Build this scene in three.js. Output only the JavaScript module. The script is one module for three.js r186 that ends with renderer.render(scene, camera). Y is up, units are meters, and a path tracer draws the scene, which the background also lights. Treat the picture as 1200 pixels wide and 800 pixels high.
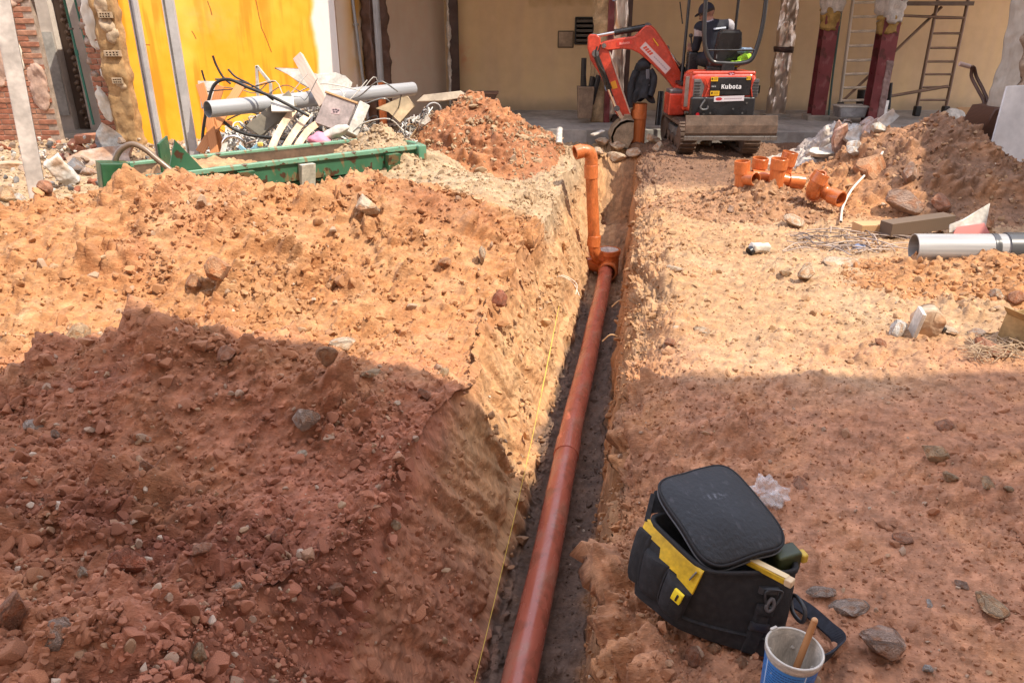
import * as THREE from 'three';
import { RoundedBoxGeometry } from 'three/addons/geometries/RoundedBoxGeometry.js';
import { ConvexGeometry } from 'three/addons/geometries/ConvexGeometry.js';
import { MarchingCubes } from 'three/addons/objects/MarchingCubes.js';
import { mergeGeometries, mergeVertices, toCreasedNormals } from 'three/addons/utils/BufferGeometryUtils.js';

/* ------------------------------------------------ camera, sky, sun, exposure */
const W = 1200, HH = 800, F = 900, PITCH = 23.2 * Math.PI / 180, EYE = 1.65;
const scene = new THREE.Scene();
const camera = new THREE.PerspectiveCamera(2 * Math.atan(HH / 2 / F) * 180 / Math.PI, W / HH, 0.05, 2000);
camera.position.set(0, EYE, 0);
camera.rotation.set(-PITCH, 0, 0);
const SUN = new THREE.Vector3(0.60, 1, 0.32).normalize();       // towards the sun: from the right and a little behind
{                                                                    // a hazy, slightly warm southern sky: pale blue above, whiter towards the horizon, with a broad glow round the sun
  const w = 256, h = 128, d = new Float32Array(w * h * 4), v = new THREE.Vector3();
  for (let j = 0; j < h; j++) for (let i = 0; i < w; i++) {
    const phi = ((i + 0.5) / w - 0.5) * 2 * Math.PI, el = ((j + 0.5) / h - 0.5) * Math.PI, up = Math.max(0, Math.sin(el)), k = Math.pow(1 - up, 2.2), e = (j * w + i) * 4;
    v.set(Math.cos(el) * Math.cos(phi), Math.sin(el), Math.cos(el) * Math.sin(phi)); const g = 0.9 * Math.exp(-Math.acos(Math.min(1, v.dot(SUN))) / 0.35);
    d[e] = 0.56 + 0.40 * k + g; d[e + 1] = 0.62 + 0.28 * k + 0.95 * g; d[e + 2] = 0.82 + 0.10 * k + 0.88 * g; d[e + 3] = 1;
  }
  const t = new THREE.DataTexture(d, w, h, THREE.RGBAFormat, THREE.FloatType); t.mapping = THREE.EquirectangularReflectionMapping; t.magFilter = t.minFilter = THREE.LinearFilter; t.wrapS = THREE.RepeatWrapping; t.needsUpdate = true;
  scene.background = t; scene.environment = t; scene.backgroundIntensity = scene.environmentIntensity = 1.64;
}
const sun = new THREE.DirectionalLight(new THREE.Color().setRGB(1, 0.90, 0.745), 4.4);
sun.position.copy(SUN).multiplyScalar(30); sun.target.position.set(0, 0, 0);
sun.castShadow = true; sun.shadow.mapSize.set(4096, 4096); sun.shadow.radius = 0.6;
Object.assign(sun.shadow.camera, { left: -20, right: 20, top: 20, bottom: -20, near: 1, far: 80 });
scene.add(sun, sun.target);
const renderer = new THREE.WebGLRenderer({ antialias: true });
renderer.toneMapping = THREE.LinearToneMapping;
renderer.toneMappingExposure = 1.55;
renderer.shadowMap.enabled = true;
renderer.setSize(1024, 682);

/* ------------------------------------------------ random numbers and noise */
function rng(seed) { let a = seed >>> 0; return () => { a = (a + 0x6d2b79f5) | 0; let t = Math.imul(a ^ (a >>> 15), 1 | a); t = (t + Math.imul(t ^ (t >>> 7), 61 | t)) ^ t; return ((t ^ (t >>> 14)) >>> 0) / 4294967296; }; }
const PERM = new Uint8Array(512); { const r = rng(7), p = Array.from({ length: 256 }, (_, i) => i); for (let i = 255; i > 0; i--) { const j = Math.floor(r() * (i + 1)); [p[i], p[j]] = [p[j], p[i]]; } for (let i = 0; i < 512; i++) PERM[i] = p[i & 255]; }
const GX = new Float32Array(256), GY = new Float32Array(256); for (let i = 0; i < 256; i++) { GX[i] = Math.cos(i * 2.39996); GY[i] = Math.sin(i * 2.39996); }
const fade = (t) => t * t * t * (t * (t * 6 - 15) + 10);
function noise2(x, y, per = 256) {                                  // gradient noise in about -1..1, tiling every per cells
  const xf = Math.floor(x), yf = Math.floor(y), fx = x - xf, fy = y - yf, u = fade(fx), v = fade(fy);
  const X0 = ((xf % per) + per) % per & 255, X1 = (((xf + 1) % per) + per) % per & 255, Y0 = ((yf % per) + per) % per & 255, Y1 = (((yf + 1) % per) + per) % per & 255;
  const a = PERM[PERM[X0] + Y0], b = PERM[PERM[X1] + Y0], c = PERM[PERM[X0] + Y1], d = PERM[PERM[X1] + Y1];
  const n0 = GX[a] * fx + GY[a] * fy, n1 = GX[b] * (fx - 1) + GY[b] * fy, n2 = GX[c] * fx + GY[c] * (fy - 1), n3 = GX[d] * (fx - 1) + GY[d] * (fy - 1);
  return 1.4 * (n0 + u * (n1 - n0) + v * (n2 - n0 + u * (n0 - n1 - n2 + n3)));
}
function fbm(x, y, oct = 4, per = 256) { let s = 0, a = 0.5; for (let i = 0; i < oct; i++) { s += a * noise2(x, y, per); x *= 2; y *= 2; per = Math.min(256, per * 2); a *= 0.5; } return s; }
function noise3(x, y, z) { return (noise2(x + z * 0.71, y - z * 0.43) + noise2(y + 17.3 + x * 0.37, z + 5.1) + noise2(z + 31.7, x - 9.2 + y * 0.53)) * 0.6; }
const hash = (i, j, k = 0) => PERM[PERM[PERM[i & 255] + (j & 255)] + (k & 255)] / 255;
function lumps(x, y, k) {                                           // rounded clods: 0 between them, up to 1 on their backs
  const xi = Math.floor(x), yi = Math.floor(y); let best = 0;
  for (let i = -1; i <= 1; i++) for (let j = -1; j <= 1; j++) {
    const h = hash(xi + i, yi + j, k), cx = xi + i + 0.15 + 0.7 * hash(xi + i, yi + j, k + 1), cy = yi + j + 0.15 + 0.7 * hash(xi + i, yi + j, k + 2), r = 0.25 + 0.5 * h * h;
    const d2 = ((x - cx) * (x - cx) + (y - cy) * (y - cy)) / (r * r);
    if (d2 < 1) best = Math.max(best, Math.sqrt(1 - d2) * r * 1.35);
  }
  return best;
}
const clamp = THREE.MathUtils.clamp, lerp = THREE.MathUtils.lerp, sst = (a, b, x) => { const t = clamp((x - a) / (b - a), 0, 1); return t * t * (3 - 2 * t); };
const V = (x, y, z) => new THREE.Vector3(x, y, z);

/* ------------------------------------------------ photograph pixel -> place (t is the distance ahead, world z = -t) */
const cosP = Math.cos(PITCH), sinP = Math.sin(PITCH);
function onPlane(px, py, h) { const a = PITCH + Math.atan((py - 400) / F), t = (EYE - h) / Math.tan(a), zc = t * cosP + (EYE - h) * sinP; return [(px - 600) / F * zc, t]; }
function atT(px, py, t) { const a = PITCH + Math.atan((py - 400) / F), y = EYE - t * Math.tan(a), zc = t * cosP + (EYE - y) * sinP; return V((px - 600) / F * zc, y, -t); }

/* ------------------------------------------------ building helpers */
const numbers = new Map();
function numbered(n) { const k = numbers.get(n) ?? 0; numbers.set(n, k + 1); return k ? n + '_' + String(k).padStart(3, '0') : n; }
function shade(o) { o.castShadow = o.receiveShadow = true; return o; }
function tag(o, label, category, group) { Object.assign(o.userData, { label, category }); if (group) o.userData.group = group; return o; }
function thing(name, label, category, pos = [0, 0, 0], rot = [0, 0, 0], group) {
  const o = new THREE.Group(); o.name = numbered(name); scene.add(o); o.position.set(...pos); o.rotation.set(...rot); return tag(o, label, category, group);
}
function part(name, geos, m, parent, label) {
  const o = shade(new THREE.Mesh(Array.isArray(geos) ? join(geos) : geos, m)); o.name = name; parent.add(o); if (label) o.userData.label = label; return o;
}
function solo(name, geos, m, label, category, group) { const o = shade(new THREE.Mesh(Array.isArray(geos) ? join(geos) : geos, m)); o.name = numbered(name); scene.add(o); return tag(o, label, category, group); }
function struct(name, geos, m, label) { const o = shade(new THREE.Mesh(Array.isArray(geos) ? join(geos) : geos, m)); o.name = numbered(name); o.userData.kind = 'structure'; if (label) o.userData.label = label; scene.add(o); return o; }
function plain(g) { let q = g.index ? g.toNonIndexed() : g; if (!q.attributes.normal) q.computeVertexNormals(); if (!q.attributes.uv) q.setAttribute('uv', new THREE.BufferAttribute(new Float32Array(q.attributes.position.count * 2), 2)); for (const k of Object.keys(q.attributes)) if (!['position', 'normal', 'uv'].includes(k)) q.deleteAttribute(k); return q; }
function join(list) { return list.length === 1 ? list[0] : mergeGeometries(list.map(plain)); }
function mv(g, p = [0, 0, 0], r = [0, 0, 0], s = [1, 1, 1]) { g.applyMatrix4(new THREE.Matrix4().compose(V(...p), new THREE.Quaternion().setFromEuler(new THREE.Euler(...r)), V(...s))); return g; }
function boxUV(g) {                                                  // uv in metres from the dominant axis of each normal
  const p = g.attributes.position, n = g.attributes.normal, u = new Float32Array(p.count * 2);
  for (let i = 0; i < p.count; i++) { const a = Math.abs(n.getX(i)), b = Math.abs(n.getY(i)), c = Math.abs(n.getZ(i)); u[2 * i] = a > b && a > c ? p.getZ(i) : p.getX(i); u[2 * i + 1] = b >= a && b >= c ? p.getZ(i) : p.getY(i); }
  g.setAttribute('uv', new THREE.BufferAttribute(u, 2)); return g;
}
const bx = (w, h, d, p, r) => mv(boxUV(new THREE.BoxGeometry(w, h, d)), p, r);
const rb = (w, h, d, rad, p, r, seg = 2) => mv(boxUV(plain(new RoundedBoxGeometry(w, h, d, seg, Math.min(rad, w / 2.01, h / 2.01, d / 2.01)))), p, r);
function rod(a, b, r, r2 = r, seg = 12, open = false) {              // a tapered round bar from a to b
  const A = V(...a), B = V(...b), d = B.clone().sub(A), g = new THREE.CylinderGeometry(r2, r, d.length(), seg, 1, open);
  g.applyQuaternion(new THREE.Quaternion().setFromUnitVectors(V(0, 1, 0), d.clone().normalize())); const m = A.add(B).multiplyScalar(0.5); g.translate(m.x, m.y, m.z); return g;
}
function beam(a, b, w, h, up = [0, 1, 0], rad = 0.004) {             // a square bar from a to b
  const A = V(...a), B = V(...b), z = B.clone().sub(A), L = z.length(); z.normalize(); let u = V(...up); if (Math.abs(u.dot(z)) > 0.98) u = V(1, 0, 0);
  const x = u.clone().cross(z).normalize(), y = z.clone().cross(x), g = rad ? rb(w, h, L, rad, undefined, undefined, 1) : bx(w, h, L);
  const m = new THREE.Matrix4().makeBasis(x, y, z); m.setPosition(A.add(B).multiplyScalar(0.5)); g.applyMatrix4(m); return g;
}
const curve = (pts, closed = false, tension = 0.5) => new THREE.CatmullRomCurve3(pts.map((p) => (p.isVector3 ? p : V(...p))), closed, 'catmullrom', tension);
const tube = (pts, r, n = 24, seg = 8, closed = false) => new THREE.TubeGeometry(curve(pts, closed), n, r, seg, closed);
function hollow(a, b, ro, ri, seg = 28) {                            // an open-ended pipe with wall thickness
  const A = V(...a), B = V(...b), d = B.clone().sub(A), L = d.length();
  const g = new THREE.LatheGeometry([[ri, 0], [ro - 0.002, 0], [ro, 0.002], [ro, L - 0.002], [ro - 0.002, L], [ri, L], [ri, 0]].map((q) => new THREE.Vector2(...q)), seg);
  const h = toCreasedNormals(plain(g), 0.6); h.applyQuaternion(new THREE.Quaternion().setFromUnitVectors(V(0, 1, 0), d.normalize())); h.translate(A.x, A.y, A.z); return h;
}
function extrude(pts, depth, bevel = 0.006, holes = []) {             // outline in xy, centred in z
  const s = new THREE.Shape(pts.map((p) => new THREE.Vector2(...p))); for (const h of holes) s.holes.push(new THREE.Path(h.map((p) => new THREE.Vector2(...p))));
  const g = new THREE.ExtrudeGeometry(s, { depth: depth - 2 * bevel, bevelEnabled: bevel > 0, bevelThickness: bevel, bevelSize: bevel, bevelOffset: -bevel, bevelSegments: 2, curveSegments: 12 });
  g.translate(0, 0, -(depth - 2 * bevel) / 2); return g;
}
function rough(g, amp, freq, seed = 0) {                              // push the vertices of a welded shape about with noise
  const h = mergeVertices((() => { const q = g.clone(); q.deleteAttribute('normal'); q.deleteAttribute('uv'); return q; })(), 1e-4); h.computeVertexNormals();
  const p = h.attributes.position, n = h.attributes.normal;
  for (let i = 0; i < p.count; i++) { const x = p.getX(i), y = p.getY(i), z = p.getZ(i), k = amp * (noise3(x * freq + seed, y * freq, z * freq - seed) + 0.4 * noise3(x * freq * 2.7 - seed, y * freq * 2.7, z * freq * 2.7)); p.setXYZ(i, x + n.getX(i) * k, y + n.getY(i) * k, z + n.getZ(i) * k); }
  h.computeVertexNormals(); return boxUV(h);
}
const rbox = (w, h, d, step, p, r) => { const g = new THREE.BoxGeometry(w, h, d, Math.max(2, Math.round(w / step)), Math.max(2, Math.round(h / step)), Math.max(2, Math.round(d / step))); return mv(boxUV(g), p, r); };   // a box with enough vertices to be roughened
function rockGeo(seed, detail = 3, cuts = 7, smooth = 0.03, deep = 0) {         // a stone about 1 across: a ball cut by random planes and roughened
  const r = rng(seed * 977 + 13), g = mergeVertices((() => { const q = new THREE.IcosahedronGeometry(0.5, detail); q.deleteAttribute('normal'); q.deleteAttribute('uv'); return q; })(), 1e-4), p = g.attributes.position, planes = [];
  for (let i = 0; i < cuts; i++) planes.push([V(r() * 2 - 1, r() * 2 - 1, r() * 2 - 1).normalize(), 0.27 - deep + r() * 0.14]);
  const v = V();
  for (let i = 0; i < p.count; i++) {
    v.fromBufferAttribute(p, i); for (const [n, d] of planes) { const k = v.dot(n) - d; if (k > 0) v.addScaledVector(n, -k * 0.94); }
    const k = 1 + smooth * (noise3(v.x * 5 + seed, v.y * 5, v.z * 5) + 0.6 * noise3(v.x * 13, v.y * 13 + seed, v.z * 13)); v.multiplyScalar(k); p.setXYZ(i, v.x, v.y, v.z);
  }
  g.computeVertexNormals(); return boxUV(g);
}

/* ------------------------------------------------ textures and materials */
function tex(n, fn, srgb = true) {                                   // fn(u, v) in 0..1 -> [r, g, b] 0..1
  const d = new Uint8Array(n * n * 4); for (let j = 0; j < n; j++) for (let i = 0; i < n; i++) { const c = fn((i + 0.5) / n, (j + 0.5) / n), k = (j * n + i) * 4; for (let q = 0; q < 3; q++) d[k + q] = clamp(c[q] ?? c[0], 0, 1) * 255; d[k + 3] = 255; }
  const t = new THREE.DataTexture(d, n, n); t.wrapS = t.wrapT = THREE.RepeatWrapping; t.magFilter = THREE.LinearFilter; t.minFilter = THREE.LinearMipmapLinearFilter; t.generateMipmaps = true; if (srgb) t.colorSpace = THREE.SRGBColorSpace; t.needsUpdate = true; return t;
}
const rep = (t, u, v = u) => { const c = t.clone(); c.repeat.set(u, v); c.needsUpdate = true; return c; };
const soilBump = tex(512, (u, v) => { const l = Math.max(lumps(u * 40, v * 40, 3) * 0.7, lumps(u * 80 + 3, v * 80, 9) * 0.5) ; const k = 0.4 + 0.45 * fbm(u * 16, v * 16, 5, 16) + 0.35 * l; return [k, k, k]; }, false);
const soilMap = tex(512, (u, v) => { const a = fbm(u * 8, v * 8, 6, 8), b = fbm(u * 32 + 9, v * 32, 3, 32), k = 0.86 + 0.22 * a + 0.14 * b, w = clamp(noise2(u * 64, v * 64, 64) * 2.4 - 1.25, 0, 1) * 0.25; return [k + w, k * 0.985 + w, k * 0.96 + w]; });
const plasterMap = tex(512, (u, v) => { const a = fbm(u * 4, v * 4, 6, 4), b = fbm(u * 24, v * 24, 3, 24), s = fbm(u * 14, v * 2, 4, 2), k = 0.9 + 0.10 * a + 0.05 * b + 0.06 * s; return [k, k * 0.99, k * 0.97]; });
const plasterBump = tex(256, (u, v) => { const k = 0.5 + 0.5 * fbm(u * 8, v * 8, 6, 8); return [k, k, k]; }, false);
const grimeMap = tex(512, (u, v) => { const a = fbm(u * 4 + 3, v * 4, 6, 4), b = fbm(u * 20, v * 20, 4, 20), k = 0.84 + 0.24 * a + 0.12 * b; return [k, k * 0.98, k * 0.95]; });
const scuff = tex(256, (u, v) => { const k = 0.62 + 0.5 * fbm(u * 8, v * 8, 5, 8); return [k, k, k]; }, false);
const woodMap = tex(256, (u, v) => { const g = fbm(u * 48 + fbm(u * 3, v * 2, 2, 1) * 2, v * 2, 4, 2), k = 0.92 + 0.13 * g; return [k, k * 0.96, k * 0.9]; });
const L = (r, g, b) => new THREE.Color().setRGB(r, g, b);
const hex = (h) => new THREE.Color(h);
function mat(color, roughness = 0.8, o = {}) { const P = ['clearcoat', 'sheen', 'transmission', 'ior', 'thickness'].some((k) => k in o); return new (P ? THREE.MeshPhysicalMaterial : THREE.MeshStandardMaterial)({ color, roughness, ...o }); }
const grimy = { map: grimeMap, roughnessMap: scuff };
const M = {
  plaster: mat(L(0.60, 0.44, 0.25), 0.95, { map: rep(plasterMap, 0.5), bumpMap: plasterBump, bumpScale: 0.004 }),
  concrete: mat(L(0.42, 0.39, 0.35), 0.95, { map: rep(grimeMap, 0.7), bumpMap: plasterBump, bumpScale: 0.006 }),
  paleRender: mat(L(0.74, 0.70, 0.62), 0.95, { map: rep(plasterMap, 0.5) }),
  steel: mat(L(0.30, 0.30, 0.30), 0.5, { metalness: 0.6, ...grimy }),
  chrome: mat(L(0.75, 0.73, 0.70), 0.22, { metalness: 1 }),
  rubber: mat(L(0.025, 0.024, 0.023), 0.85, grimy),
  blackPlastic: mat(L(0.022, 0.022, 0.025), 0.45, { roughnessMap: scuff, map: grimeMap }),
  orangePvc: mat(L(0.72, 0.215, 0.07), 0.42, { map: rep(grimeMap, 1.5), roughnessMap: scuff }),
  greyPvc: mat(L(0.36, 0.38, 0.41), 0.45, { map: rep(grimeMap, 1.2), roughnessMap: scuff }),
  wood: mat(L(0.56, 0.36, 0.20), 0.8, { map: rep(woodMap, 2, 1) }),
  whiteMatt: mat(L(0.72, 0.70, 0.66), 0.85, { map: rep(grimeMap, 2) }),
};

/* ------------------------------------------------ ground: courtyard earth, the trench and the long bank of spoil beside it */
const ALPHA = 9.85 * Math.PI / 180, cA = Math.cos(ALPHA), sA = Math.sin(ALPHA);
const toST = (x, t) => [t * sA - x * cA, x * sA + t * cA];          // s: metres left of the camera's line along the trench, tau: metres along it
const toXT = (s, tau) => [tau * sA - s * cA, s * sA + tau * cA];
const gau = (x, t, cx, ct, rx, rt, p = 2) => Math.exp(-Math.pow(((x - cx) / rx) ** 2 + ((t - ct) / rt) ** 2, p / 2));
function segD(x, t, ax, at_, bx_, bt) { const dx = bx_ - ax, dt = bt - at_, k = clamp(((x - ax) * dx + (t - at_) * dt) / (dx * dx + dt * dt), 0, 1), ex = x - ax - k * dx, et = t - at_ - k * dt; return [Math.hypot(ex, et), k, et]; }
const SL0 = 0.50, SL1 = 0.80, slTop = (tau) => SL1 + 0.26 * sst(2.9, 1.2, tau), SR0 = 0.125, SR1 = 0.045;
const depthAt = (tau) => 0.9 - 0.30 * Math.exp(-(((tau - 8.75) / 0.45) ** 2)) - 0.7 * sst(10.1, 10.8, tau);
function landShape(x, t) {                                            // smooth lie of the land without the trench
  const [s] = toST(x, t);
  let h = 0;
  const [d, k, et] = segD(x, t, -3.9, 4.75, -0.75, 5.55);
  const sig = et > 0 ? 0.62 : 0.95;
  h += (0.40 + 0.23 * sst(0.18, 0.5, k) - 0.15 * Math.exp(-(((k - 0.78) / 0.12) ** 2)) - 0.10 * sst(0.92, 1, k)) * Math.exp(-((d / sig) ** 2)) ;
  h += 0.33 * gau(x, t, -1.52, 2.98, 0.62, 0.42);
  h += 0.18 * gau(x, t, -0.75, 3.05, 0.55, 0.5);
  h += 0.30 * gau(x, t, -1.05, 1.15, 0.65, 0.75);
  h += 0.20 * gau(x, t, -1.75, 2.05, 0.55, 0.4);
  h += 0.10 * gau(x, t, -2.35, 3.3, 0.5, 0.6);
  h += 0.06 * sst(-0.5, -1.5, x);
  h += 0.30 * gau(x, t, -0.25, 6.7, 0.8, 0.7) + 0.18 * gau(x, t, 0.55, 8.6, 0.5, 1.2);
  h *= sst(0.62, 1.05, s) * 0.75 + 0.25 * sst(0.5, 0.8, s);
  h += 0.035 * gau(s, 0, -0.22, 0, 0.16, 1) + 0.02 * noise2(x * 0.7, t * 0.7);
  h += 0.05 * gau(x, t, 1.5, 8.6, 0.8, 0.9);
  h -= 0.10 * sst(10.8, 11.3, t);
  return h;
}
function roughAt(x, t, s) {                                            // how broken the soil is: 1 on the spoil, little on the trodden side
  if (s > SR1 + 0.03 && s < SL0 + 0.03) return 0.38;
  const right = sst(0.0, -0.35, s);
  return lerp(1 - 0.5 * sst(5.7, 6.3, t), 0.27 + 0.42 * sst(-0.05, 0.35, fbm(x * 0.9 + 4, t * 0.9, 3)) + 0.30 * gau(s, 0, -0.10, 0, 0.17, 1) * sst(-0.5, 0.3, noise2(t * 1.6, 3)), right);
}
function lumps3(x, y, z, k, crisp = 0) {                                           // broken clods in space: flat-backed, steep-sided
  const xi = Math.floor(x), yi = Math.floor(y), zi = Math.floor(z), fx = x - xi, fy = y - yi, fz = z - zi; let best = 0;
  for (let c = -1; c <= 1; c++) for (let b = -1; b <= 1; b++) for (let a = -1; a <= 1; a++) {
    const h = PERM[PERM[PERM[(xi + a) & 255] + ((yi + b) & 255)] + ((zi + c + k) & 255)], q = h / 255, r = 0.22 + 0.5 * q * q;
    const dx = a + 0.15 + 0.7 * PERM[h + 1] / 255 - fx, dy = b + 0.15 + 0.7 * PERM[h + 31] / 255 - fy, dz = c + 0.15 + 0.7 * PERM[h + 77] / 255 - fz;
    const u = Math.abs(dx + 0.5 * dy * (q - 0.5)), v = Math.abs(dy + 0.6 * dz * (q - 0.4)), w = Math.abs(dz - 0.5 * dx * q), l2 = Math.sqrt(u * u + v * v + w * w), d = Math.max(l2 * 0.92, Math.max(u, v, w) * 1.12) / r;
    if (d < 1) { const e = crisp ? Math.min(1, (1 - d) * 2.1) * r * (1.0 + 0.5 * (q - 0.5)) : Math.min(0.85, Math.sqrt(1 - d * d)) * r * (1.0 + 0.5 * (q - 0.5)) * (0.55 + 0.45 * Math.min(1, (1 - d) * 5)); if (e > best) best = e; }
  }
  return best;
}
const fbm3 = (x, y, z, o) => { let q = 0, a = 0.5; for (let i = 0; i < o; i++) { q += a * noise3(x, y, z); x *= 2.03; y *= 2.03; z *= 2.03; a *= 0.5; } return q; };
function relief(x, y, t, k, wall = 0) {                                 // how far the surface stands out from the smooth lie of the land, along its normal
  const patch = 0.10 + 0.95 * sst(-0.18, 0.26, fbm(x * 1.7 + 11 + y, t * 1.7 + 3, 3)), wx = x + 0.04 * noise2(x * 5, t * 5 + 8), wt = t + 0.04 * noise2(x * 5 + 8, t * 5 + y), q = k * (1 - 0.8 * wall);
  let r = 0.10 * fbm3(x * 1.4 + 5, y * 1.4, t * 1.4, 3) * q + 0.055 * fbm3(wx * 5, y * 5, wt * 5, 3) * k * (1 - 0.5 * wall);
  r += q * patch * (0.11 * lumps3(wx * 4.2, y * 4.2, wt * 4.2, 20) + 0.10 * lumps3(wx * 9, y * 9, wt * 9, 40));
  r += q * (0.3 + 0.7 * patch) * 0.062 * lumps3(wx * 19, y * 19, wt * 19, 60, 1) + (0.3 + 0.7 * q) * 0.027 * lumps3(x * 40, y * 40, t * 40, 80, 1) + (0.4 + 0.6 * q) * 0.012 * lumps3(x * 85, y * 85, t * 85, 90, 1);
  r += 0.018 * fbm(x * 3, t * 3, 4) * (1 - k) + 0.007 * (1 - k) * noise2(x * 11, t * 11) + 0.012 * (1 - k) * lumps3(x * 27, y * 27, t * 27, 33, 1) - 0.016 * (1 - k) * sst(0.45, 0.8, noise2(x * 6.5 + 3, t * 6.5));
  if (wall) { const g = noise2(t * 8 + y * 5, y * 2.2 + 3), g2 = noise2(t * 21 + y * 13, y * 4); r += (y > -0.6 && toST(x, t)[0] < 0.3 ? 0.35 : 1) * wall * (0.030 * g + 0.014 * g2 - 0.03 * sst(0.35, 0.8, noise2(t * 2.6, y * 3))); }
  return r - 0.06 * k;
}
function baseH(x, t) {                                                  // land and trench, smooth; also how much of the spot is cut face
  const [s, tau] = toST(x, t), top = landShape(x, t), dep = depthAt(tau);
  if (tau > 10.9) return [top, 0, s];
  const wl = 0.07 * noise2(tau * 1.3, 2.2) + 0.04 * noise2(tau * 4, 7.7), wr = 0.006 * (tau - 2) + 0.045 * noise2(tau * 1.8 + 40, 1.1) + 0.025 * noise2(tau * 5 + 9, 4);
  const fl = -dep + 0.03 * fbm(x * 4, t * 4, 4) + 0.1 * sst(8.1, 8.6, tau) * noise2(tau * 2.2, s * 3) + 0.05 * gau(s, 0, SR0, 0, 0.05, 1) + 0.04 * gau(s, 0, SL0, 0, 0.03, 1);
  const kl = (s - SL0 - wl * 0.4) / (slTop(tau) - SL0 + wl * 0.6), kr = (SR0 + wr - s) / (SR0 - SR1);
  if (s > 0.30) {
    if (kl >= 1.09) return [top, 0, s];
    const wall = lerp(fl, top, kl <= 0 ? 0 : Math.pow(clamp(kl, 0, 1), 0.8));
    return kl > 0.95 ? [lerp(wall, top, sst(0.95, 1.09, kl)), 1 - sst(0.95, 1.09, kl), s] : [wall, kl <= 0 ? 0 : 1, s];
  }
  const lip = -0.15 * Math.exp(-Math.max(0, SR1 + wr - s) / 0.085) * (0.7 + 0.6 * noise2(tau * 2.3, 8));
  if (kr >= 1) return [top + lip, 0, s];
  return [lerp(fl, top + lip, kr <= 0 ? 0 : Math.pow(kr, 0.7)), kr <= 0 ? 0 : 1, s];
}
function groundH(x, t) { const [y, w, s] = baseH(x, t); return y + relief(x, y, t, roughAt(x, t, s), w) * (w ? 0.4 : 0.95); }
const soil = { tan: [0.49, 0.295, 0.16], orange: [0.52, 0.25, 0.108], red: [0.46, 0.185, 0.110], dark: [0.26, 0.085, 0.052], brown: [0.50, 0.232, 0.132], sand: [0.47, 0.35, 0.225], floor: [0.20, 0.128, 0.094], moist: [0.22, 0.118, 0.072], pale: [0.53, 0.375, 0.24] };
const mix3 = (a, b, k) => [lerp(a[0], b[0], k), lerp(a[1], b[1], k), lerp(a[2], b[2], k)];
function soilColour(x, t, y, rel = 0) {
  const [s, tau] = toST(x, t), n1 = fbm(x * 1.1 + 30, t * 1.1, 4), n2 = fbm(x * 4 + 3, t * 4 + 60, 4), n3 = noise2(x * 17, t * 17);
  let c;
  if (s > 0.3) {
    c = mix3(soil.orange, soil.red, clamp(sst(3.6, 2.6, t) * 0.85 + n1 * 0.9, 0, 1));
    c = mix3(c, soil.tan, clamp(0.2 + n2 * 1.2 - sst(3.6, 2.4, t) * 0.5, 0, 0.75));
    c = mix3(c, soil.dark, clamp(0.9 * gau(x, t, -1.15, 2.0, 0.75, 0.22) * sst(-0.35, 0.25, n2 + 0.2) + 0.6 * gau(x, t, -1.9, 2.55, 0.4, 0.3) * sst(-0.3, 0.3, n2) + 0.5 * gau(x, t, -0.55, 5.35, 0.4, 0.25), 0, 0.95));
    c = mix3(c, soil.sand, 0.85 * sst(5.7, 6.3, t + 0.4 * n1));
  } else {
    c = mix3(soil.tan, soil.pale, clamp(0.2 + n1 * 1.1, 0, 1));
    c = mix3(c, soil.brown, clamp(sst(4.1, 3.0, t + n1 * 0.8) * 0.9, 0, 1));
    c = mix3(c, soil.orange, clamp(n2 * 0.9 + 0.35 * gau(s, 0, 0, 0, 0.2, 1), 0, 0.7));
    c = mix3(c, soil.moist, 0.95 * sst(7.6, 8.2, t + 0.5 * n1 + 0.25 * n2) * sst(0.9, 1.5, x + 0.5 * n2));
  }
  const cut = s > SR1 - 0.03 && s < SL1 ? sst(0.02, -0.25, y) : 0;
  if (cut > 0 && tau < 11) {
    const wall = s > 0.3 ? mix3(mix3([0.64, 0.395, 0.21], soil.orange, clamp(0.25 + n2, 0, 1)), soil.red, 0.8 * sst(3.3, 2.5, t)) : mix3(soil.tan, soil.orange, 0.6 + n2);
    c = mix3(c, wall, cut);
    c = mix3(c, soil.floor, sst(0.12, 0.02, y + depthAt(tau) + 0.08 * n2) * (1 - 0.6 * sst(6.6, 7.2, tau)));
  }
  const k = 1 + 0.16 * n3 + 0.22 * n2 + 0.10 * n1; return [c[0] * k, c[1] * k, c[2] * k];
}
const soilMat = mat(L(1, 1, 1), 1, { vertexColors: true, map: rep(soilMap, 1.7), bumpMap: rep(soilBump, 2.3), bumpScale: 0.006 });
const trenchFaceMat = soilMat;
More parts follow.
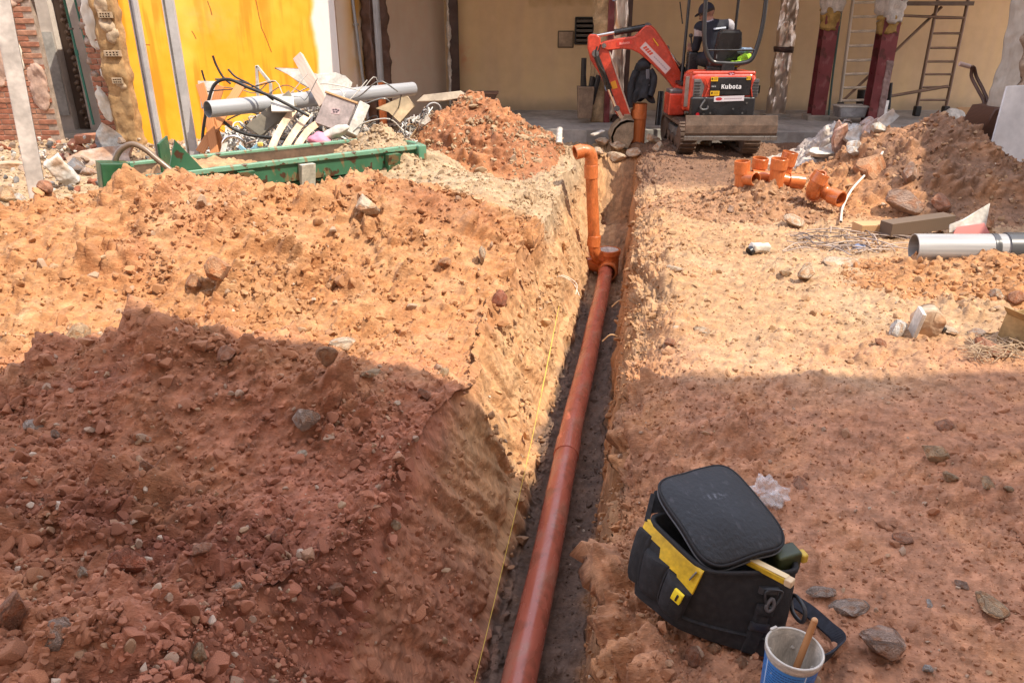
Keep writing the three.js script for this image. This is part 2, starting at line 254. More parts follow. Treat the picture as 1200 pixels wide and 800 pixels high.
{
  const us = [], vs = [];
  { const step = (s) => { const d = Math.abs(s - 0.3); const w = s > SL0 - 0.06 && s < SL1 + 0.12 ? 0.0045 : s > SR1 - 0.09 && s < SR0 + 0.05 ? 0.0036 : 0.008; return w * (1 + 0.36 * Math.max(0, d - 0.8)); };
    const l = [], r = []; for (let s = 0.3; s < 13.3; s += step(s)) l.push(s); l.push(16, 22, 40, 80); for (let s = 0.3 - 0.009; s > -11.5; s -= step(s) * 0.92) r.push(s); r.push(-14, -20, -38, -78); us.push(...r.reverse(), ...l); }
  { vs.push(-60, -20, -8, -4, -2, -1, -0.4, 0, 0.3); for (let v = 0.5; v < 15; ) { vs.push(v); v += 0.0085 * (1 + 0.34 * Math.max(0, v - 1)); } vs.push(17, 20, 30, 80); }
  const nu = us.length, nv = vs.length, P = new Float32Array(nu * nv * 3), C = new Float32Array(nu * nv * 3), U = new Float32Array(nu * nv * 2), wallK = new Float32Array(nu * nv);
  const arc = (s) => s + 0.65 * sst(SL0 - 0.02, SL1, s) - 0.75 * sst(SR0, SR1 - 0.02, s), isFar = (i, j) => Math.abs(us[i]) > 13.5 || vs[j] < 0.2 || vs[j] > 15;
  for (let j = 0; j < nv; j++) for (let i = 0; i < nu; i++) {
    const k = j * nu + i, [x, t] = toXT(us[i], vs[j]), b = isFar(i, j) && (vs[j] > 15 || Math.abs(us[i]) > 13.5) ? [-0.05, 0] : baseH(x, t);
    P[3 * k] = x; P[3 * k + 1] = b[0]; P[3 * k + 2] = -t; wallK[k] = b[1]; U[2 * k] = arc(us[i]); U[2 * k + 1] = vs[j];
  }
  { // raise the clods along the normals of the smooth land
    const id = new Uint32Array((nu - 1) * (nv - 1) * 6); let w = 0; for (let j = 0; j < nv - 1; j++) for (let i = 0; i < nu - 1; i++) { const a = j * nu + i; id[w++] = a; id[w++] = a + nu; id[w++] = a + 1; id[w++] = a + 1; id[w++] = a + nu; id[w++] = a + nu + 1; }
    const sm = new THREE.BufferGeometry(); sm.setAttribute('position', new THREE.BufferAttribute(P.slice(), 3)); sm.setIndex(new THREE.BufferAttribute(id, 1)); sm.computeVertexNormals(); const n = sm.attributes.normal.array;
    for (let j = 0; j < nv; j++) for (let i = 0; i < nu; i++) {
      const k = j * nu + i, x = P[3 * k], y = P[3 * k + 1], t = -P[3 * k + 2]; let r = 0;
      if (!isFar(i, j)) { r = relief(x, y, t, roughAt(x, t, us[i]), wallK[k]); P[3 * k] += n[3 * k] * r; P[3 * k + 1] += n[3 * k + 1] * r; P[3 * k + 2] += n[3 * k + 2] * r; }
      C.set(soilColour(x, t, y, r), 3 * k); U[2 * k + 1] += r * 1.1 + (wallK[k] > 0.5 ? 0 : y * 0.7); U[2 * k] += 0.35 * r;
    }
  }
  const ix = [[], [], []];
  for (let j = 0; j < nv - 1; j++) for (let i = 0; i < nu - 1; i++) {
    const a = j * nu + i, s = us[i], which = vs[j] > -1 && vs[j] < 10.7 && s > SR1 - 0.03 && s < SL1 - 0.02 ? 1 : s >= SL1 - 0.02 && s < 5.5 && vs[j] > -1 && vs[j] < 7.2 ? 2 : 0;
    ix[which].push(a, a + nu, a + 1, a + 1, a + nu, a + nu + 1);
  }
  const all = new THREE.BufferGeometry(); all.setAttribute('position', new THREE.BufferAttribute(P, 3)); all.setIndex(new THREE.BufferAttribute(Uint32Array.from(ix.flat()), 1)); all.computeVertexNormals();
  const N = all.attributes.normal.array;
  [['ground', 'bare sandy courtyard earth, trodden on the right of the trench'], ['trench', 'narrow straight trench cut through red earth'], ['spoil_bank', 'long bank of loose orange spoil left of the trench']].forEach(([name, label], q) => {
    const map = new Map(), p = [], n = [], c = [], u = [], id = [];
    for (const a of ix[q]) { let b = map.get(a); if (b === undefined) { b = map.size; map.set(a, b); p.push(P[3 * a], P[3 * a + 1], P[3 * a + 2]); n.push(N[3 * a], N[3 * a + 1], N[3 * a + 2]); c.push(C[3 * a], C[3 * a + 1], C[3 * a + 2]); u.push(U[2 * a], U[2 * a + 1]); } id.push(b); }
    const g = new THREE.BufferGeometry(); g.setAttribute('position', new THREE.Float32BufferAttribute(p, 3)); g.setAttribute('normal', new THREE.Float32BufferAttribute(n, 3)); g.setAttribute('color', new THREE.Float32BufferAttribute(c, 3)); g.setAttribute('uv', new THREE.Float32BufferAttribute(u, 2)); g.setIndex(id);
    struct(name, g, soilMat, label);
  });
}

/* heaps that stand on the courtyard: each its own mound with a ragged foot */
const heaps = [];
function heap(name, label, cx, ct, rx, rt, h, colour, seed, lump = 1, n = 150, turn = 0, sharp = 1.3) {
  const c = Math.cos(turn), s = Math.sin(turn);
  const B = (x, t) => {
    const a = (x - cx) * c + (t - ct) * s, b = -(x - cx) * s + (t - ct) * c, q = Math.hypot(a / rx, b / rt) + 0.16 * fbm(x * 1.7 + seed, t * 1.7, 3), d = 1 - Math.min(1.25, q);
    const up = d > 0 ? h * Math.pow(d, sharp) * (1.25 - 0.25 * d) : d * 0.3, [sh] = toST(x, t), clear = 1.6 * Math.max(0, cx < 0.5 ? 1.0 - sh : 0);
    return [landShape(x, t) - clear + up, clamp(0.15 + d * 2.4, 0, 1) * lump];
  };
  const H = (x, t) => { const [y, k] = B(x, t); return y + 0.9 * relief(x + seed, y, t, k); };
  const g = new THREE.PlaneGeometry(1, 1, n, n), p = g.attributes.position, C = new Float32Array(p.count * 3), U = new Float32Array(p.count * 2), K = new Float32Array(p.count);
  for (let i = 0; i < p.count; i++) {
    const a = p.getX(i) * 2.5 * rx, b = p.getY(i) * 2.5 * rt, x = cx + a * c - b * s, t = ct + a * s + b * c, [y, k0] = B(x, t);
    p.setXYZ(i, x, y, -t); K[i] = k0; U[2 * i] = x + 0.6 * y; U[2 * i + 1] = t + 0.6 * y;
    const n2 = fbm(x * 3 + seed, t * 3, 4), n3 = noise2(x * 17, t * 17), k = 1 + 0.25 * n2 + 0.15 * n3, cc = typeof colour === 'function' ? colour(x, t, y, n2) : colour; C.set([cc[0] * k, cc[1] * k, cc[2] * k], 3 * i);
  }
  g.setAttribute('color', new THREE.BufferAttribute(C, 3)); g.setAttribute('uv', new THREE.BufferAttribute(U, 2)); g.computeVertexNormals(); const nn = g.attributes.normal;
  for (let i = 0; i < p.count; i++) { const x = p.getX(i), y = p.getY(i), z = p.getZ(i), r = relief(x + seed, y, -z, K[i]); p.setXYZ(i, x + nn.getX(i) * r, y + nn.getY(i) * r, z + nn.getZ(i) * r); }
  g.computeVertexNormals();
  heaps.push({ H, cx, ct, rx, rt, colour, seed });
  return solo(name, g, soilMat, label, 'soil heap');
}
heap('soil_heap', 'steep red brown soil heap behind the sand, nearest the back wall', -0.45, 8.95, 1.35, 1.0, 0.88, (x, t, y, n) => mix3([0.38, 0.155, 0.075], [0.47, 0.215, 0.10], clamp(0.45 + n, 0, 1)), 31, 0.8, 190);
heap('sand_heap', 'pale tan sand heap between the green skip and the red soil heap', -1.30, 7.75, 1.35, 0.85, 0.60, (x, t, y, n) => mix3(soil.sand, soil.pale, clamp(n + 0.3, 0, 0.6)), 52, 0.42, 170, -0.25);
heap('soil_heap', 'large brown soil heap in front of the plaster-clad pillar', 4.15, 7.75, 1.6, 1.35, 0.80, (x, t, y, n) => mix3([0.30, 0.165, 0.10], soil.orange, clamp(0.1 + n + 0.9 * sst(3.7, 2.9, x), 0, 1)), 73, 1, 190);
heap('soil_heap', 'low loose soil heap carrying the orange pipe fittings', 2.23, 7.0, 0.80, 0.60, 0.26, (x, t, y, n) => mix3([0.46, 0.25, 0.135], soil.moist, clamp(0.2 + n, 0, 0.7)), 94, 0.55, 150);
heap('soil_heap', 'low orange soil heap under the end of the big grey pipe', 3.25, 4.95, 0.95, 0.45, 0.20, (x, t, y, n) => mix3(soil.orange, soil.tan, clamp(0.2 + n, 0, 1)), 115, 0.55, 130, -0.15);
function topH(x, t) { let y = groundH(x, t); for (const q of heaps) if (Math.abs(x - q.cx) < q.rx * 1.25 && Math.abs(t - q.ct) < q.rt * 1.25) y = Math.max(y, q.H(x, t)); return y; }
function rest(px, py) { let p = atT(px, py, 1.2); for (let t = 1.2; t < 15; t += 0.02 + t * 0.003) { p = atT(px, py, t); if (p.y <= topH(p.x, t)) break; } return V(p.x, topH(p.x, -p.z), p.z); }   // the spot of ground that the photograph shows there

/* ------------------------------------------------ buildings round the courtyard */
const unitUV = (g, w, h) => { const p = g.attributes.position, u = new Float32Array(p.count * 2); for (let i = 0; i < p.count; i++) { u[2 * i] = p.getX(i) / w + 0.5; u[2 * i + 1] = p.getY(i) / h + 0.5; } g.setAttribute('uv', new THREE.BufferAttribute(u, 2)); return g; };
const wallBox = (w, h, d) => unitUV(new THREE.BoxGeometry(w, h, d), w, h);
function lineBlot(u, v, pts, wd) { let k = 0; for (let i = 1; i < pts.length; i++) { const [ax, ay] = pts[i - 1], [bx_, by] = pts[i], dx = bx_ - ax, dy = by - ay, q = clamp(((u - ax) * dx + (v - ay) * dy) / (dx * dx + dy * dy), 0, 1), d = Math.hypot(u - ax - q * dx, v - ay - q * dy); k = Math.max(k, 1 - d / wd); } return clamp(k * 2, 0, 1); }
{
  // back wall: worn tan paint, greyer towards the foot, paler patches of filler
  const t = tex(1024, (u, v) => {
    const x = u * 12.4, y = v * 3.4, n = fbm(x * 0.9, y * 0.9, 5), f = fbm(x * 6, y * 6, 4), drip = fbm(x * 5, y * 0.5, 4);
    let c = [0.86 + 0.05 * n + 0.03 * f + 0.035 * drip, 0.745 + 0.05 * n + 0.03 * f + 0.035 * drip, 0.585 + 0.04 * n + 0.03 * f];
    c = mix3(c, [0.62, 0.55, 0.46], 0.75 * sst(0.42, 0.12, y + 0.10 * n + 0.05 * f)); c = mix3(c, [0.88, 0.77, 0.58], 0.5 * sst(0.15, 0.4, fbm(x * 0.6 + 9, y * 0.8, 4)));
    c = mix3(c, [0.66, 0.54, 0.38], 0.55 * sst(0.05, 0, Math.abs(x - 1.95) - 0.5) * sst(1.75, 1.85, y + 0.05 * f) * (0.6 + f)); c = mix3(c, [0.8, 0.3, 0.2], 0.6 * gau(x, y, 5.85, 1.02, 0.03, 0.04)); c = mix3(c, [0.8, 0.35, 0.25], 0.35 * gau(x, y, 0.35, 1.0, 0.12, 0.2) * (0.5 + f * 2));
    return c;
  });
  const w = tag(solo('back_wall', wallBox(12.4, 3.4, 0.22), mat(L(0.97, 0.97, 0.97), 0.95, { map: t, bumpMap: rep(plasterBump, 6, 2), bumpScale: 0.006 })), 'shaded tan plaster wall along the back of the courtyard', 'wall'); w.position.set(5.05, 1.65, -13.95);
}
{ // concrete floor of the gallery, its front broken off unevenly
  const r = rng(5), pts = [[-1.3, 14.4], [-1.3, 12.0]]; for (let x = -0.9; x < 9.6; x += 0.22) pts.push([x, 11.45 + 0.16 * noise2(x * 1.3, 3) + 0.09 * (r() - 0.5) - 0.25 * sst(2.5, 4, x)]); pts.push([9.6, 14.4]);
  const g = extrude(pts, 0.30, 0.012); g.rotateX(-Math.PI / 2); g.translate(0, -0.06, 0); struct('pavement', boxUV(plain(g)), mat(L(0.46, 0.45, 0.44), 0.9, { map: rep(grimeMap, 0.6), bumpMap: rep(plasterBump, 0.8), bumpScale: 0.01 }), 'broken grey concrete strip at the foot of the back wall');
}
{ // the storeys that shade the courtyard
  const o = tag(solo('courtyard_house', [bx(30, 12, 0.3, [0, 6.0, 1.07])], M.paleRender), 'tall rendered house behind the viewer', 'house'); o.rotation.y = 0.06;
  const slab = extrude([[-2.6, 14.6], [-2.45, 11.55], [-0.6, 10.5], [10.6, 10.4], [10.6, 14.6]], 0.22, 0.01); slab.rotateX(-Math.PI / 2); slab.translate(0, 3.45, 0);
  tag(solo('gallery_roof', boxUV(plain(slab)), mat(L(0.82, 0.80, 0.76), 0.9, { map: rep(plasterMap, 0.5) })), 'white soffited gallery roof over the back of the courtyard', 'roof');
  tag(solo('side_house', bx(0.3, 6.0, 7.6, [7.35, 3.0, -6.3]), M.paleRender), 'tall rendered house along the right of the courtyard', 'house');
}
const YA = [-4.86, 10.35], YB = [-2.46, 11.6], YL = Math.hypot(YB[0] - YA[0], YB[1] - YA[1]), YR = Math.atan2(YB[1] - YA[1], YB[0] - YA[0]);
{ // ochre wall with cracks, rubbed patches and a white end
  const t = tex(1024, (u, v) => {
    const x = u * YL, y = v * 4, n = fbm(x * 1.4, y * 1.4, 5), f = fbm(x * 7, y * 7, 4), d = fbm(x * 9, y * 0.8, 4);
    let c = [0.985, 0.70 + 0.06 * n + 0.03 * f, 0.17 + 0.12 * n + 0.05 * f]; c = mix3(c, [0.96, 0.56, 0.10], 0.8 * sst(-0.05, 0.35, d + 0.3 * n));
    c = mix3(c, [0.93, 0.68, 0.36], 0.75 * gau(x, y, 0.95, 1.58, 0.42, 0.3) * (0.7 + 1.2 * f)); c = mix3(c, [0.98, 0.83, 0.40], 0.75 * sst(0.0, 0.35, fbm(x * 0.9 + 4, y * 0.7, 4)));
    c = mix3(c, [0.90, 0.91, 0.94], sst(2.36, 2.46, x + 0.10 * n + 0.05 * noise2(y * 3, 1)) * sst(2.93, 2.86, x + 0.03 * f - 0.1 * sst(1.3, 1.55, y)));
    for (const p of [[[1.62, 2.2], [1.66, 1.75], [1.69, 1.45], [1.78, 1.15]], [[1.05, 1.78], [1.08, 1.62]], [[0.52, 1.12], [0.60, 0.95]], [[0.80, 1.42], [0.84, 1.33]], [[0.05, 1.86], [0.24, 1.85]], [[0.12, 1.28], [0.27, 1.27]]]) c = mix3(c, [0.22, 0.13, 0.07], 0.5 * lineBlot(x + 0.012 * f, y + 0.012 * n, p, 0.009));
    return c;
  });
  const w = tag(solo('ochre_wall', wallBox(YL, 4, 0.26), mat(L(0.86, 0.80, 0.72), 0.9, { map: t, bumpMap: rep(plasterBump, 2), bumpScale: 0.006 })), 'sunlit yellow ochre wall with cracks and a white painted end', 'wall');
  w.position.set((YA[0] + YB[0]) / 2 - Math.sin(YR) * 0.13, 2, -(YA[1] + YB[1]) / 2 - Math.cos(YR) * 0.13); w.rotation.y = YR;
}
{ // shaded return wall from the ochre wall back to the corner
  const A = [-2.46, 11.66], B = [-1.06, 13.95], l = Math.hypot(B[0] - A[0], B[1] - A[1]), a = Math.atan2(B[1] - A[1], B[0] - A[0]);
  const t = tex(512, (u, v) => { const x = u * l, y = v * 4, n = fbm(x * 2, y * 1.2, 5), f = fbm(x * 8, y * 8, 3); let c = [0.85 + 0.05 * n, 0.77 + 0.05 * n + 0.03 * f, 0.69 + 0.05 * n + 0.03 * f]; c = mix3(c, [0.76, 0.52, 0.16], 0.8 * gau(x, 0, 0.42, 0, 0.2, 1) * sst(-0.4, 0.2, n)); return c; });
  const w = tag(solo('return_wall', wallBox(l, 4, 0.2), mat(L(0.82, 0.80, 0.78), 0.95, { map: t, bumpMap: plasterBump, bumpScale: 0.006 })), 'shaded grey tan wall running back from the ochre wall to the corner', 'wall');
  w.position.set((A[0] + B[0]) / 2 - Math.sin(a) * 0.1, 2, -(A[1] + B[1]) / 2 - Math.cos(a) * 0.1); w.rotation.y = a;
}
const brickMats = [0, 1, 2, 3, 4].map((i) => mat(mixC(L(0.42, 0.165, 0.10), L(0.50, 0.26, 0.17), i / 4), 0.95, { map: rep(grimeMap, 3) }));
function mixC(a, b, k) { return a.clone().lerp(b, k); }
const brickGeos = [0, 1, 2].map((i) => rb(0.235, 0.058, 0.11, 0.006, undefined, undefined, 1));
const halfBrick = rb(0.112, 0.058, 0.11, 0.006, undefined, undefined, 1);
function brickwork(parent, x0, x1, y0, y1, zf, seed, keep = () => true) {   // single bricks in bond, joints recessed
  const r = rng(seed);
  for (let j = 0, y = y0 + 0.03; y < y1; j++, y += 0.069) for (let x = x0 + (j % 2 ? 0.06 : 0.122); x < x1 - 0.05; ) {
    const half = (j % 2 && x < x0 + 0.1) || x + 0.12 > x1, g = half ? halfBrick : brickGeos[Math.floor(r() * 3)], w = half ? 0.112 : 0.235;
    if (keep(x, y, r)) { const o = part('brick', g, brickMats[Math.floor(r() * 5)], parent); o.position.set(x, y, zf - 0.055 + 0.012 * (r() - 0.5)); o.rotation.set(0, 0.04 * (r() - 0.5), 0.02 * (r() - 0.5)); }
    x += w / 2 + 0.012 + (j % 2 && half ? 0.1175 : 0.1175);
  }
}
{ // brick building at the left with a doorway broken through it
  const mortar = mat(L(0.50, 0.40, 0.34), 1, { map: rep(grimeMap, 2), bumpMap: plasterBump, bumpScale: 0.012 });
  const P = thing('brick_pier', 'red brick wall left of the doorway with patches of pale render', 'wall', [0, 0, -10.55]);
  part('wall_core', bx(1.28, 3.6, 0.10, [-6.71, 1.8, -0.062]), mortar, P); brickwork(P, -7.3, -6.05, 0, 2.15, 0, 11);
  part('render_patch', [rough(mv(new THREE.IcosahedronGeometry(0.5, 8), [-6.42, 1.30, 0.01], [0, 0, 0.06], [0.2, 1.0, 0.06]), 0.03, 7, 3), rough(mv(new THREE.IcosahedronGeometry(0.5, 8), [-6.50, 1.78, 0.01], [0, 0, -0.05], [0.16, 0.6, 0.05]), 0.03, 7, 5)], M.paleRender, P, 'pale render patch');
  const Q = thing('brick_pier', 'broken brick pier right of the doorway, toothed at its edge', 'wall', [0, 0, -10.5]);
  part('wall_core', bx(0.30, 3.6, 0.24, [-5.25, 1.8, -0.132]), mortar, Q); brickwork(Q, -5.46, -5.08, 0, 2.15, 0, 12, (x, y, r) => x > -5.36 || r() < 0.55);
  part('plaster_smear', [[-5.30, 1.55, 0.26, 0.7], [-5.2, 0.9, 0.2, 0.45], [-5.36, 0.55, 0.16, 0.5]].map(([x, y, w, h], i) => rough(mv(new THREE.IcosahedronGeometry(0.5, 8), [x, y, 0.0], [0, 0, 0.1 * i], [w, h, 0.05]), 0.03, 9, i)), M.paleRender, Q, 'smeared pale plaster'); part('plaster_smear', [[-6.2, 0.75, 0.26, 0.6], [-6.75, 1.2, 0.4, 0.9], [-6.3, 1.9, 0.4, 0.35]].map(([x, y, w, h], i) => rough(mv(new THREE.IcosahedronGeometry(0.5, 8), [x, y, 0.0], [0, 0, 0.1 * i], [w, h, 0.05]), 0.03, 8, i + 4)), mat(L(0.60, 0.42, 0.34), 0.95, { map: rep(grimeMap, 2) }), P, 'smeared pinkish plaster');
  const r = rng(8); for (let i = 0; i < 9; i++) { const y = 0.25 + i * 0.21; part('mortar_lump', rough(mv(new THREE.IcosahedronGeometry(0.06 + 0.04 * r(), 3), [-5.42 + 0.04 * r(), y, -0.08]), 0.03, 12, i), mortar, Q); }
  const J = thing('clay_pier', 'ochre brown stripped wall end beside the yellow wall, hollow bricks showing', 'wall', [-4.99, 0, -10.30]);
  part('clay_face', rough(rbox(0.27, 3.7, 0.34, 0.03, [0, 1.85, -0.05]), 0.035, 5, 9), mat(L(0.44, 0.28, 0.135), 1, { map: rep(grimeMap, 1.5), bumpMap: plasterBump, bumpScale: 0.02 }), J);
  const hb = mat(L(0.52, 0.40, 0.28), 0.95, { map: rep(grimeMap, 3) });
  for (const [y, w] of [[1.18, 0.2], [0.86, 0.13], [1.62, 0.16]]) { const o = part('hollow_brick', extrude([[-w / 2, -0.035], [w / 2, -0.035], [w / 2, 0.035], [-w / 2, 0.035]], 0.06, 0.004, [-0.3, -0.1, 0.12, 0.32].flatMap((k) => [0.008, -0.02].map((b) => [[k * w - 0.009, b - 0.006], [k * w + 0.009, b - 0.006], [k * w + 0.009, b + 0.01], [k * w - 0.009, b + 0.01]]))), hb, J); o.position.set(0.03, y, 0.13); }
  part('plaster_lump', [[0.02, 1.5], [0.06, 0.85], [-0.02, 1.72], [0.05, 1.4]].map(([x, y], i) => rough(mv(new THREE.IcosahedronGeometry(0.085, 4), [x, y, 0.1], [0, 0, 0], [1, 1.2, 0.5]), 0.03, 10, i + 3)), hb, J);
  // the room seen through the doorway
  const room = thing('inner_wall', 'grey plaster wall inside the doorway with a dark vertical chase', 'wall', [-6.22, 0, -11.9]);
  const grey = mat(L(0.74, 0.66, 0.61), 0.95, { map: rep(plasterMap, 0.7), bumpMap: plasterBump, bumpScale: 0.006 });
  part('plaster', [bx(1.0, 3.6, 0.2, [-0.82, 1.8, 0]), bx(1.9, 3.6, 0.2, [0.87, 1.8, 0])], grey, room); part('chase', rough(bx(0.26, 3.6, 0.1, [-0.2, 1.8, -0.09]), 0.02, 7), mat(L(0.16, 0.115, 0.09), 1), room);
  part('rubble_core', Array.from({ length: 26 }, (_, i) => mv(rockGeo(300 + i % 5, 1), [-0.24 + 0.1 * hash(i, 2), 0.1 + i * 0.085, 0.0], [i, i * 2, i], [0.09, 0.1, 0.09])), mat(L(0.3, 0.22, 0.17), 1, { map: grimeMap }), room);
  part('pale_panel', bx(0.26, 1.15, 0.02, [-0.47, 0.82, 0.115]), mat(L(0.66, 0.66, 0.66), 0.9, { map: grimeMap }), room);
  struct('inner_floor', bx(4, 0.1, 2.2, [-6.3, -0.02, -11.4]), M.concrete); tag(solo('doorway_lintel', [rb(1.15, 0.22, 0.32, 0.02, [-5.9, 2.02, -10.7]), bx(1.2, 0.5, 0.26, [-5.9, 2.38, -10.72])], M.paleRender), 'pale concrete lintel over the broken doorway', 'lintel');
  tag(solo('partition_wall', bx(0.15, 3.6, 1.6, [-5.0, 1.8, -11.3]), grey), 'inner partition wall right of the doorway', 'wall'); tag(solo('partition_wall', bx(0.15, 3.6, 1.6, [-7.8, 1.8, -11.3]), grey), 'inner partition wall left of the doorway', 'wall');
  const gm = mat(L(0.05, 0.22, 0.17), 0.45);
  [[82, 0.016, 150], [96, 0.014, 118]].forEach(([px, rr, py], i) => { const p = atT(px + 10, 60, 10.95), o = thing('green_pipe', i ? 'shorter green water pipe inside the doorway' : 'taller green water pipe inside the doorway', 'pipe', [p.x, 0, p.z], [0, 0, i ? 0.04 : 0.03]); const y0 = i ? 0.55 : 0.22; part('pipe', rod([0, y0, 0], [0, 3.4, 0], rr), gm, o); part('clip', rb(0.05, 0.025, 0.05, 0.006, [0, 1.45, 0]), M.steel, o); part('coupling', rod([0, y0 + 0.9, 0], [0, y0 + 0.97, 0], rr * 1.4), gm, o); });
}
{ // steel posts in the left foreground of the yard
  const post = (px, py, t, w, label, m) => { const p = atT(px, py, t), o = thing('steel_post', label, 'post', [p.x, 0, p.z], [0, 0.2, 0]); part('post', extrude([[-w / 2, -w / 2], [w / 2, -w / 2], [w / 2, w / 2], [-w / 2, w / 2]], 3.9, 0.004, [[[-w / 2 + 0.006, -w / 2 + 0.006], [w / 2 - 0.006, -w / 2 + 0.006], [w / 2 - 0.006, w / 2 - 0.006], [-w / 2 + 0.006, w / 2 - 0.006]]]).rotateX(Math.PI / 2).translate(0, 1.9, 0), m, o); part('groove', rb(w * 0.18, 3.8, 0.004, 0.001, [-w * 0.28, 1.95, w / 2 + 0.001]), M.steel, o); part('base_plate', [rb(w * 2, 0.012, w * 2, 0.003, [0, 0.05, 0]), ...[[-1, -1], [1, -1], [1, 1], [-1, 1]].map(([a, b]) => rod([a * w * 0.75, 0.05, b * w * 0.75], [a * w * 0.75, 0.08, b * w * 0.75], 0.008))], M.steel, o); return o; };
  const pm = mat(L(0.50, 0.50, 0.52), 0.55, { map: rep(plasterMap, 1) });
  post(175, 110, 8.9, 0.08, 'thinner grey steel post in front of the yellow wall', pm); post(214, 110, 8.5, 0.105, 'thicker grey steel post just left of the debris pile', pm);
  const p = atT(22, 150, 5.9), o = thing('square_post', 'pale square post at the left edge of the yard, bluish on its lit side', 'post', [p.x, 0, p.z], [0, 0.5, -0.045]); part('post', rb(0.115, 3.4, 0.115, 0.006, [0, 1.5, 0]), mat(L(0.72, 0.69, 0.68), 0.5, { map: rep(grimeMap, 1.2) }), o);
  part('seam', rb(0.004, 3.3, 0.02, 0.001, [0.058, 1.5, 0.02]), M.steel, o);
}
/* posts under the gallery */
function hbeam(w, h) { const f = 0.016, k = 0.012; return extrude([[-w / 2, -w / 2], [w / 2, -w / 2], [w / 2, -w / 2 + f], [k / 2, -w / 2 + f], [k / 2, w / 2 - f], [w / 2, w / 2 - f], [w / 2, w / 2], [-w / 2, w / 2], [-w / 2, w / 2 - f], [-k / 2, w / 2 - f], [-k / 2, -w / 2 + f], [-w / 2, -w / 2 + f]], h, 0.002).rotateX(Math.PI / 2).translate(0, h / 2, 0); }
{
  const peel = tex(512, (u, v) => { const n = fbm(u * 5, v * 5, 6, 5), f = fbm(u * 10, v * 6, 6, 2); let c = [0.50 + 0.08 * n, 0.245 + 0.05 * n, 0.25 + 0.05 * n]; c = mix3(c, [0.60, 0.42, 0.41], 0.55 * sst(0.18, 0.4, f)); return mix3(c, [0.30, 0.16, 0.13], 0.6 * sst(0.2, 0.34, fbm(u * 7 + 5, v * 7, 5, 7))); }), maroon = mat(L(0.9, 0.9, 0.9), 0.7, { map: peel, roughnessMap: scuff }), rust = mat(L(0.085, 0.045, 0.035), 0.8, grimy), crust = mat(L(0.80, 0.76, 0.72), 0.95, { map: rep(grimeMap, 2) }), foam = mat(L(0.55, 0.36, 0.12), 0.95, { map: rep(grimeMap, 3) }), film = mat(L(0.70, 0.60, 0.52), 0.3, { map: rep(plasterMap, 2.5), metalness: 0.85 });
  const wrap = (h0, h1, r, amp, fr, sd, sq = 1) => mv(rough(mv(new THREE.CylinderGeometry(r, r * 0.92, h1 - h0, 36, Math.ceil((h1 - h0) * 30)), undefined, undefined, [1, sq, 1]), amp, fr, sd), [0, (h0 + h1) / 2, 0], undefined, [1, 1 / sq, 1]);
  const col = (px, py, t, name, label) => { const p = atT(px, py, t); return thing(name, label, 'column', [p.x, 0.09, p.z]); };
  { const o = col(533, 100, 13.65, 'steel_column', 'thin dark steel column with whitewash flakes in the far left corner'); part('column', hbeam(0.16, 3.3), rust, o); part('whitewash', rough(rbox(0.035, 3.0, 0.05, 0.02, [-0.075, 1.6, 0.09]), 0.03, 9, 2), crust, o); }
  { const o = col(728, 80, 12.3, 'steel_column', 'dark steel column behind the digger arm, half wrapped in torn film'); part('column', hbeam(0.22, 3.3), rust, o); part('film_wrap', wrap(0.1, 3.25, 0.13, 0.035, 8, 4, 0.3).translate(-0.06, 0, 0.04), film, o); 
    part('torn_lining', rough(rbox(0.24, 3.2, 0.10, 0.03, [-0.32, 1.6, 0.02]), 0.06, 5, 7), mat(L(0.70, 0.53, 0.33), 0.95, { map: rep(grimeMap, 2), bumpMap: plasterBump, bumpScale: 0.02 }), o); part('maroon_strip', rb(0.09, 3.2, 0.05, 0.01, [-0.20, 1.6, 0.10], [0, 0.2, 0]), maroon, o); part('blue_rag', [rough(mv(new THREE.IcosahedronGeometry(0.1, 4), [-0.16, 1.82, 0.14], [0, 0, 0], [0.9, 1.3, 0.4]), 0.03, 9), rough(mv(new THREE.IcosahedronGeometry(0.08, 4), [-0.20, 0.62, 0.14], [0, 0, 0], [0.7, 2, 0.4]), 0.03, 9, 3)], mat(L(0.38, 0.47, 0.62), 0.7), o); }
  { const o = col(917, 70, 13.0, 'steel_column', 'column wrapped from top to foot in shiny brown film right of the digger'); part('film_wrap', toCreasedNormals(plain(wrap(0.02, 3.25, 0.15, 0.035, 10, 14, 0.4)), 0.5), film, o); part('steel_band', wrap(0.98, 1.06, 0.16, 0.02, 6, 3), rust, o); part('foot', rb(0.4, 0.05, 0.3, 0.01, [0, 0.02, 0]), M.concrete, o); }
  { const o = col(963, 90, 12.55, 'steel_column', 'maroon steel column with a short crust of foam at its top, beside the wrapped one'); part('column', hbeam(0.21, 3.3), maroon, o); part('foam_crust', wrap(1.32, 1.62, 0.145, 0.05, 9, 21), foam, o); part('plaster_crust', wrap(1.55, 3.2, 0.17, 0.05, 8, 23), crust, o); part('foot', rb(0.34, 0.1, 0.3, 0.02, [0, 0.03, 0]), M.concrete, o); }
  { const o = col(1031, 90, 12.2, 'steel_column', 'maroon steel column standing between the two scaffold ladders'); part('column', hbeam(0.24, 3.3), maroon, o); part('foam_crust', wrap(1.28, 1.5, 0.17, 0.06, 9, 31), foam, o); part('plaster_crust', wrap(1.42, 3.2, 0.2, 0.07, 7, 33), crust, o); part('limewash', rough(rbox(0.1, 0.9, 0.012, 0.012, [0.065, 0.45, 0.122]), 0.014, 12, 4), mat(L(0.42, 0.30, 0.29), 0.95, { map: grimeMap }), o); }
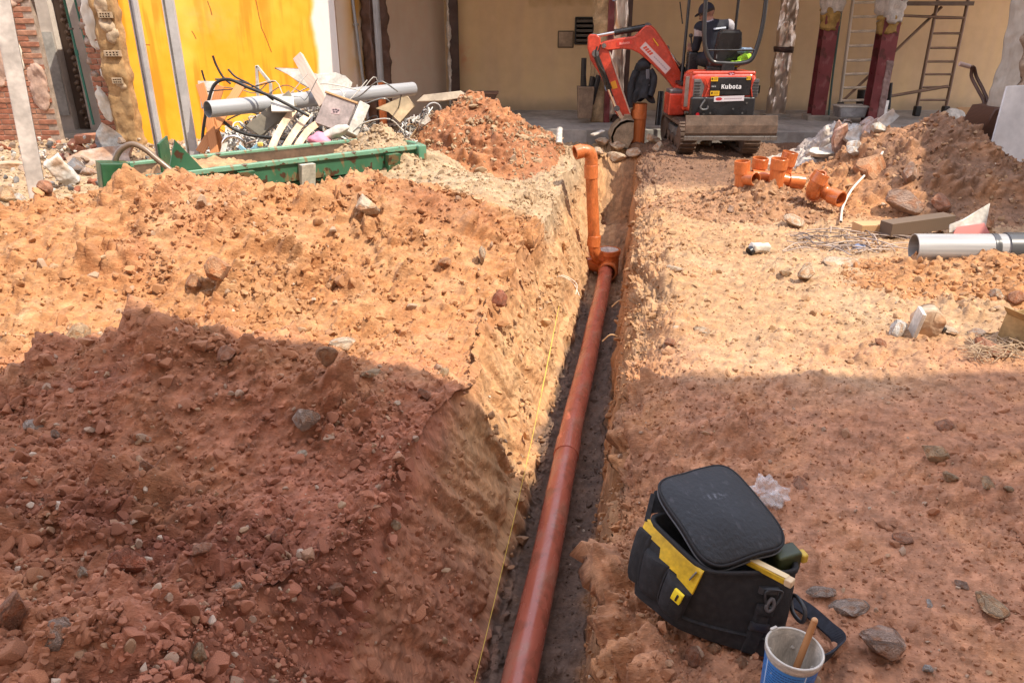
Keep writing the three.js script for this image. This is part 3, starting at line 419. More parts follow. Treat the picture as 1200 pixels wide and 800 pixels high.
  { // dark stripped column with two service pipes at the ochre wall's end
    const o = col(442, 70, 12.12, 'stripped_column', 'dark stripped column against the return wall behind the debris'); part('column', rough(rbox(0.34, 3.3, 0.2, 0.03, [0, 1.65, 0], [0, 0.9, 0]), 0.035, 6, 3), mat(L(0.13, 0.07, 0.05), 0.9, grimy), o);
    const a = thing('drain_pipe', 'thick grey drain pipe with an orange foot on the dark stripped column', 'pipe', [o.position.x + 0.07, 0.09, o.position.z + 0.23]); part('pipe', rod([0, 0.5, 0], [0, 3.3, 0], 0.05, 0.05, 16), M.greyPvc, a); part('foot', rod([0, 0, 0], [0, 0.62, 0], 0.058, 0.058, 16), M.orangePvc, a);
    const b = thing('conduit', 'thin leaning grey conduit left of the drain pipe', 'pipe', [o.position.x - 0.16, 0.09, o.position.z + 0.2], [0, 0, 0.06]); part('pipe', rod([0, 0, 0], [0, 3.3, 0], 0.022), M.greyPvc, b); part('clip', rb(0.07, 0.03, 0.06, 0.005, [0, 1.4, -0.01]), M.steel, b);
  }
  { // pillar at the right with broken plaster
    const o = thing('pillar', 'pale plastered pillar with chipped edge and dangling wires at the right', 'pillar', [6.12, 0, -8.9]);
    part('plaster', rough(rbox(1.15, 3.4, 0.75, 0.035, [0, 1.7, 0]), 0.045, 2.6, 5), mat(L(0.56, 0.50, 0.42), 0.95, { map: rep(plasterMap, 0.8), bumpMap: plasterBump, bumpScale: 0.015 }), o);
    part('chipped_edge', rough(rbox(0.26, 3.2, 0.3, 0.03, [-0.50, 1.6, 0.27]), 0.07, 5, 11), mat(L(0.48, 0.36, 0.26), 1, { map: rep(grimeMap, 1.5), bumpMap: plasterBump, bumpScale: 0.02 }), o);
    part('wire', [tube([[-0.15, 2.4, 0.44], [-0.22, 1.8, 0.46], [-0.33, 1.3, 0.47], [-0.36, 0.95, 0.48], [-0.28, 0.8, 0.48], [-0.22, 1.0, 0.47]], 0.006, 40, 6), tube([[-0.1, 2.4, 0.44], [-0.05, 1.7, 0.46], [-0.15, 1.45, 0.47], [-0.17, 1.2, 0.47]], 0.005, 30, 6), tube([[-0.02, 2.4, 0.44], [-0.01, 1.9, 0.46], [-0.14, 1.55, 0.47], [-0.2, 1.42, 0.47]], 0.005, 30, 6)], M.rubber, o); part('wire_box', rb(0.03, 0.16, 0.03, 0.004, [-0.18, 1.3, 0.47]), M.blackPlastic, o);
    { const q = [[1185, 101], [1245, 98], [1275, 215], [1206, 213], [1161, 172]].map(([x, y]) => atT(x, y, 8.1)), o0 = q[4].clone(), d = thing('white_board', 'plain white board leaning on the pillar behind the brown heap', 'board', o0.toArray(), [-0.12, 0, 0]); part('board', boxUV(plain(extrude(q.map((v) => [v.x - o0.x, v.y - o0.y]), 0.03, 0.004))), mat(L(0.88, 0.88, 0.90), 0.7, { map: rep(plasterMap, 0.7) }), d); }
  }
}
{ // fittings on the back wall
  const p = atT(685, 36, 13.83), o = thing('vent', 'dark louvred vent on the back wall left of the digger arm', 'vent', [p.x, p.y, -13.83]); part('frame', [rb(0.32, 0.03, 0.05, 0.006, [0, 0.2, 0]), rb(0.32, 0.03, 0.05, 0.006, [0, -0.2, 0]), rb(0.03, 0.4, 0.05, 0.006, [-0.15, 0, 0]), rb(0.03, 0.4, 0.05, 0.006, [0.15, 0, 0])], M.rubber, o); part('backing', bx(0.3, 0.4, 0.01, [0, 0, -0.015]), M.rubber, o);
  for (let i = 0; i < 5; i++) part('slat', rb(0.27, 0.05, 0.012, 0.003, [0, -0.15 + i * 0.075, 0.012], [0.7, 0, 0]), mat(L(0.16, 0.14, 0.12), 0.7), o);
  const q = atT(663, 46, 13.83), b = thing('wall_box', 'small square junction box let into the back wall left of the vent', 'box', [q.x, q.y, -13.83]); part('frame', [rb(0.26, 0.018, 0.03, 0.004, [0, 0.125, 0]), rb(0.26, 0.018, 0.03, 0.004, [0, -0.125, 0]), rb(0.018, 0.24, 0.03, 0.004, [-0.125, 0, 0]), rb(0.018, 0.24, 0.03, 0.004, [0.125, 0, 0])], mat(L(0.12, 0.09, 0.06), 0.9), b); part('cover', rough(rb(0.23, 0.23, 0.02, 0.004, [0, 0, 0], undefined, 3), 0.008, 9), mat(L(0.5, 0.39, 0.29), 0.9, { map: grimeMap }), b);
  const h = atT(887, 105, 13.83); part('wall_slot', [rb(0.03, 0.13, 0.02, 0.005, [-0.035, 0, 0]), rb(0.03, 0.13, 0.02, 0.005, [0.04, 0.005, 0])], M.rubber, (() => { const g = thing('wall_slots', 'pair of small dark slots in the back wall right of the digger', 'vent', [h.x, h.y, -13.835]); return g; })());
}

/* ------------------------------------------------ loose crumbs, clods and pebbles nobody could count */
{
  const shapes = [0, 1, 2, 3, 4, 5].map((i) => toCreasedNormals(plain(rockGeo(200 + i, 2, i < 3 ? 10 : 12, i < 3 ? 0.10 : 0.03, 0.07)), 0.3));
  const bins = shapes.map(() => []), r = rng(4242), q = new THREE.Quaternion(), e = new THREE.Euler();
  function put(x, t, size, col, sink = 0.25, y = topH(x, t)) {
    e.set(r() * 6.3, r() * 6.3, r() * 6.3); const k = 0.75 + r() * 0.5, m = new THREE.Matrix4().compose(V(x, y + size * (0.5 - sink) * 0.7, -t), q.setFromEuler(e).clone(), V(size * 1.25 * k, size * 1.25 * (0.6 + 0.35 * r()), size * 1.25 / k));
    bins[Math.floor(r() * shapes.length)].push([m, col]);
  }
  const N = 300000;
  for (let i = 0; i < N; i++) {
    const z = Math.pow(r(), 1.35), t = 1.05 + z * 9.6, half = 0.75 * t + 0.7, x = (r() * 2 - 1) * half, [s, tau] = toST(x, t);
    if (s > 0.02 && s < 0.86) { if (s > 0.27 && s < 0.47 ? true : r() < (s < 0.28 ? 0.2 : 0.7)) continue; }
    const left = s > 0.5, dens = left ? 0.14 + 0.3 * sst(3.4, 2.8, t) + 1.0 * sst(-0.12, 0.28, fbm(x * 1.7 + 11, t * 1.7 + 3, 3)) : 0.24 + 0.5 * gau(s, 0, -0.05, 0, 0.25, 1) + 0.3 * sst(0.05, 0.4, fbm(x * 1.3 + 60, t * 1.3, 3));
    if (r() > dens) continue;
    const u = r(), size = (left ? 0.0045 + 0.032 * Math.pow(u, 4) + (u > 0.985 ? 0.035 * r() : 0) : 0.0035 + 0.018 * Math.pow(u, 4.5) + (u > 0.985 ? 0.03 * r() : 0)) * (0.8 + 0.07 * t);
    const y = topH(x, t), base = soilColour(x, t, y), kind = r();
    const col = kind < 0.93 ? base.map(((f) => (c) => c * f)(0.80 + 0.3 * r())) : kind < 0.97 ? mix3(base, soil.pale, 0.3 + 0.6 * r()) : kind < 0.99 ? mix3(base, [0.46, 0.34, 0.25], 0.8) : mix3(base, [0.64, 0.53, 0.42], 0.8);
    put(x, t, size, col, kind < 0.88 ? 0.5 : 0.42, y);
  }
  for (const h of heaps) for (let i = 0; i < 1800; i++) {               // crumbs on the heaps and rolled to their feet
    const a = r() * 6.283, d = Math.sqrt(r()) * 1.12, x = h.cx + Math.cos(a) * d * h.rx, t = h.ct + Math.sin(a) * d * h.rt; if (toST(x, t)[0] > -0.1 && toST(x, t)[0] < 0.95) continue;
    const y = topH(x, t), cc = typeof h.colour === 'function' ? h.colour(x, t, y, r() - 0.5) : h.colour, f = 0.75 + 0.5 * r();
    put(x, t, 0.010 + 0.05 * Math.pow(r(), 4.5), r() < 0.85 ? cc.map((c) => c * f) : mix3(cc, soil.pale, 0.5), 0.5, y);
  }
  const m = mat(L(1, 1, 1), 1, { map: rep(soilMap, 3) });
  const names = ['soil_crumbs', 'soil_crumbs', 'soil_crumbs', 'gravel', 'gravel', 'gravel'];
  shapes.forEach((g, i) => {
    const o = shade(new THREE.InstancedMesh(g, m, bins[i].length)); o.name = numbered(names[i]); o.userData.kind = 'stuff'; o.userData.label = i < 3 ? 'loose crumbs and clods of orange soil over the ground' : 'small stones and grit scattered over the ground';
    const c = new THREE.Color(); bins[i].forEach(([mm, col], k) => { o.setMatrixAt(k, mm); o.setColorAt(k, c.setRGB(...col)); }); scene.add(o);
  });
}

/* ------------------------------------------------ drains in and beside the trench */
{
  const ax = 0.36, sh = (tau) => 0.02 * sst(3.2, 6.9, tau), at3 = (s, tau, y) => { const [x, t] = toXT(s, tau); return [x, y, -t]; };
  const fl = (tau) => -depthAt(tau) + 0.10;
  const o = thing('sewer_pipe', 'long red brown sewer pipe laid straight along the trench floor', 'pipe');
  const dustyPipe = tex(512, (u, v) => { const n = fbm(u * 6, v * 4, 5, 4), f = fbm(u * 40, v * 6, 4, 6); let c = [0.86 + 0.1 * n, 0.52 + 0.08 * n, 0.42 + 0.07 * n]; c = mix3(c, [0.80, 0.62, 0.52], 0.55 * sst(0.0, 0.4, n + 0.4 * f)); return mix3(c, [0.55, 0.38, 0.30], 0.35 * sst(0.1, 0.4, fbm(u * 16 + 4, v * 5, 5, 5))); }), pm = mat(L(0.62, 0.52, 0.50), 0.42, { map: rep(dustyPipe, 5, 1), roughnessMap: rep(scuff, 6, 1) });
  const pts = []; for (let k = 0; k <= 24; k++) { const tau = 0.2 + k * (7.62 - 0.2) / 24; pts.push(at3(ax - sh(tau) + 0.01 * noise2(tau * 0.8, 4), tau, fl(Math.min(tau, 7.2)) + 0.01 * noise2(tau, 9))); }
  part('pipe', tube(pts, 0.0715, 120, 28), pm, o);
  for (const tau of [4.05]) { const c = curve(pts).getPointAt((tau - 0.2) / 7.42), d = curve(pts).getTangentAt((tau - 0.2) / 7.42), e = d.clone().multiplyScalar(0.085); part('socket', [hollow(c.clone().sub(e).toArray(), c.clone().add(e).toArray(), 0.077, 0.068)], pm, o); }
  // inspection branch with its open top ringed white
  const b = at3(ax - 0.03, 7.78, fl(7.2)), br = thing('branch_fitting', 'orange branch fitting with a white ringed top at the end of the long pipe', 'pipe fitting', b);
  part('body', [hollow([0, -0.08, 0], [0, 0.15, 0], 0.112, 0.103), hollow([-0.03, 0, 0.22], [-0.005, 0, 0.06], 0.095, 0.08)], M.orangePvc, br);
  part('rim', hollow([0, 0.135, 0], [0, 0.185, 0], 0.126, 0.104), M.orangePvc, br); part('cap', rod([0, 0.12, 0], [0, 0.181, 0], 0.105, 0.105, 28), mat(L(0.72, 0.68, 0.65), 0.5, grimy), br, 'white cap');
  part('side_arm', [hollow([-0.06, 0.0, 0], [-0.24, 0.04, 0.02], 0.07, 0.06)], M.orangePvc, br);
  // riser that turns to the left at the top
  const rp = atT(691, 236, 7.62), y0 = -0.50, top = atT(690, 176, 7.62).y, rs = thing('riser_pipe', 'upright orange riser pipe with an elbow on top, left side of the trench', 'pipe', [rp.x, 0, rp.z], [0, 0.3, 0]);
  part('pipe', rod([0.06, y0, 0.02], [0, top - 0.16, 0], 0.060, 0.060, 24), M.orangePvc, rs);
  part('elbow', [tube([[0, top - 0.16, 0], [0, top - 0.08, 0], [-0.03, top - 0.02, 0], [-0.10, top, 0], [-0.115, top, 0]], 0.064, 24, 24), hollow([0.005, top - 0.27, 0], [0, top - 0.14, 0], 0.069, 0.055), hollow([-0.10, top, 0], [-0.175, top - 0.015, 0], 0.069, 0.055)], M.orangePvc, rs);
  part('foot_bend', [tube([[0.06, y0, 0.02], [0.07, y0 - 0.1, 0.02], [0.14, y0 - 0.2, 0], [0.26, y0 - 0.22, -0.02]], 0.062, 20, 20), hollow([0.055, y0 - 0.05, 0.02], [0.06, y0 + 0.06, 0.02], 0.069, 0.055)], M.orangePvc, rs);
}
{ // setting-out line on the trench's left side: its knot on the bank, then down to the foreground
  const [x0, t0] = onPlane(637, 328, 0.12), P = [[x0, topH(x0, t0) + 0.01, -t0]]; for (let k = 0; k <= 10; k++) { const tau = 5.6 - k * 0.5, s = 0.60 - 0.008 * k, [x, t] = toXT(s - 0.03 * Math.sin(k * 0.33), tau); P.push([x, Math.max(groundH(x, t) + 0.015, -0.46 - 0.04 * k), -t]); }
  tag(solo('string_line', tube(P, 0.0016, 160, 5), mat(L(0.70, 0.50, 0.08), 0.7), '', ''), 'thin yellow setting-out string running down the left trench side', 'string');
  const k = rest(655, 330, 0.1), r = rng(3), g = []; for (let i = 0; i < 2; i++) { const a = [k.x + 0.05 * (r() - 0.5), k.y + 0.015, k.z + 0.05 * (r() - 0.5)]; g.push(tube([a, [a[0] + 0.06 * r(), a[1] + 0.015, a[2] + 0.06 * r()], [a[0] + 0.14 * r() + 0.02, a[1] - 0.02 - 0.02 * r(), a[2] + 0.15 * r()], [a[0] + 0.10 + 0.1 * r(), a[1] - 0.06 - 0.1 * r(), a[2] + 0.1 + 0.15 * r()]], 0.003, 14, 4)); }
  tag(solo('torn_string', g, mat(L(0.72, 0.66, 0.56), 0.9)), 'frayed white twine hanging on the left lip of the trench', 'string');
  for (const [px, py, label] of [[726, 395, 'pale root end sticking out low in the right trench side'], [735, 355, 'pale root end sticking out higher in the right trench side']]) { const [x, t] = onPlane(px, py, -0.25); tag(solo('root', tube([[x, -0.25, -t], [x - 0.06, -0.22, -t + 0.03], [x - 0.11, -0.27, -t + 0.02]], 0.005, 10, 5), M.wood), label, 'root'); }
}
{ // capped pipe with clothes on it beside the digger bucket
  const p = atT(747, 160, 11.0), o = thing('orange_pipe', 'upright orange pipe with a jacket hung on it behind the digger bucket', 'pipe', [p.x, 0, p.z]); part('pipe', hollow([0, -0.5, 0], [0.01, 0.50, 0], 0.1, 0.09), M.orangePvc, o); part('socket', hollow([0, 0.30, 0], [0, 0.42, 0], 0.11, 0.098), M.orangePvc, o);
  const cloth = mat(L(0.035, 0.037, 0.045), 0.95, { map: rep(grimeMap, 3), sheen: 0.4, sheenRoughness: 0.6, sheenColor: L(0.2, 0.2, 0.24) }), jp = thing('jacket', 'dark jacket draped over the top of the upright orange pipe', 'jacket', [p.x + 0.01, 0.42, p.z + 0.02]);
  const cp = mv(new THREE.CylinderGeometry(0.11, 0.21, 0.56, 44, 30, true), [0, 0.30, 0]), a = cp.attributes.position;
  for (let i = 0; i < a.count; i++) { const y = a.getY(i), th = Math.atan2(a.getZ(i), a.getX(i)), f = 1 + 0.16 * Math.sin(th * 5 + 1.5 * y * 6) * (1 - y) + 0.1 * noise2(th * 2, y * 7) + 0.22 * Math.sin(th * 2 + 0.6); a.setXYZ(i, a.getX(i) * f, y - 0.05 * Math.sin(th * 3), a.getZ(i) * f * 0.8); }
  part('body', rough(cp, 0.02, 9, 4), cloth, jp); part('hood', rough(mv(new THREE.SphereGeometry(0.15, 28, 18), [0.02, 0.60, 0], [0, 0, 0.2], [1, 0.72, 0.9]), 0.03, 7, 8), cloth, jp);
  part('sleeve', [rough(tube([[0.13, 0.52, 0.05], [0.21, 0.40, 0.08], [0.20, 0.22, 0.1], [0.15, 0.10, 0.12]], 0.06, 20, 14), 0.015, 10, 3)], cloth, jp); part('sleeve', [rough(tube([[-0.13, 0.5, 0.03], [-0.2, 0.3, 0.05], [-0.22, 0.05, 0.06], [-0.2, -0.1, 0.06]], 0.055, 20, 14), 0.015, 10, 6)], cloth, jp); part('lapel', rough(rb(0.07, 0.28, 0.03, 0.012, [0.09, 0.40, 0.11], [0, 0.4, 0.12], 4), 0.015, 14), mat(L(0.16, 0.16, 0.175), 0.95), jp, 'grey lining of the jacket'); jp.scale.set(0.72, 0.78, 0.75); jp.position.y = 0.53;
}
{ // orange fittings on their little heap
  const G = 'orange drain fittings on the small heap', y0 = (x, t) => topH(x, t);
  const R = 0.062, q = (px, py, t) => atT(px, py, t);
  const mk = (name, label, p, rot, geos) => { const o = thing(name, label, 'pipe fitting', [p.x, p.y, p.z], rot, G); geos.forEach(([n, g]) => part(n, g, M.orangePvc, o)); return o; };
  mk('pipe_fitting', 'orange tee fitting at the left end of the fittings row, mouth up', q(869, 216, 7.05), [0, 0.3, 0.08], [['body', [hollow([0, -0.04, 0], [0, 0.2, 0], R, R - 0.008)]], ['socket', [hollow([0, 0.10, 0], [0, 0.215, 0], R + 0.009, R - 0.002)]], ['branch', [hollow([0.02, 0.06, 0.03], [0.05, 0.07, 0.15], R, R - 0.008)]]]);
  mk('pipe_fitting', 'orange open socket fitting second from left in the fittings row', q(888, 205, 7.2), [0.1, 0.2, -0.05], [['body', hollow([0, -0.06, 0], [0, 0.12, 0], R, R - 0.008)], ['socket', hollow([0, 0.07, 0], [0, 0.16, 0], R + 0.012, R)]]);
  mk('pipe_fitting', 'orange horizontal pipe piece lying behind the tall fitting', q(908, 209, 7.12), [0, 0, -0.13], [['body', hollow([-0.22, 0, 0], [0.27, 0, 0], R - 0.006, R - 0.014)], ['socket', hollow([0.13, 0, 0], [0.27, 0, 0], R + 0.006, R - 0.006)]]);
  mk('pipe_fitting', 'tall yellowish orange coupling standing in the middle of the row', q(909, 216, 6.98), [0.05, 0, -0.03], [['body', hollow([0, -0.04, 0], [0, 0.22, 0], R + 0.006, R - 0.006)], ['socket', hollow([0, 0.14, 0], [0, 0.235, 0], R + 0.014, R)]]);
  mk('pipe_fitting', 'orange bend tilted upright behind the tall coupling', q(918, 206, 7.2), [0.05, 0, -0.16], [['body', hollow([0, -0.06, 0], [0, 0.18, 0], R, R - 0.008)], ['socket', hollow([0, 0.1, 0], [0, 0.225, 0], R + 0.01, R - 0.002)]]);
  const bend = (label, px, py, t, rot) => mk('pipe_fitting', label, q(px, py, t), rot, [['body', tube([[0, -0.08, 0], [0, 0, 0], [0.03, 0.06, 0], [0.09, 0.09, 0], [0.12, 0.095, 0]], R - 0.003, 20, 22)], ['socket', [hollow([0, -0.02, 0], [0, -0.13, 0], R + 0.009, R - 0.002), hollow([0.09, 0.092, 0], [0.18, 0.10, 0], R + 0.009, R - 0.002)]]]);
  bend('pinkish orange elbow lying at the right foot of the fittings heap, left one', 953, 226, 6.75, [0.5, 0.7, 0.9]); bend('orange elbow lying right of the pinkish one, its dark mouth open', 972, 228, 6.72, [0.9, -0.9, 2.2]);
}
{ // big grey pipe on the right
  const a = atT(1071, 291, 5.15), d = V(1, 0.03, 0.12).normalize(), e = a.clone().addScaledVector(d, 3.0), o = thing('drain_pipe', 'big pale grey plastic pipe lying across the right side, open end left', 'pipe');
  part('pipe', hollow(a.toArray(), e.toArray(), 0.102, 0.096, 40), mat(L(0.50, 0.51, 0.53), 0.35, { map: rep(grimeMap, 2), roughnessMap: scuff }), o); part('socket', [hollow(a.clone().addScaledVector(d, 0.49).toArray(), a.clone().addScaledVector(d, 0.53).toArray(), 0.106, 0.1, 40), hollow(a.clone().addScaledVector(d, 0.585).toArray(), a.clone().addScaledVector(d, 3.0).toArray(), 0.113, 0.102, 40)], mat(L(0.12, 0.125, 0.135), 0.4, grimy), o, 'darker grey socket');
}

/* ------------------------------------------------ lettering and stickers: flat print on small plates */
function canvasTex(w, h, draw) { const c = document.createElement('canvas'); c.width = w; c.height = h; const x = c.getContext('2d'); draw(x, w, h); const t = new THREE.CanvasTexture(c); t.colorSpace = THREE.SRGBColorSpace; t.needsUpdate = true; return t; }
function plate(w, h, t, rough_ = 0.5) { const g = new THREE.BoxGeometry(w, h, 0.003); return [g, [0, 1, 2, 3, 4, 5].map(() => 0), mat(L(1, 1, 1), rough_, { map: t })]; }
function sticker(name, w, h, draw, parent, p, r, label, px = 256) { const o = part(name, unitUV(new THREE.BoxGeometry(w, h, 0.003), w, h), mat(L(0.9, 0.9, 0.9), 0.45, { map: canvasTex(px, Math.max(16, Math.round(px * h / w)), draw) }), parent, label); o.position.set(...p); o.rotation.set(...r); return o; }

/* ------------------------------------------------ the mini digger */
const DIG = V(2.60, 0, -10.45);
{
  const red = mat(L(0.74, 0.085, 0.045), 0.38, { map: rep(grimeMap, 1.3), roughnessMap: scuff, clearcoat: 0.3, clearcoatRoughness: 0.35 }), black = mat(L(0.028, 0.028, 0.032), 0.5, grimy), grey = mat(L(0.17, 0.17, 0.18), 0.6, grimy), mud = mat(L(0.16, 0.105, 0.075), 0.85, { map: rep(grimeMap, 2), bumpMap: plasterBump, bumpScale: 0.01 }), yellow = mat(L(0.75, 0.42, 0.03), 0.5);
  const E = thing('mini_digger', 'red mini digger with black rear panel, dozer blade raised towards the viewer', 'mini digger', DIG.toArray());
  const lp = (px, py, t) => atT(px, py, t).sub(DIG), lo = (px, py, t) => { const v = lp(px, py, t); return [v.x, v.y, v.z]; };
  // tracks
  const stadium = (len, r, n = 14) => { const a = []; for (let i = 0; i <= n; i++) { const q = -Math.PI / 2 + Math.PI * i / n; a.push([len / 2 + r * Math.cos(q), r * Math.sin(q)]); } for (let i = 0; i <= n; i++) { const q = Math.PI / 2 + Math.PI * i / n; a.push([-len / 2 + r * Math.cos(q), r * Math.sin(q)]); } return a; };
  for (const s of [-1, 1]) {
    const x = s * 0.40, tr = part('track', (() => { const g = [extrude(stadium(0.98, 0.185), 0.22, 0.01, [stadium(0.98, 0.15).reverse()])]; const path = stadium(0.98, 0.19, 10); const per = [];
      for (let i = 0; i < path.length; i++) { const a = path[i], b = path[(i + 1) % path.length], n = Math.max(1, Math.round(Math.hypot(b[0] - a[0], b[1] - a[1]) / 0.07)); for (let k = 0; k < n; k++) per.push([lerp(a[0], b[0], k / n), lerp(a[1], b[1], k / n), Math.atan2(b[1] - a[1], b[0] - a[0])]); }
      for (const [u, v, an] of per) g.push(bx(0.032, 0.024, 0.20, [u, v, 0], [0, 0, an]));
      return join(g).rotateY(Math.PI / 2).translate(x, 0.195, 0); })(), mud, E);
    part('idler', rod([x - 0.09, 0.195, 0.49], [x + 0.09, 0.195, 0.49], 0.148, 0.148, 24), mud, tr); part('sprocket', rod([x - 0.09, 0.195, -0.49], [x + 0.09, 0.195, -0.49], 0.148, 0.148, 16), mud, tr); for (const z of [-0.25, 0, 0.25]) part('roller', rod([x - 0.08, 0.12, z], [x + 0.08, 0.12, z], 0.07), mud, tr);
    part('track_frame', rb(0.12, 0.14, 0.86, 0.02, [x, 0.20, 0]), grey, tr);
  }
  part('chassis', [rb(0.62, 0.16, 0.6, 0.03, [0, 0.32, 0]), rod([0, 0.36, 0], [0, 0.47, 0], 0.26, 0.26, 28)], grey, E);
  // blade, raised, on its two arms
  { const pts = [[0, 0], [0.03, 0.0], [0.055, 0.07], [0.05, 0.16], [0.02, 0.27], [-0.01, 0.27], [0.02, 0.16], [0.025, 0.07]]; const b = part('dozer_blade', extrude(pts, 1.10, 0.004).rotateY(-Math.PI / 2).translate(0.02, 0.25, 0.98), mat(L(0.17, 0.115, 0.085), 0.75, { map: rep(grimeMap, 2.5), bumpMap: plasterBump, bumpScale: 0.008, metalness: 0.2 }), E);
    part('cutting_edge', rb(1.12, 0.05, 0.02, 0.004, [0.02, 0.262, 1.035]), M.steel, b); for (const s of [-1, 1]) part('blade_arm', beam([s * 0.26, 0.34, 0.2], [s * 0.3, 0.36, 0.97], 0.07, 0.08), grey, b); part('blade_ram', rod([0, 0.4, 0.3], [0, 0.42, 0.96], 0.035), M.chrome, b); }
  // upper body: the red hood, the black rear, side vents
  const body = part('body', [rb(0.82, 0.50, 0.5, 0.09, [0, 0.735, 0.30], undefined, 4), rb(0.80, 0.30, 0.7, 0.05, [0, 0.62, -0.18], undefined, 3)], red, E);
  part('hood_rim', rb(0.78, 0.055, 0.06, 0.025, [0.0, 0.962, 0.50], undefined, 3), red, body);
  part('counterweight', [rb(0.80, 0.235, 0.10, 0.03, [0.01, 0.575, 0.525], undefined, 3), rb(0.08, 0.36, 0.2, 0.03, [0.375, 0.66, 0.46], undefined, 3)], black, E);
  part('rear_panel', rb(0.50, 0.215, 0.03, 0.012, [0.085, 0.815, 0.553], undefined, 2), black, E);
  for (const s of [-1, 1]) { const ch = part('red_chevron', [beam([s < 0 ? -0.235 : 0.355, 0.90, 0.567], [s < 0 ? -0.185 : 0.335, 0.80, 0.567], 0.02, 0.012), beam([s < 0 ? -0.185 : 0.335, 0.80, 0.567], [s < 0 ? -0.225 : 0.36, 0.69, 0.567], 0.02, 0.012)], red, E); const o = part('side_vent', extrude(s < 0 ? [[-0.10, 0.1], [-0.02, 0.1], [0.035, 0.02], [0.01, -0.11], [-0.10, -0.11]] : [[0.07, 0.1], [0.02, 0.1], [-0.03, 0.0], [0.0, -0.11], [0.07, -0.11]], 0.016, 0.004), grey, E); o.position.set(s < 0 ? -0.27 : 0.36, 0.80, 0.555); for (let i = 0; i < 5; i++) part('slat', rb(0.075, 0.008, 0.006, 0.002, [s < 0 ? -0.055 : 0.03, -0.08 + i * 0.035, 0.012]), black, o); }
  part('corner_strip', rb(0.085, 0.36, 0.02, 0.008, [-0.415, 0.74, 0.45], [0, -0.9, 0], 2), mat(L(0.30, 0.26, 0.24), 0.6, grimy), E, 'grey corner light strip');
  part('lock', [tube([[-0.22, 0.66, 0.59], [-0.27, 0.58, 0.6], [-0.25, 0.545, 0.6], [-0.19, 0.55, 0.6], [-0.18, 0.59, 0.6]], 0.012, 18, 8)], grey, E); part('reflector', rod([-0.295, 0.485, 0.575], [-0.295, 0.485, 0.586], 0.022), mat(L(0.7, 0.02, 0.03), 0.3), E, 'red reflector');
  for (const [x, y] of [[-0.22, 0.49], [-0.14, 0.50], [0.14, 0.55], [0.26, 0.50], [0.30, 0.62]]) part('bolt', rod([x, y, 0.572], [x, y, 0.582], 0.012, 0.012, 8), M.steel, E);
  sticker('maker_lettering', 0.27, 0.085, (c, w, h) => { c.fillStyle = '#1b1b1e'; c.fillRect(0, 0, w, h); c.fillStyle = '#efeef0'; c.font = 'bold ' + h * 0.86 + 'px sans-serif'; c.textAlign = 'center'; c.textBaseline = 'middle'; c.fillText('Kubota', w / 2, h * 0.52, w * 0.94); }, E, [0.09, 0.815, 0.571], [0, 0, 0]);
  sticker('model_plate', 0.08, 0.05, (c, w, h) => { c.fillStyle = '#232327'; c.fillRect(0, 0, w, h); c.fillStyle = '#b9b9b9'; for (const x of [0.12, 0.36, 0.6]) c.fillRect(w * x, h * 0.35, w * 0.14, h * 0.3); }, E, [-0.12, 0.815, 0.571], [0, 0, 0]);
  for (const [x, y, w, h] of [[-0.125, 0.90, 0.085, 0.05], [-0.105, 0.735, 0.11, 0.055], [0.29, 0.912, 0.05, 0.042]]) sticker('warning_sticker', w, h, (c, a, b) => { c.fillStyle = '#e8b422'; c.fillRect(0, 0, a, b); c.fillStyle = '#3a2c10'; c.fillRect(a * 0.08, b * 0.2, a * 0.18, b * 0.55); for (let i = 0; i < 3; i++) c.fillRect(a * 0.34, b * (0.22 + i * 0.22), a * 0.55, b * 0.08); }, E, [x, y, 0.5745], [0, 0, 0], 'yellow warning sticker', 64);
  sticker('hire_sticker', 0.37, 0.062, (c, w, h) => { c.fillStyle = '#d9cfd2'; c.fillRect(0, 0, w, h); c.fillStyle = '#b8303a'; c.beginPath(); c.ellipse(w * 0.16, h * 0.5, w * 0.11, h * 0.32, 0, 0, 7); c.fill(); c.fillStyle = '#a58f97'; for (let i = 0; i < 9; i++) c.fillRect(w * (0.34 + i * 0.066), h * 0.40, w * 0.05, h * 0.24); }, E, [0.075, 0.672, 0.5805], [0, 0, 0.035], 'white sticker with a red oval');
  sticker('hood_emblem', 0.075, 0.05, (c, w, h) => { c.fillStyle = '#a8322c'; c.fillRect(0, 0, w, h); c.strokeStyle = '#c9b0c8'; c.lineWidth = h * 0.16; c.beginPath(); c.moveTo(w * 0.15, h * 0.2); c.lineTo(w * 0.4, h * 0.75); c.lineTo(w * 0.55, h * 0.3); c.lineTo(w * 0.85, h * 0.55); c.stroke(); }, E, [0.09, 0.957, 0.534], [0, 0, 0], undefined, 64);
  part('left_step', [rb(0.21, 0.27, 0.36, 0.02, [-0.46, 0.55, -0.08], undefined, 3)], red, E); part('step_plate', rb(0.2, 0.05, 0.3, 0.015, [-0.455, 0.705, -0.08]), grey, E);
  part('floor_plate', rb(0.80, 0.04, 0.62, 0.01, [0, 0.79, -0.33]), black, E);
  // seat and roll-over frame
  const seat = part('seat', [rb(0.42, 0.12, 0.40, 0.05, [0.09, 1.06, -0.02], undefined, 4), rb(0.34, 0.1, 0.32, 0.03, [0.09, 0.97, 0.0], undefined, 2)], black, E);
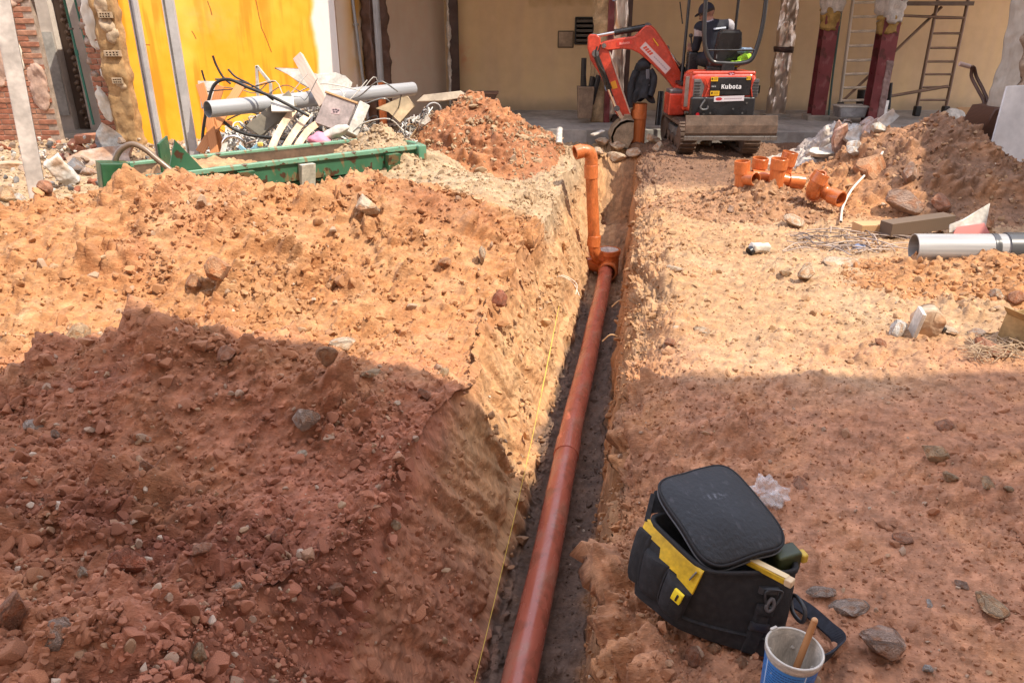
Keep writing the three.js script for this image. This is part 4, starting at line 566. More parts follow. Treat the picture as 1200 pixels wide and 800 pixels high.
  { const g = extrude([[-0.155, 0], [0.155, 0], [0.17, 0.18], [0.145, 0.37], [0.11, 0.40], [-0.11, 0.40], [-0.145, 0.37], [-0.17, 0.18]], 0.09, 0.03); g.rotateX(0.10); g.translate(0.09, 1.055, 0.21); part('backrest', g, black, seat); part('backrest_rib', [tube([[-0.05, 1.12, 0.263], [-0.045, 1.3, 0.243], [-0.02, 1.36, 0.237]], 0.008, 12, 6), rb(0.03, 0.012, 0.008, 0.003, [0.1, 1.34, 0.245])], grey, seat); }
  part('armrest', [rb(0.05, 0.05, 0.26, 0.02, [0.32, 1.2, -0.05]), rod([0.32, 1.2, -0.17], [0.33, 1.36, -0.2], 0.014)], black, E);
  const tubeM = mat(L(0.05, 0.05, 0.055), 0.4, { metalness: 0.2, ...grimy });
  part('roll_bar', tube([[-0.285, 2.4, 0.40], [-0.285, 1.8, 0.42], [-0.275, 1.45, 0.44], [-0.24, 1.24, 0.45], [-0.15, 1.10, 0.46], [0.0, 1.075, 0.465], [0.2, 1.075, 0.465], [0.33, 1.12, 0.455], [0.39, 1.28, 0.44], [0.425, 1.5, 0.43], [0.435, 1.8, 0.42], [0.435, 2.4, 0.40]], 0.027, 120, 14), tubeM, E); part('cross_bar', rod([-0.25, 1.225, 0.45], [0.37, 1.225, 0.45], 0.012), tubeM, E);
  part('frame_mount', [rb(0.16, 0.14, 0.08, 0.02, [0.05, 1.01, 0.45]), rb(0.2, 0.08, 0.1, 0.02, [-0.1, 1.0, 0.4])], black, E);
  part('front_post', rod(lo(797, 113, 10.75), [-0.30, 2.4, -0.40], 0.02), tubeM, E); part('front_post', rod([0.36, 0.8, -0.55], [0.36, 2.4, -0.5], 0.02), tubeM, E); part('canopy', rb(0.98, 0.06, 1.15, 0.03, [0.05, 2.44, -0.05], undefined, 3), red, E);
  part('mirror_rod', rod(lo(800, 28, 10.8), lo(797, 2, 10.8), 0.008), tubeM, E);
  // levers
  part('control_tower', [rb(0.14, 0.36, 0.16, 0.03, [-0.23, 1.0, -0.28]), rod([-0.23, 1.15, -0.28], [-0.27, 1.36, -0.3], 0.012), mv(new THREE.SphereGeometry(0.028, 12, 10), [-0.27, 1.37, -0.3])], black, E);
  for (const x of [0.0, 0.08]) part('travel_lever', rod([x, 0.8, -0.5], [x, 1.2, -0.45], 0.012), black, E);
  // boom, arm and bucket swung to the left: they lie in one upright plane through the slew post
  const T = 10.95, P2 = (q) => q.map(([px, py]) => { const v = lp(px, py, T); return [v.x, v.y]; }), zP = -T - DIG.z;
  const armGroup = (g, dz = 0) => g.translate(0, 0, zP + dz);
  const boomPts = [[703, 51], [707, 48.5], [722, 45], [743, 42], [752, 33], [756, 29.6], [761, 29.6], [766, 34], [780, 54], [788, 70], [800, 92], [808, 106], [806, 116], [797, 113], [780, 92], [764, 75.5], [750, 63], [740, 58], [728, 57], [712, 59], [704, 56]];
  const boom = part('boom', armGroup(extrude(P2(boomPts), 0.15, 0.014)), red, E);
  part('boom_edge', armGroup(tube(P2([[760, 29.5], [766, 33.5], [780, 53.5], [788, 69.5], [800, 91.5]]).map(([x, y]) => [x, y, 0.07]), 0.008, 24, 6)), red, boom);
  { const [a, b] = P2([[752, 52], [782, 83]]), an = Math.atan2(b[1] - a[1], b[0] - a[0]), w = Math.hypot(b[0] - a[0], b[1] - a[1]);
    sticker('hire_sticker', w, 0.105, (c, W_, H_) => { c.fillStyle = '#dfc9c6'; c.fillRect(0, 0, W_, H_); c.strokeStyle = '#e8958a'; c.lineWidth = H_ * 0.1; c.strokeRect(0, 0, W_, H_); c.fillStyle = '#d8482c'; c.font = 'italic bold ' + H_ * 0.62 + 'px sans-serif'; c.textBaseline = 'middle'; for (let i = 0; i < 4; i++) { c.save(); c.translate(W_ * (0.07 + i * 0.075), H_ * 0.28); c.transform(1, 0, -0.35, 1, H_ * 0.12, 0); c.fillRect(0, 0, W_ * 0.055, H_ * 0.46); c.restore(); } c.fillStyle = '#b9a0a3'; for (let i = 0; i < 8; i++) c.fillRect(W_ * (0.44 + i * 0.064), H_ * 0.42, W_ * 0.05, H_ * 0.16); }, boom, [(a[0] + b[0]) / 2, (a[1] + b[1]) / 2, zP + 0.0775], [0, 0, an], 'white sticker with slanted red letters');
    const [q] = P2([[731, 50]]); sticker('boom_lettering', 0.2, 0.05, (c, W_, H_) => { c.fillStyle = '#cf3b2c'; c.fillRect(0, 0, W_, H_); c.fillStyle = '#eeb0a6'; c.font = 'bold ' + H_ * 0.8 + 'px sans-serif'; c.textAlign = 'center'; c.textBaseline = 'middle'; c.fillText('Kubota', W_ / 2, H_ / 2, W_ * 0.9); }, boom, [q[0], q[1], zP + 0.0775], [0, 0, 0.13]);
    const [y] = P2([[796, 102]]); sticker('reflective_tape', 0.06, 0.10, (c, W_, H_) => { c.fillStyle = '#e08a28'; c.fillRect(0, 0, W_, H_); }, boom, [y[0], y[1], zP + 0.0775], [0, 0, -0.9], 'orange reflective tape', 32);
    const [s] = P2([[768, 49]]); part('hand_hold', armGroup(rod([s[0] - 0.045, s[1] + 0.045, 0.085], [s[0] + 0.03, s[1] - 0.045, 0.085], 0.008)), yellow, boom); }
  const ram = (name, a, b, k, r1, r2, dz, par) => { const [A, B] = P2([a, b]), m = [lerp(A[0], B[0], k), lerp(A[1], B[1], k)]; const o = part(name, armGroup(join([rod([...A, 0], [...m, 0], r1, r1, 18), rod([...m, 0], [m[0] + (B[0] - A[0]) * 0.02, m[1] + (B[1] - A[1]) * 0.02, 0], r1 * 1.15, r1 * 1.15, 18)]), dz), black, par); part('piston_rod', armGroup(rod([...m, 0], [...B, 0], r2, r2, 14), dz), M.chrome, o); part('ram_eye', armGroup(join([rod([...A, -0.05], [...A, 0.05], r1 * 1.2), rod([...B, -0.05], [...B, 0.05], r2 * 1.7)]), dz), grey, o); return o; };
  ram('boom_ram', [807, 90], [780, 57], 0.38, 0.045, 0.028, 0.0, boom); ram('arm_ram', [759, 31], [696, 42.5], 0.6, 0.040, 0.024, 0.0, boom);
  const stickPts = [[691, 40], [689, 43], [688.5, 56], [692, 70], [702, 86], [710, 102], [718, 121], [721, 131], [724, 135.5], [731, 136], [737, 136.5], [738.5, 133], [728, 106], [718, 77], [713, 59], [704, 50], [703, 44], [698, 40]];
  const stick = part('dipper_arm', armGroup(extrude(P2(stickPts), 0.12, 0.012), 0), red, E); const [pv] = P2([[707, 53]]); part('pivot_pin', armGroup(rod([...pv, -0.1], [...pv, 0.1], 0.03, 0.03, 16)), M.steel, stick);
  part('wear_edge', armGroup(tube(P2([[714, 60], [719, 77], [729, 106], [738, 132]]).map(([x, y]) => [x, y, 0.05]), 0.012, 20, 8)), mat(L(0.6, 0.5, 0.42), 0.4, { metalness: 0.5 }), stick);
  { const [y] = P2([[719, 99]]); sticker('reflective_tape', 0.07, 0.10, (c, w, h) => { c.fillStyle = '#eba02c'; c.fillRect(0, 0, w, h); }, stick, [y[0], y[1], zP + 0.0625], [0, 0, 0.35], 'yellow reflective tape', 32); }
  ram('bucket_ram', [697, 62], [722, 126], 0.62, 0.038, 0.022, 0.07, stick); part('hose', [armGroup(tube(P2([[699, 54], [697, 62], [701, 75], [708, 86], [712, 98], [717, 112]]).map(([x, y]) => [x, y, 0.115]), 0.011, 30, 6)), armGroup(tube(P2([[703, 52], [700, 64], [705, 78], [711, 92]]).map(([x, y]) => [x, y, 0.10]), 0.009, 24, 6))], M.rubber, stick);
  part('bucket_link', [armGroup(beam([...P2([[723, 128]])[0], 0.06], [...P2([[731, 142]])[0], 0.06], 0.03, 0.05)), armGroup(beam([...P2([[723, 128]])[0], -0.06], [...P2([[731, 142]])[0], -0.06], 0.03, 0.05))], M.chrome, E);
  { const bm = mat(L(0.42, 0.34, 0.25), 0.7, { map: rep(grimeMap, 3), metalness: 0.25, bumpMap: plasterBump, bumpScale: 0.006 }), prof = [[741, 139], [733, 138], [725, 141], [718, 148], [714, 158], [716, 167], [726, 172], [733, 173]], inner = [[733, 171], [726, 169], [718, 165], [717, 158], [721, 149], [727, 144], [734, 141.5], [741, 141.5]];
    const b = part('bucket', armGroup(extrude(P2([...prof, ...inner]), 0.36, 0.004)), bm, E); for (const s of [-1, 1]) part('bucket_side', armGroup(extrude(P2([...prof, [740, 160]]), 0.016, 0.003), s * 0.172), bm, b);
    for (let i = 0; i < 3; i++) { const [q] = P2([[735, 173.5]]); part('tooth', armGroup(bx(0.1, 0.022, 0.05, [q[0] + 0.03, q[1], -0.14 + i * 0.14], [0, 0, -0.1])), M.steel, b); } part('hinge_ears', [-0.07, 0.07].map((z) => armGroup(extrude(P2([[727, 143], [731, 133], [738, 133], [742, 141]]), 0.02, 0.003), z)), mat(L(0.5, 0.42, 0.33), 0.5, { metalness: 0.5, ...grimy }), b); }
  part('swing_post', [rb(0.2, 0.42, 0.22, 0.03, [lp(806, 110, T).x + 0.02, 0.72, zP + 0.02], undefined, 3)], red, E);
}
/* the driver */
function blend(bones, k, origin, size, cell) {                          // a smooth skin over tapered bones
  const n = Math.ceil(size / cell) + 2, mc = new MarchingCubes(n, new THREE.MeshStandardMaterial(), false, false, 400000), h = mc.halfsize; mc.isolation = 0;
  const p = V(), d = V(), e = V(); const B = bones.map((b) => ({ a: V(...b[0]), b: V(...b[1]), ra: b[2], rb: b[3] }));
  for (let z = 0; z < n; z++) for (let y = 0; y < n; y++) for (let x = 0; x < n; x++) {
    p.set(x - h, y - h, z - h).multiplyScalar(size / 2 / h).add(origin); let m = 1e3;
    for (const q of B) { d.subVectors(q.b, q.a); e.subVectors(p, q.a); const t = clamp(e.dot(d) / Math.max(1e-9, d.lengthSq()), 0, 1), v = e.addScaledVector(d, -t).length() - lerp(q.ra, q.rb, t); const w = clamp(0.5 + 0.5 * (v - m) / k, 0, 1); m = lerp(v, m, w) - k * w * (1 - w); }
    mc.field[z * n * n + y * n + x] = -m;
  }
  mc.update(); const c = mc.count, g = new THREE.BufferGeometry(), P = new Float32Array(mc.positionArray.subarray(0, c * 3));
  for (let i = 0; i < c; i++) { P[3 * i] = P[3 * i] * size / 2 + origin.x; P[3 * i + 1] = P[3 * i + 1] * size / 2 + origin.y; P[3 * i + 2] = P[3 * i + 2] * size / 2 + origin.z; }
  g.setAttribute('position', new THREE.BufferAttribute(P, 3)); const w = mergeVertices(g, 1e-4); w.computeVertexNormals(); return w;
}
{
  const o = thing('person', 'driver in navy shirt with white shoulders and dark cap, seated leaning left in the digger', 'person', [DIG.x, 1.03, DIG.z - 0.05]); o.scale.setScalar(0.98);
  // hips at the origin; -z is ahead of the driver, -x his left
  const hip = [0, 0.08, 0], belly = [-0.01, 0.22, -0.02], chest = [-0.025, 0.40, -0.06], neck = [-0.065, 0.515, -0.10], headC = [-0.115, 0.615, -0.155];
  const lS = [-0.195, 0.445, -0.10], rS = [0.15, 0.47, -0.05], lE = [-0.215, 0.20, -0.17], lW = [-0.235, 0.155, -0.36], rE = [0.24, 0.22, -0.10], rW = [0.2, 0.13, -0.32];
  const lK = [-0.18, 0.06, -0.42], lA = [-0.2, -0.3, -0.44], rK = [0.12, 0.07, -0.44], rA = [0.12, -0.3, -0.46];
  const bones = [[hip, belly, 0.155, 0.135], [belly, chest, 0.135, 0.155], [chest, neck, 0.12, 0.055], [lS, rS, 0.082, 0.082], [neck, headC, 0.052, 0.055],
    [lS, lE, 0.07, 0.05], [lE, lW, 0.048, 0.034], [rS, rE, 0.07, 0.05], [rE, rW, 0.048, 0.034],
    [[-0.09, 0.06, -0.03], lK, 0.10, 0.072], [lK, lA, 0.068, 0.045], [[0.09, 0.06, -0.03], rK, 0.10, 0.072], [rK, rA, 0.068, 0.045], [lA, [-0.2, -0.32, -0.56], 0.045, 0.04], [rA, [0.12, -0.32, -0.58], 0.045, 0.04]];
  const face = V(-0.80, -0.45, -0.40).normalize(), hc = V(...headC), side = V(0, 1, 0).cross(face).normalize(), up = face.clone().cross(side);
  const H = (f, s, u) => hc.clone().addScaledVector(face, f).addScaledVector(side, s).addScaledVector(up, u).toArray();
  bones.push([H(-0.02, 0, 0.03), H(-0.005, 0, 0.035), 0.092, 0.09], [H(0.03, 0, -0.04), H(0.045, 0, -0.055), 0.062, 0.05], [H(0.085, 0, 0.0), H(0.103, 0, -0.015), 0.014, 0.014], [H(0.0, 0.078, -0.005), H(-0.005, 0.088, 0.01), 0.018, 0.02], [H(0.0, -0.078, -0.005), H(-0.005, -0.088, 0.01), 0.018, 0.02]);
  // hands: palm, four fingers closed round the lever, thumb on its side
  const hand = (w, dir) => { const a = V(...w), d = V(...dir).normalize(), q = V(0, 1, 0), s = d.clone().cross(q).normalize(); bones.push([a.clone().addScaledVector(d, 0.02).toArray(), a.clone().addScaledVector(d, 0.065).toArray(), 0.030, 0.033]); for (let i = 0; i < 4; i++) { const b = a.clone().addScaledVector(d, 0.085 - 0.004 * i).addScaledVector(q, 0.03 - 0.02 * i), c = b.clone().addScaledVector(d, 0.035).addScaledVector(s, 0.012), e = c.clone().addScaledVector(s, 0.035).addScaledVector(d, -0.008); bones.push([b.toArray(), c.toArray(), 0.010, 0.009], [c.toArray(), e.toArray(), 0.009, 0.008]); } bones.push([a.clone().addScaledVector(d, 0.04).addScaledVector(s, 0.025).toArray(), a.clone().addScaledVector(d, 0.085).addScaledVector(s, 0.045).addScaledVector(q, 0.02).toArray(), 0.012, 0.010]); };
  hand(lW, [-0.25, 0.5, -1]); hand(rW, [-0.1, 0, -1]);
  const g = blend(bones, 0.022, V(0, 0.18, -0.2), 1.25, 0.0125), p = g.attributes.position, C = new Float32Array(p.count * 3), navy = [0.012, 0.015, 0.030], white = [0.52, 0.52, 0.60], skin = [0.46, 0.24, 0.17], trousers = [0.02, 0.02, 0.023], shoe = [0.06, 0.045, 0.03], blue = [0.14, 0.19, 0.42];
  const q = V(); const cap = (a, b) => { const A = V(...a), d = V(...b).sub(A), e = q.clone().sub(A), t = clamp(e.dot(d) / d.lengthSq(), 0, 1); return [e.addScaledVector(d, -t).length(), t]; };
  for (let i = 0; i < p.count; i++) {
    q.fromBufferAttribute(p, i); let c = navy; const [la, lt] = cap(lS, lE), [ra, rt] = cap(rS, rE), [lf, lft] = cap(lE, lW), [rf, rft] = cap(rE, rW);
    if (q.y < 0.12 && (q.z < -0.1 || q.y < 0.07)) c = trousers; if (q.y < -0.30) c = shoe;
    if (la < 0.082 && lt < 0.55 && q.x < -0.16 && q.y > 0.34) c = white; if (ra < 0.085 && q.x > 0.135 && rt < 0.9) c = rt < 0.45 ? white : blue; if (q.distanceTo(V(...neck)) < 0.10 && q.y > 0.50 && q.x < -0.06) c = white;
    if (lf < 0.06 && lft > 0.25 && q.z < -0.19) c = skin; if (rf < 0.06 && rft > 0.2 && q.z < -0.16) c = skin; if (q.distanceTo(V(...lW)) < 0.15 && q.z < -0.33) c = skin; if (q.distanceTo(V(...rW)) < 0.15 && q.z < -0.29) c = skin; if (q.distanceTo(hc) < 0.14 && q.y > 0.53) c = skin;
    C.set(c, 3 * i);
  }
  g.setAttribute('color', new THREE.BufferAttribute(C, 3)); part('body', boxUV(g), mat(L(1, 1, 1), 0.85, { vertexColors: true, map: rep(grimeMap, 4) }), o);
  const capM = mat(L(0.012, 0.014, 0.028), 0.8), place = (m) => { m.quaternion.setFromRotationMatrix(new THREE.Matrix4().makeBasis(side, up, face)); m.position.set(...H(-0.01, 0, 0.035)); return m; };
  place(part('cap', [mv(new THREE.SphereGeometry(0.106, 28, 14, 0, 6.2832, 0, 1.62), [0, 0, 0]), mv(new THREE.CylinderGeometry(0.088, 0.09, 0.012, 24, 1, false, -1.2, 2.4), [0, 0.012, 0.075], [0.12, 0, 0], [1, 1, 1.0])], capM, o));
  place(part('hair', mv(new THREE.SphereGeometry(0.099, 24, 16, 0, 6.2832, 1.2, 0.75), [0, 0, -0.006]), mat(L(0.03, 0.02, 0.014), 0.9), o));
  for (const s of [-1, 1]) { const e = part('eye', new THREE.SphereGeometry(0.011, 12, 8), mat(L(0.06, 0.045, 0.04), 0.3), o); e.position.set(...H(0.083, s * 0.034, 0.012)); }
  const lip = part('mouth', new THREE.SphereGeometry(0.02, 12, 8), mat(L(0.3, 0.1, 0.08), 0.6), o); lip.scale.set(1, 0.3, 0.5); lip.position.set(...H(0.088, 0, -0.062));
  const st = part('shirt_print', [rb(0.16, 0.022, 0.004, 0.0015, [0, 0, 0])], mat(L(0.42, 0.46, 0.52), 0.8), o, 'pale print across the shoulders'); st.position.set(0.01, 0.445, 0.098); st.rotation.set(-0.42, 0, 0.12);
  const hv = mat(L(0.42, 0.78, 0.03), 0.8, { map: rep(grimeMap, 5) }), v = solo('safety_vest', [rough(mv(new THREE.IcosahedronGeometry(0.08, 5), [0.05, 0, 0], [0, 0, 0.4], [1.1, 0.75, 0.6]), 0.025, 16, 4), rough(mv(new THREE.IcosahedronGeometry(0.07, 5), [-0.06, -0.05, 0.02], [0, 0, 0.3], [1.3, 0.5, 0.6]), 0.022, 18, 9)], hv, 'crumpled yellow green safety vest stuffed beside the digger seat', 'vest'); { const a = atT(868, 69, 10.12); v.position.copy(a); }
  const b = solo('blue_cloth', rough(mv(new THREE.IcosahedronGeometry(0.09, 5), [0, 0, 0], [0, 0, 0.1], [1, 0.45, 0.7]), 0.022, 16, 6), mat(L(0.20, 0.30, 0.46), 0.85, { map: rep(grimeMap, 5) }), 'pale blue cloth lying above the yellow green vest', 'cloth'); b.position.copy(atT(873, 59.5, 10.2));
}

/* ------------------------------------------------ loose stones, slabs and chunks: one thing each */
const px2m = (p) => ((-p.z) * cosP + (EYE - p.y) * sinP) / F;           // metres per photograph pixel at a place
const stoneGeos = [0, 1, 2, 3, 4, 5, 6, 7].map((i) => toCreasedNormals(plain(rockGeo(500 + i, 4, 10 + i % 5, 0.05, 0.04)), 0.3));
const stoneMats = new Map(), stainMap = tex(512, (u, v) => { const a = fbm(u * 4 + 3, v * 4, 6, 4), b = fbm(u * 20, v * 20, 4, 20), k = 0.86 + 0.22 * a + 0.16 * b; return mix3([k, k, k], [0.95 * k, 0.80 * k, 0.68 * k], 0.8 * sst(-0.12, 0.25, fbm(u * 3 + 8, v * 3 + 5, 5, 3))); });
function stoneMat(c) { const k = c.join(); if (!stoneMats.has(k)) stoneMats.set(k, mat(L(...c), 0.95, { map: stainMap, bumpMap: rep(plasterBump, 3), bumpScale: 0.010 })); return stoneMats.get(k); }
const C = { tan: [0.50, 0.34, 0.20], orange: [0.48, 0.26, 0.14], brown: [0.42, 0.205, 0.12], grey: [0.44, 0.33, 0.26], pale: [0.60, 0.46, 0.33], white: [0.68, 0.65, 0.60], red: [0.40, 0.15, 0.085], slate: [0.40, 0.27, 0.20], dark: [0.21, 0.20, 0.20], pink: [0.55, 0.36, 0.30] };
function stone(name, label, px, py, w, h, c, o = {}) {                   // px, py: middle in the photograph; w, h: its size there
  const b = rest(px, py + h * 0.22), m = px2m(b), g = stoneGeos[(o.g ?? Math.abs(Math.round(px * 7 + py * 3))) % 8];
  const q = solo(name, g, stoneMat(c), label, o.cat ?? 'stone', o.group); const W_ = w * m * (py > 150 && px < 640 && py > 240 ? 0.92 : 0.98), H_ = h * m * (o.k ?? 1.1) * 0.95;
  q.scale.set(W_, H_, (o.d ?? 0.85) * W_); q.rotation.set(o.rx ?? 0.1, o.ry ?? px * 0.37, o.rz ?? 0.05); q.position.set(b.x, b.y + H_ * (o.up ?? 0.12), b.z); return q;
}
function slab(name, label, px, py, t, w, h, d, c, rot, o = {}) {         // a broken flat piece with ragged edges
  const r = rng(Math.round(px * 13 + py)), n = o.n ?? 9, pts = []; for (let i = 0; i < n; i++) { const a = i / n * 6.283, k = 0.82 + 0.22 * r(), cx = Math.cos(a), sy = Math.sin(a), q = o.tri ? 1 / Math.max(0.35, Math.abs(Math.cos(((a + 0.5) % 2.094) - 1.047)) * 1.6) : 1 / Math.max(Math.abs(cx), Math.abs(sy)); pts.push([cx * q * k * w / 2, sy * q * k * h / 2]); }
  const p = atT(px, py, t), q = solo(name, boxUV(rough(extrude(pts, d, 0.006), 0.004, 20)), stoneMat(c), label, o.cat ?? 'slab', o.group); q.position.copy(p); q.rotation.set(...rot); return q;
}
/* rubble at the left */
slab('concrete_slab', 'dark grey triangular concrete slab leaning on the clay wall end', 127, 164, 9.55, 0.50, 0.50, 0.07, C.dark, [-0.35, 0.3, 0.5], { tri: true });
slab('concrete_slab', 'long grey concrete slab lying aslant below the triangular one', 116, 187, 9.0, 0.75, 0.32, 0.07, C.grey, [-0.85, 0.15, 0.28]);
stone('broken_block', 'white broken block at the foot of the brick wall', 49, 182, 20, 14, C.white, { cat: 'block', g: 2 });
stone('broken_block', 'large dull red chunk of brickwork in the doorway rubble', 74, 184, 26, 16, [0.36, 0.17, 0.14], { cat: 'block', g: 5 });
stone('broken_block', 'dark grey chunk with a rough face, middle of the left rubble', 90, 197, 34, 26, C.dark, { cat: 'block', g: 6 });
stone('broken_block', 'brown clod lying against the cream block at the left', 55, 219, 24, 18, C.brown, { cat: 'block', g: 1 });
stone('broken_block', 'sandy boulder behind the foot of the pale square post', 8, 228, 34, 26, C.tan, { cat: 'block', g: 3 });
stone('broken_block', 'pale chunk between square post and cream block', 42, 212, 16, 20, C.white, { cat: 'block', g: 4 });
stone('broken_block', 'small white chunk at the post foot', 24, 232, 16, 13, C.white, { cat: 'block', g: 7 });
stone('broken_block', 'grey chunk under the slanting grey slab', 103, 202, 24, 16, C.grey, { cat: 'block', g: 0 });
slab('concrete_slab', 'pale flat slab at the left picture edge with a dark underside', 8, 200, 8.6, 0.52, 0.20, 0.12, C.pale, [0.1, 0.2, 0.02]);
{ const p = rest(76, 216), o = solo('cream_block', rough(rbox(0.15, 0.30, 0.13, 0.015), 0.016, 9), stoneMat(C.white), 'cream oblong block tilted upright in the left rubble', 'block'); o.position.set(p.x, p.y + 0.13, p.z); o.rotation.set(0.2, 0.4, 0.42); }
[[101, 162, 0.2, 0.02, 'flat orange brick on top of the doorway rubble'], [90, 173, 1.2, 0.5, 'orange brick standing on end in the doorway rubble'], [99, 178, 0.7, -0.6, 'tilted orange brick below the flat one']].forEach(([px, py, ry, rz, l], i) => { const p = atT(px, py, 9.6), o = solo('brick', i === 1 ? rb(0.11, 0.2, 0.11, 0.006) : rb(0.24, 0.1, 0.12, 0.006), mat(L(0.50, 0.22, 0.13), 0.95, { map: rep(grimeMap, 3) }), l, 'brick'); o.position.copy(p); o.rotation.set(0.1, ry, rz); });
{ // small rubble between them
  const r = rng(81), m = mat(L(1, 1, 1), 1, { map: grimeMap }), n = 420, o = shade(new THREE.InstancedMesh(stoneGeos[4], m, n)), c = new THREE.Color(), M4 = new THREE.Matrix4(), q = new THREE.Quaternion(); o.name = 'rubble'; o.userData.kind = 'stuff'; o.userData.label = 'small broken rubble at the foot of the brick wall';
  for (let i = 0; i < n; i++) { const x = -6.6 + 2.5 * r() , t = 7.3 + 3.1 * r(), s = 0.04 + 0.16 * r() * r() * r(); M4.compose(V(x, topH(x, t) + s * 0.2 + 0.25 * gau(x, t, -5.2, 9.6, 0.8, 0.6) * r(), -t), q.setFromEuler(new THREE.Euler(r() * 6, r() * 6, r() * 6)), V(s, s * (0.5 + 0.4 * r()), s)); o.setMatrixAt(i, M4); const k = r(), cc = k < 0.35 ? C.grey : k < 0.6 ? C.white : k < 0.8 ? C.pale : k < 0.92 ? C.red : C.dark; const f = 0.75 + 0.4 * r(); o.setColorAt(i, c.setRGB(...cc.map((v) => v * f))); }
  scene.add(o);
}
/* green skip, half buried behind the spoil bank */
{
  const NR = [-0.88, 7.5], th = 0.66, s = thing('skip', 'long green steel skip of soil half buried behind the spoil bank', 'skip', [NR[0], 0, -NR[1]], [0, th, 0]);
  const worn = (a, b) => tex(512, (u, v) => { const n = fbm(u * 3, v * 3, 6, 3), f = fbm(u * 14 + 2, v * 5, 5, 5); let c = mix3(a, b, clamp(0.5 + 1.3 * n, 0, 1)); c = mix3(c, [0.60, 0.44, 0.30], 0.8 * sst(0.12, 0.34, f + 0.4 * n)); return mix3(c, [0.34, 0.19, 0.11], 0.9 * sst(0.22, 0.30, fbm(u * 9 + 7, v * 9, 4, 9))); }), green = mat(L(0.62, 0.62, 0.62), 0.75, { map: worn([0.20, 0.42, 0.30], [0.30, 0.52, 0.38]), roughnessMap: scuff }), light = mat(L(0.72, 0.72, 0.72), 0.7, { map: worn([0.36, 0.58, 0.46], [0.58, 0.72, 0.62]), roughnessMap: scuff }), dark = mat(L(0.03, 0.13, 0.06), 0.6, grimy), rusty = mat(L(0.17, 0.115, 0.08), 0.9, { map: rep(grimeMap, 1.5) });
  const Ln = 2.45, y1 = 0.47;
  part('side_wall', [bx(Ln, 0.17, 0.012, [-Ln / 2, y1 - 0.085, 0]), mv(boxUV(new THREE.BoxGeometry(Ln, 0.36, 0.012)), [-Ln / 2, 0.12, -0.085], [0.42, 0, 0])], green, s); part('far_wall', bx(Ln, 0.5, 0.02, [-Ln / 2, y1 - 0.25, -0.64]), rusty, s, 'rusty inner face of the far side');
  part('end_wall', [bx(0.014, 0.40, 0.64, [0, y1 - 0.2, -0.32])], green, s); part('rim', [rb(Ln + 0.06, 0.042, 0.06, 0.008, [-Ln / 2, y1, 0.0]), rb(Ln + 0.06, 0.05, 0.06, 0.008, [-Ln / 2, y1, -0.66]), rb(0.06, 0.056, 0.62, 0.008, [0, y1, -0.33])], light, s);
  part('end_post', [rb(0.09, 0.44, 0.08, 0.012, [-0.015, y1 - 0.2, 0.028]), rb(0.14, 0.05, 0.1, 0.01, [-0.03, y1 - 0.40, 0.03])], light, s);
  for (const [x, m, l] of [[-0.33, green], [-1.18, mat(L(0.66, 0.66, 0.60), 0.7, { map: rep(grimeMap, 3) }), 'gusset with white paint'], [-1.72, green]]) { const g = part('gusset', extrude([[0, 0], [0.09, 0], [0.02, -0.26], [0, -0.26]], 0.13, 0.004).rotateY(-Math.PI / 2), m, s, l); g.position.set(x, y1 - 0.03, 0.0); }
  for (const x of [-0.4, -1.05]) part('hook', tube([[x, y1 - 0.2, 0.01], [x, y1 - 0.19, 0.05], [x + 0.02, y1 - 0.14, 0.06], [x + 0.03, y1 - 0.12, 0.02]], 0.009, 14, 6), dark, s);
  part('foot_rail', mv(rb(0.62, 0.17, 0.08, 0.012), [-0.92, 0.10, 0.03], [0.3, 0, 0]), light, s);
  // upright lugs at the buried end
  part('lug', extrude([[0, -0.1], [0.13, 0.27], [0.34, -0.02], [0.36, -0.1]], 0.02, 0.004).translate(-2.36, y1, 0.01), green, s); part('lug', extrude([[0, -0.1], [0.02, 0.22], [0.2, 0.26], [0.2, -0.1]], 0.02, 0.004).rotateY(0.9).translate(-2.33, y1, -0.14), dark, s);
  part('lug', extrude([[0, 0], [0.2, 0.0], [0.22, 0.22], [0.02, 0.24]], 0.18, 0.008).translate(-2.80, y1 - 0.1, -0.1), dark, s); part('edge_strip', rb(0.03, 0.26, 0.03, 0.006, [-2.57, y1, 0.0]), light, s);
  const lp = new THREE.PlaneGeometry(1, 1, 90, 40), a = lp.attributes.position, cc = new Float32Array(a.count * 3); for (let i = 0; i < a.count; i++) { const x = -Ln / 2 + a.getX(i) * Ln, z = -0.32 + a.getY(i) * 0.62, k = 0.10 + 0.16 * gau(x, z, -1.95, -0.3, 0.5, 0.4); a.setXYZ(i, x, y1 - 0.20 + k + relief(x + 9, 0, z + 3, 0.6), z); const f = 1 + 0.3 * noise2(x * 9, z * 9); cc.set([0.52 * f, 0.31 * f, 0.165 * f], 3 * i); }
  lp.setAttribute('color', new THREE.BufferAttribute(cc, 3)); lp.setAttribute('uv', new THREE.BufferAttribute(new Float32Array(a.count * 2).map((_, i) => (i % 2 ? a.getZ(i >> 1) : a.getX(i >> 1))), 2)); { const ix = lp.index; for (let i = 0; i < ix.count; i += 3) { const q = ix.getX(i); ix.setX(i, ix.getX(i + 1)); ix.setX(i + 1, q); } } lp.computeVertexNormals(); if (lp.attributes.normal.getY(0) < 0) { const n = lp.attributes.normal; for (let i = 0; i < n.count * 3; i++) n.array[i] *= -1; } part('soil_load', lp, soilMat, s);
  const P = [[134, 216], [133, 196], [139, 178], [153, 169], [168, 174], [184, 187], [199, 199], [212, 212]].map(([x, y]) => atT(x, y, 6.0)); tag(solo('bent_pipe', tube(P, 0.022, 50, 10), mat(L(0.26, 0.19, 0.14), 0.6, grimy)), 'brown pipe bent into a hoop over the skip\'s left end', 'pipe');
}
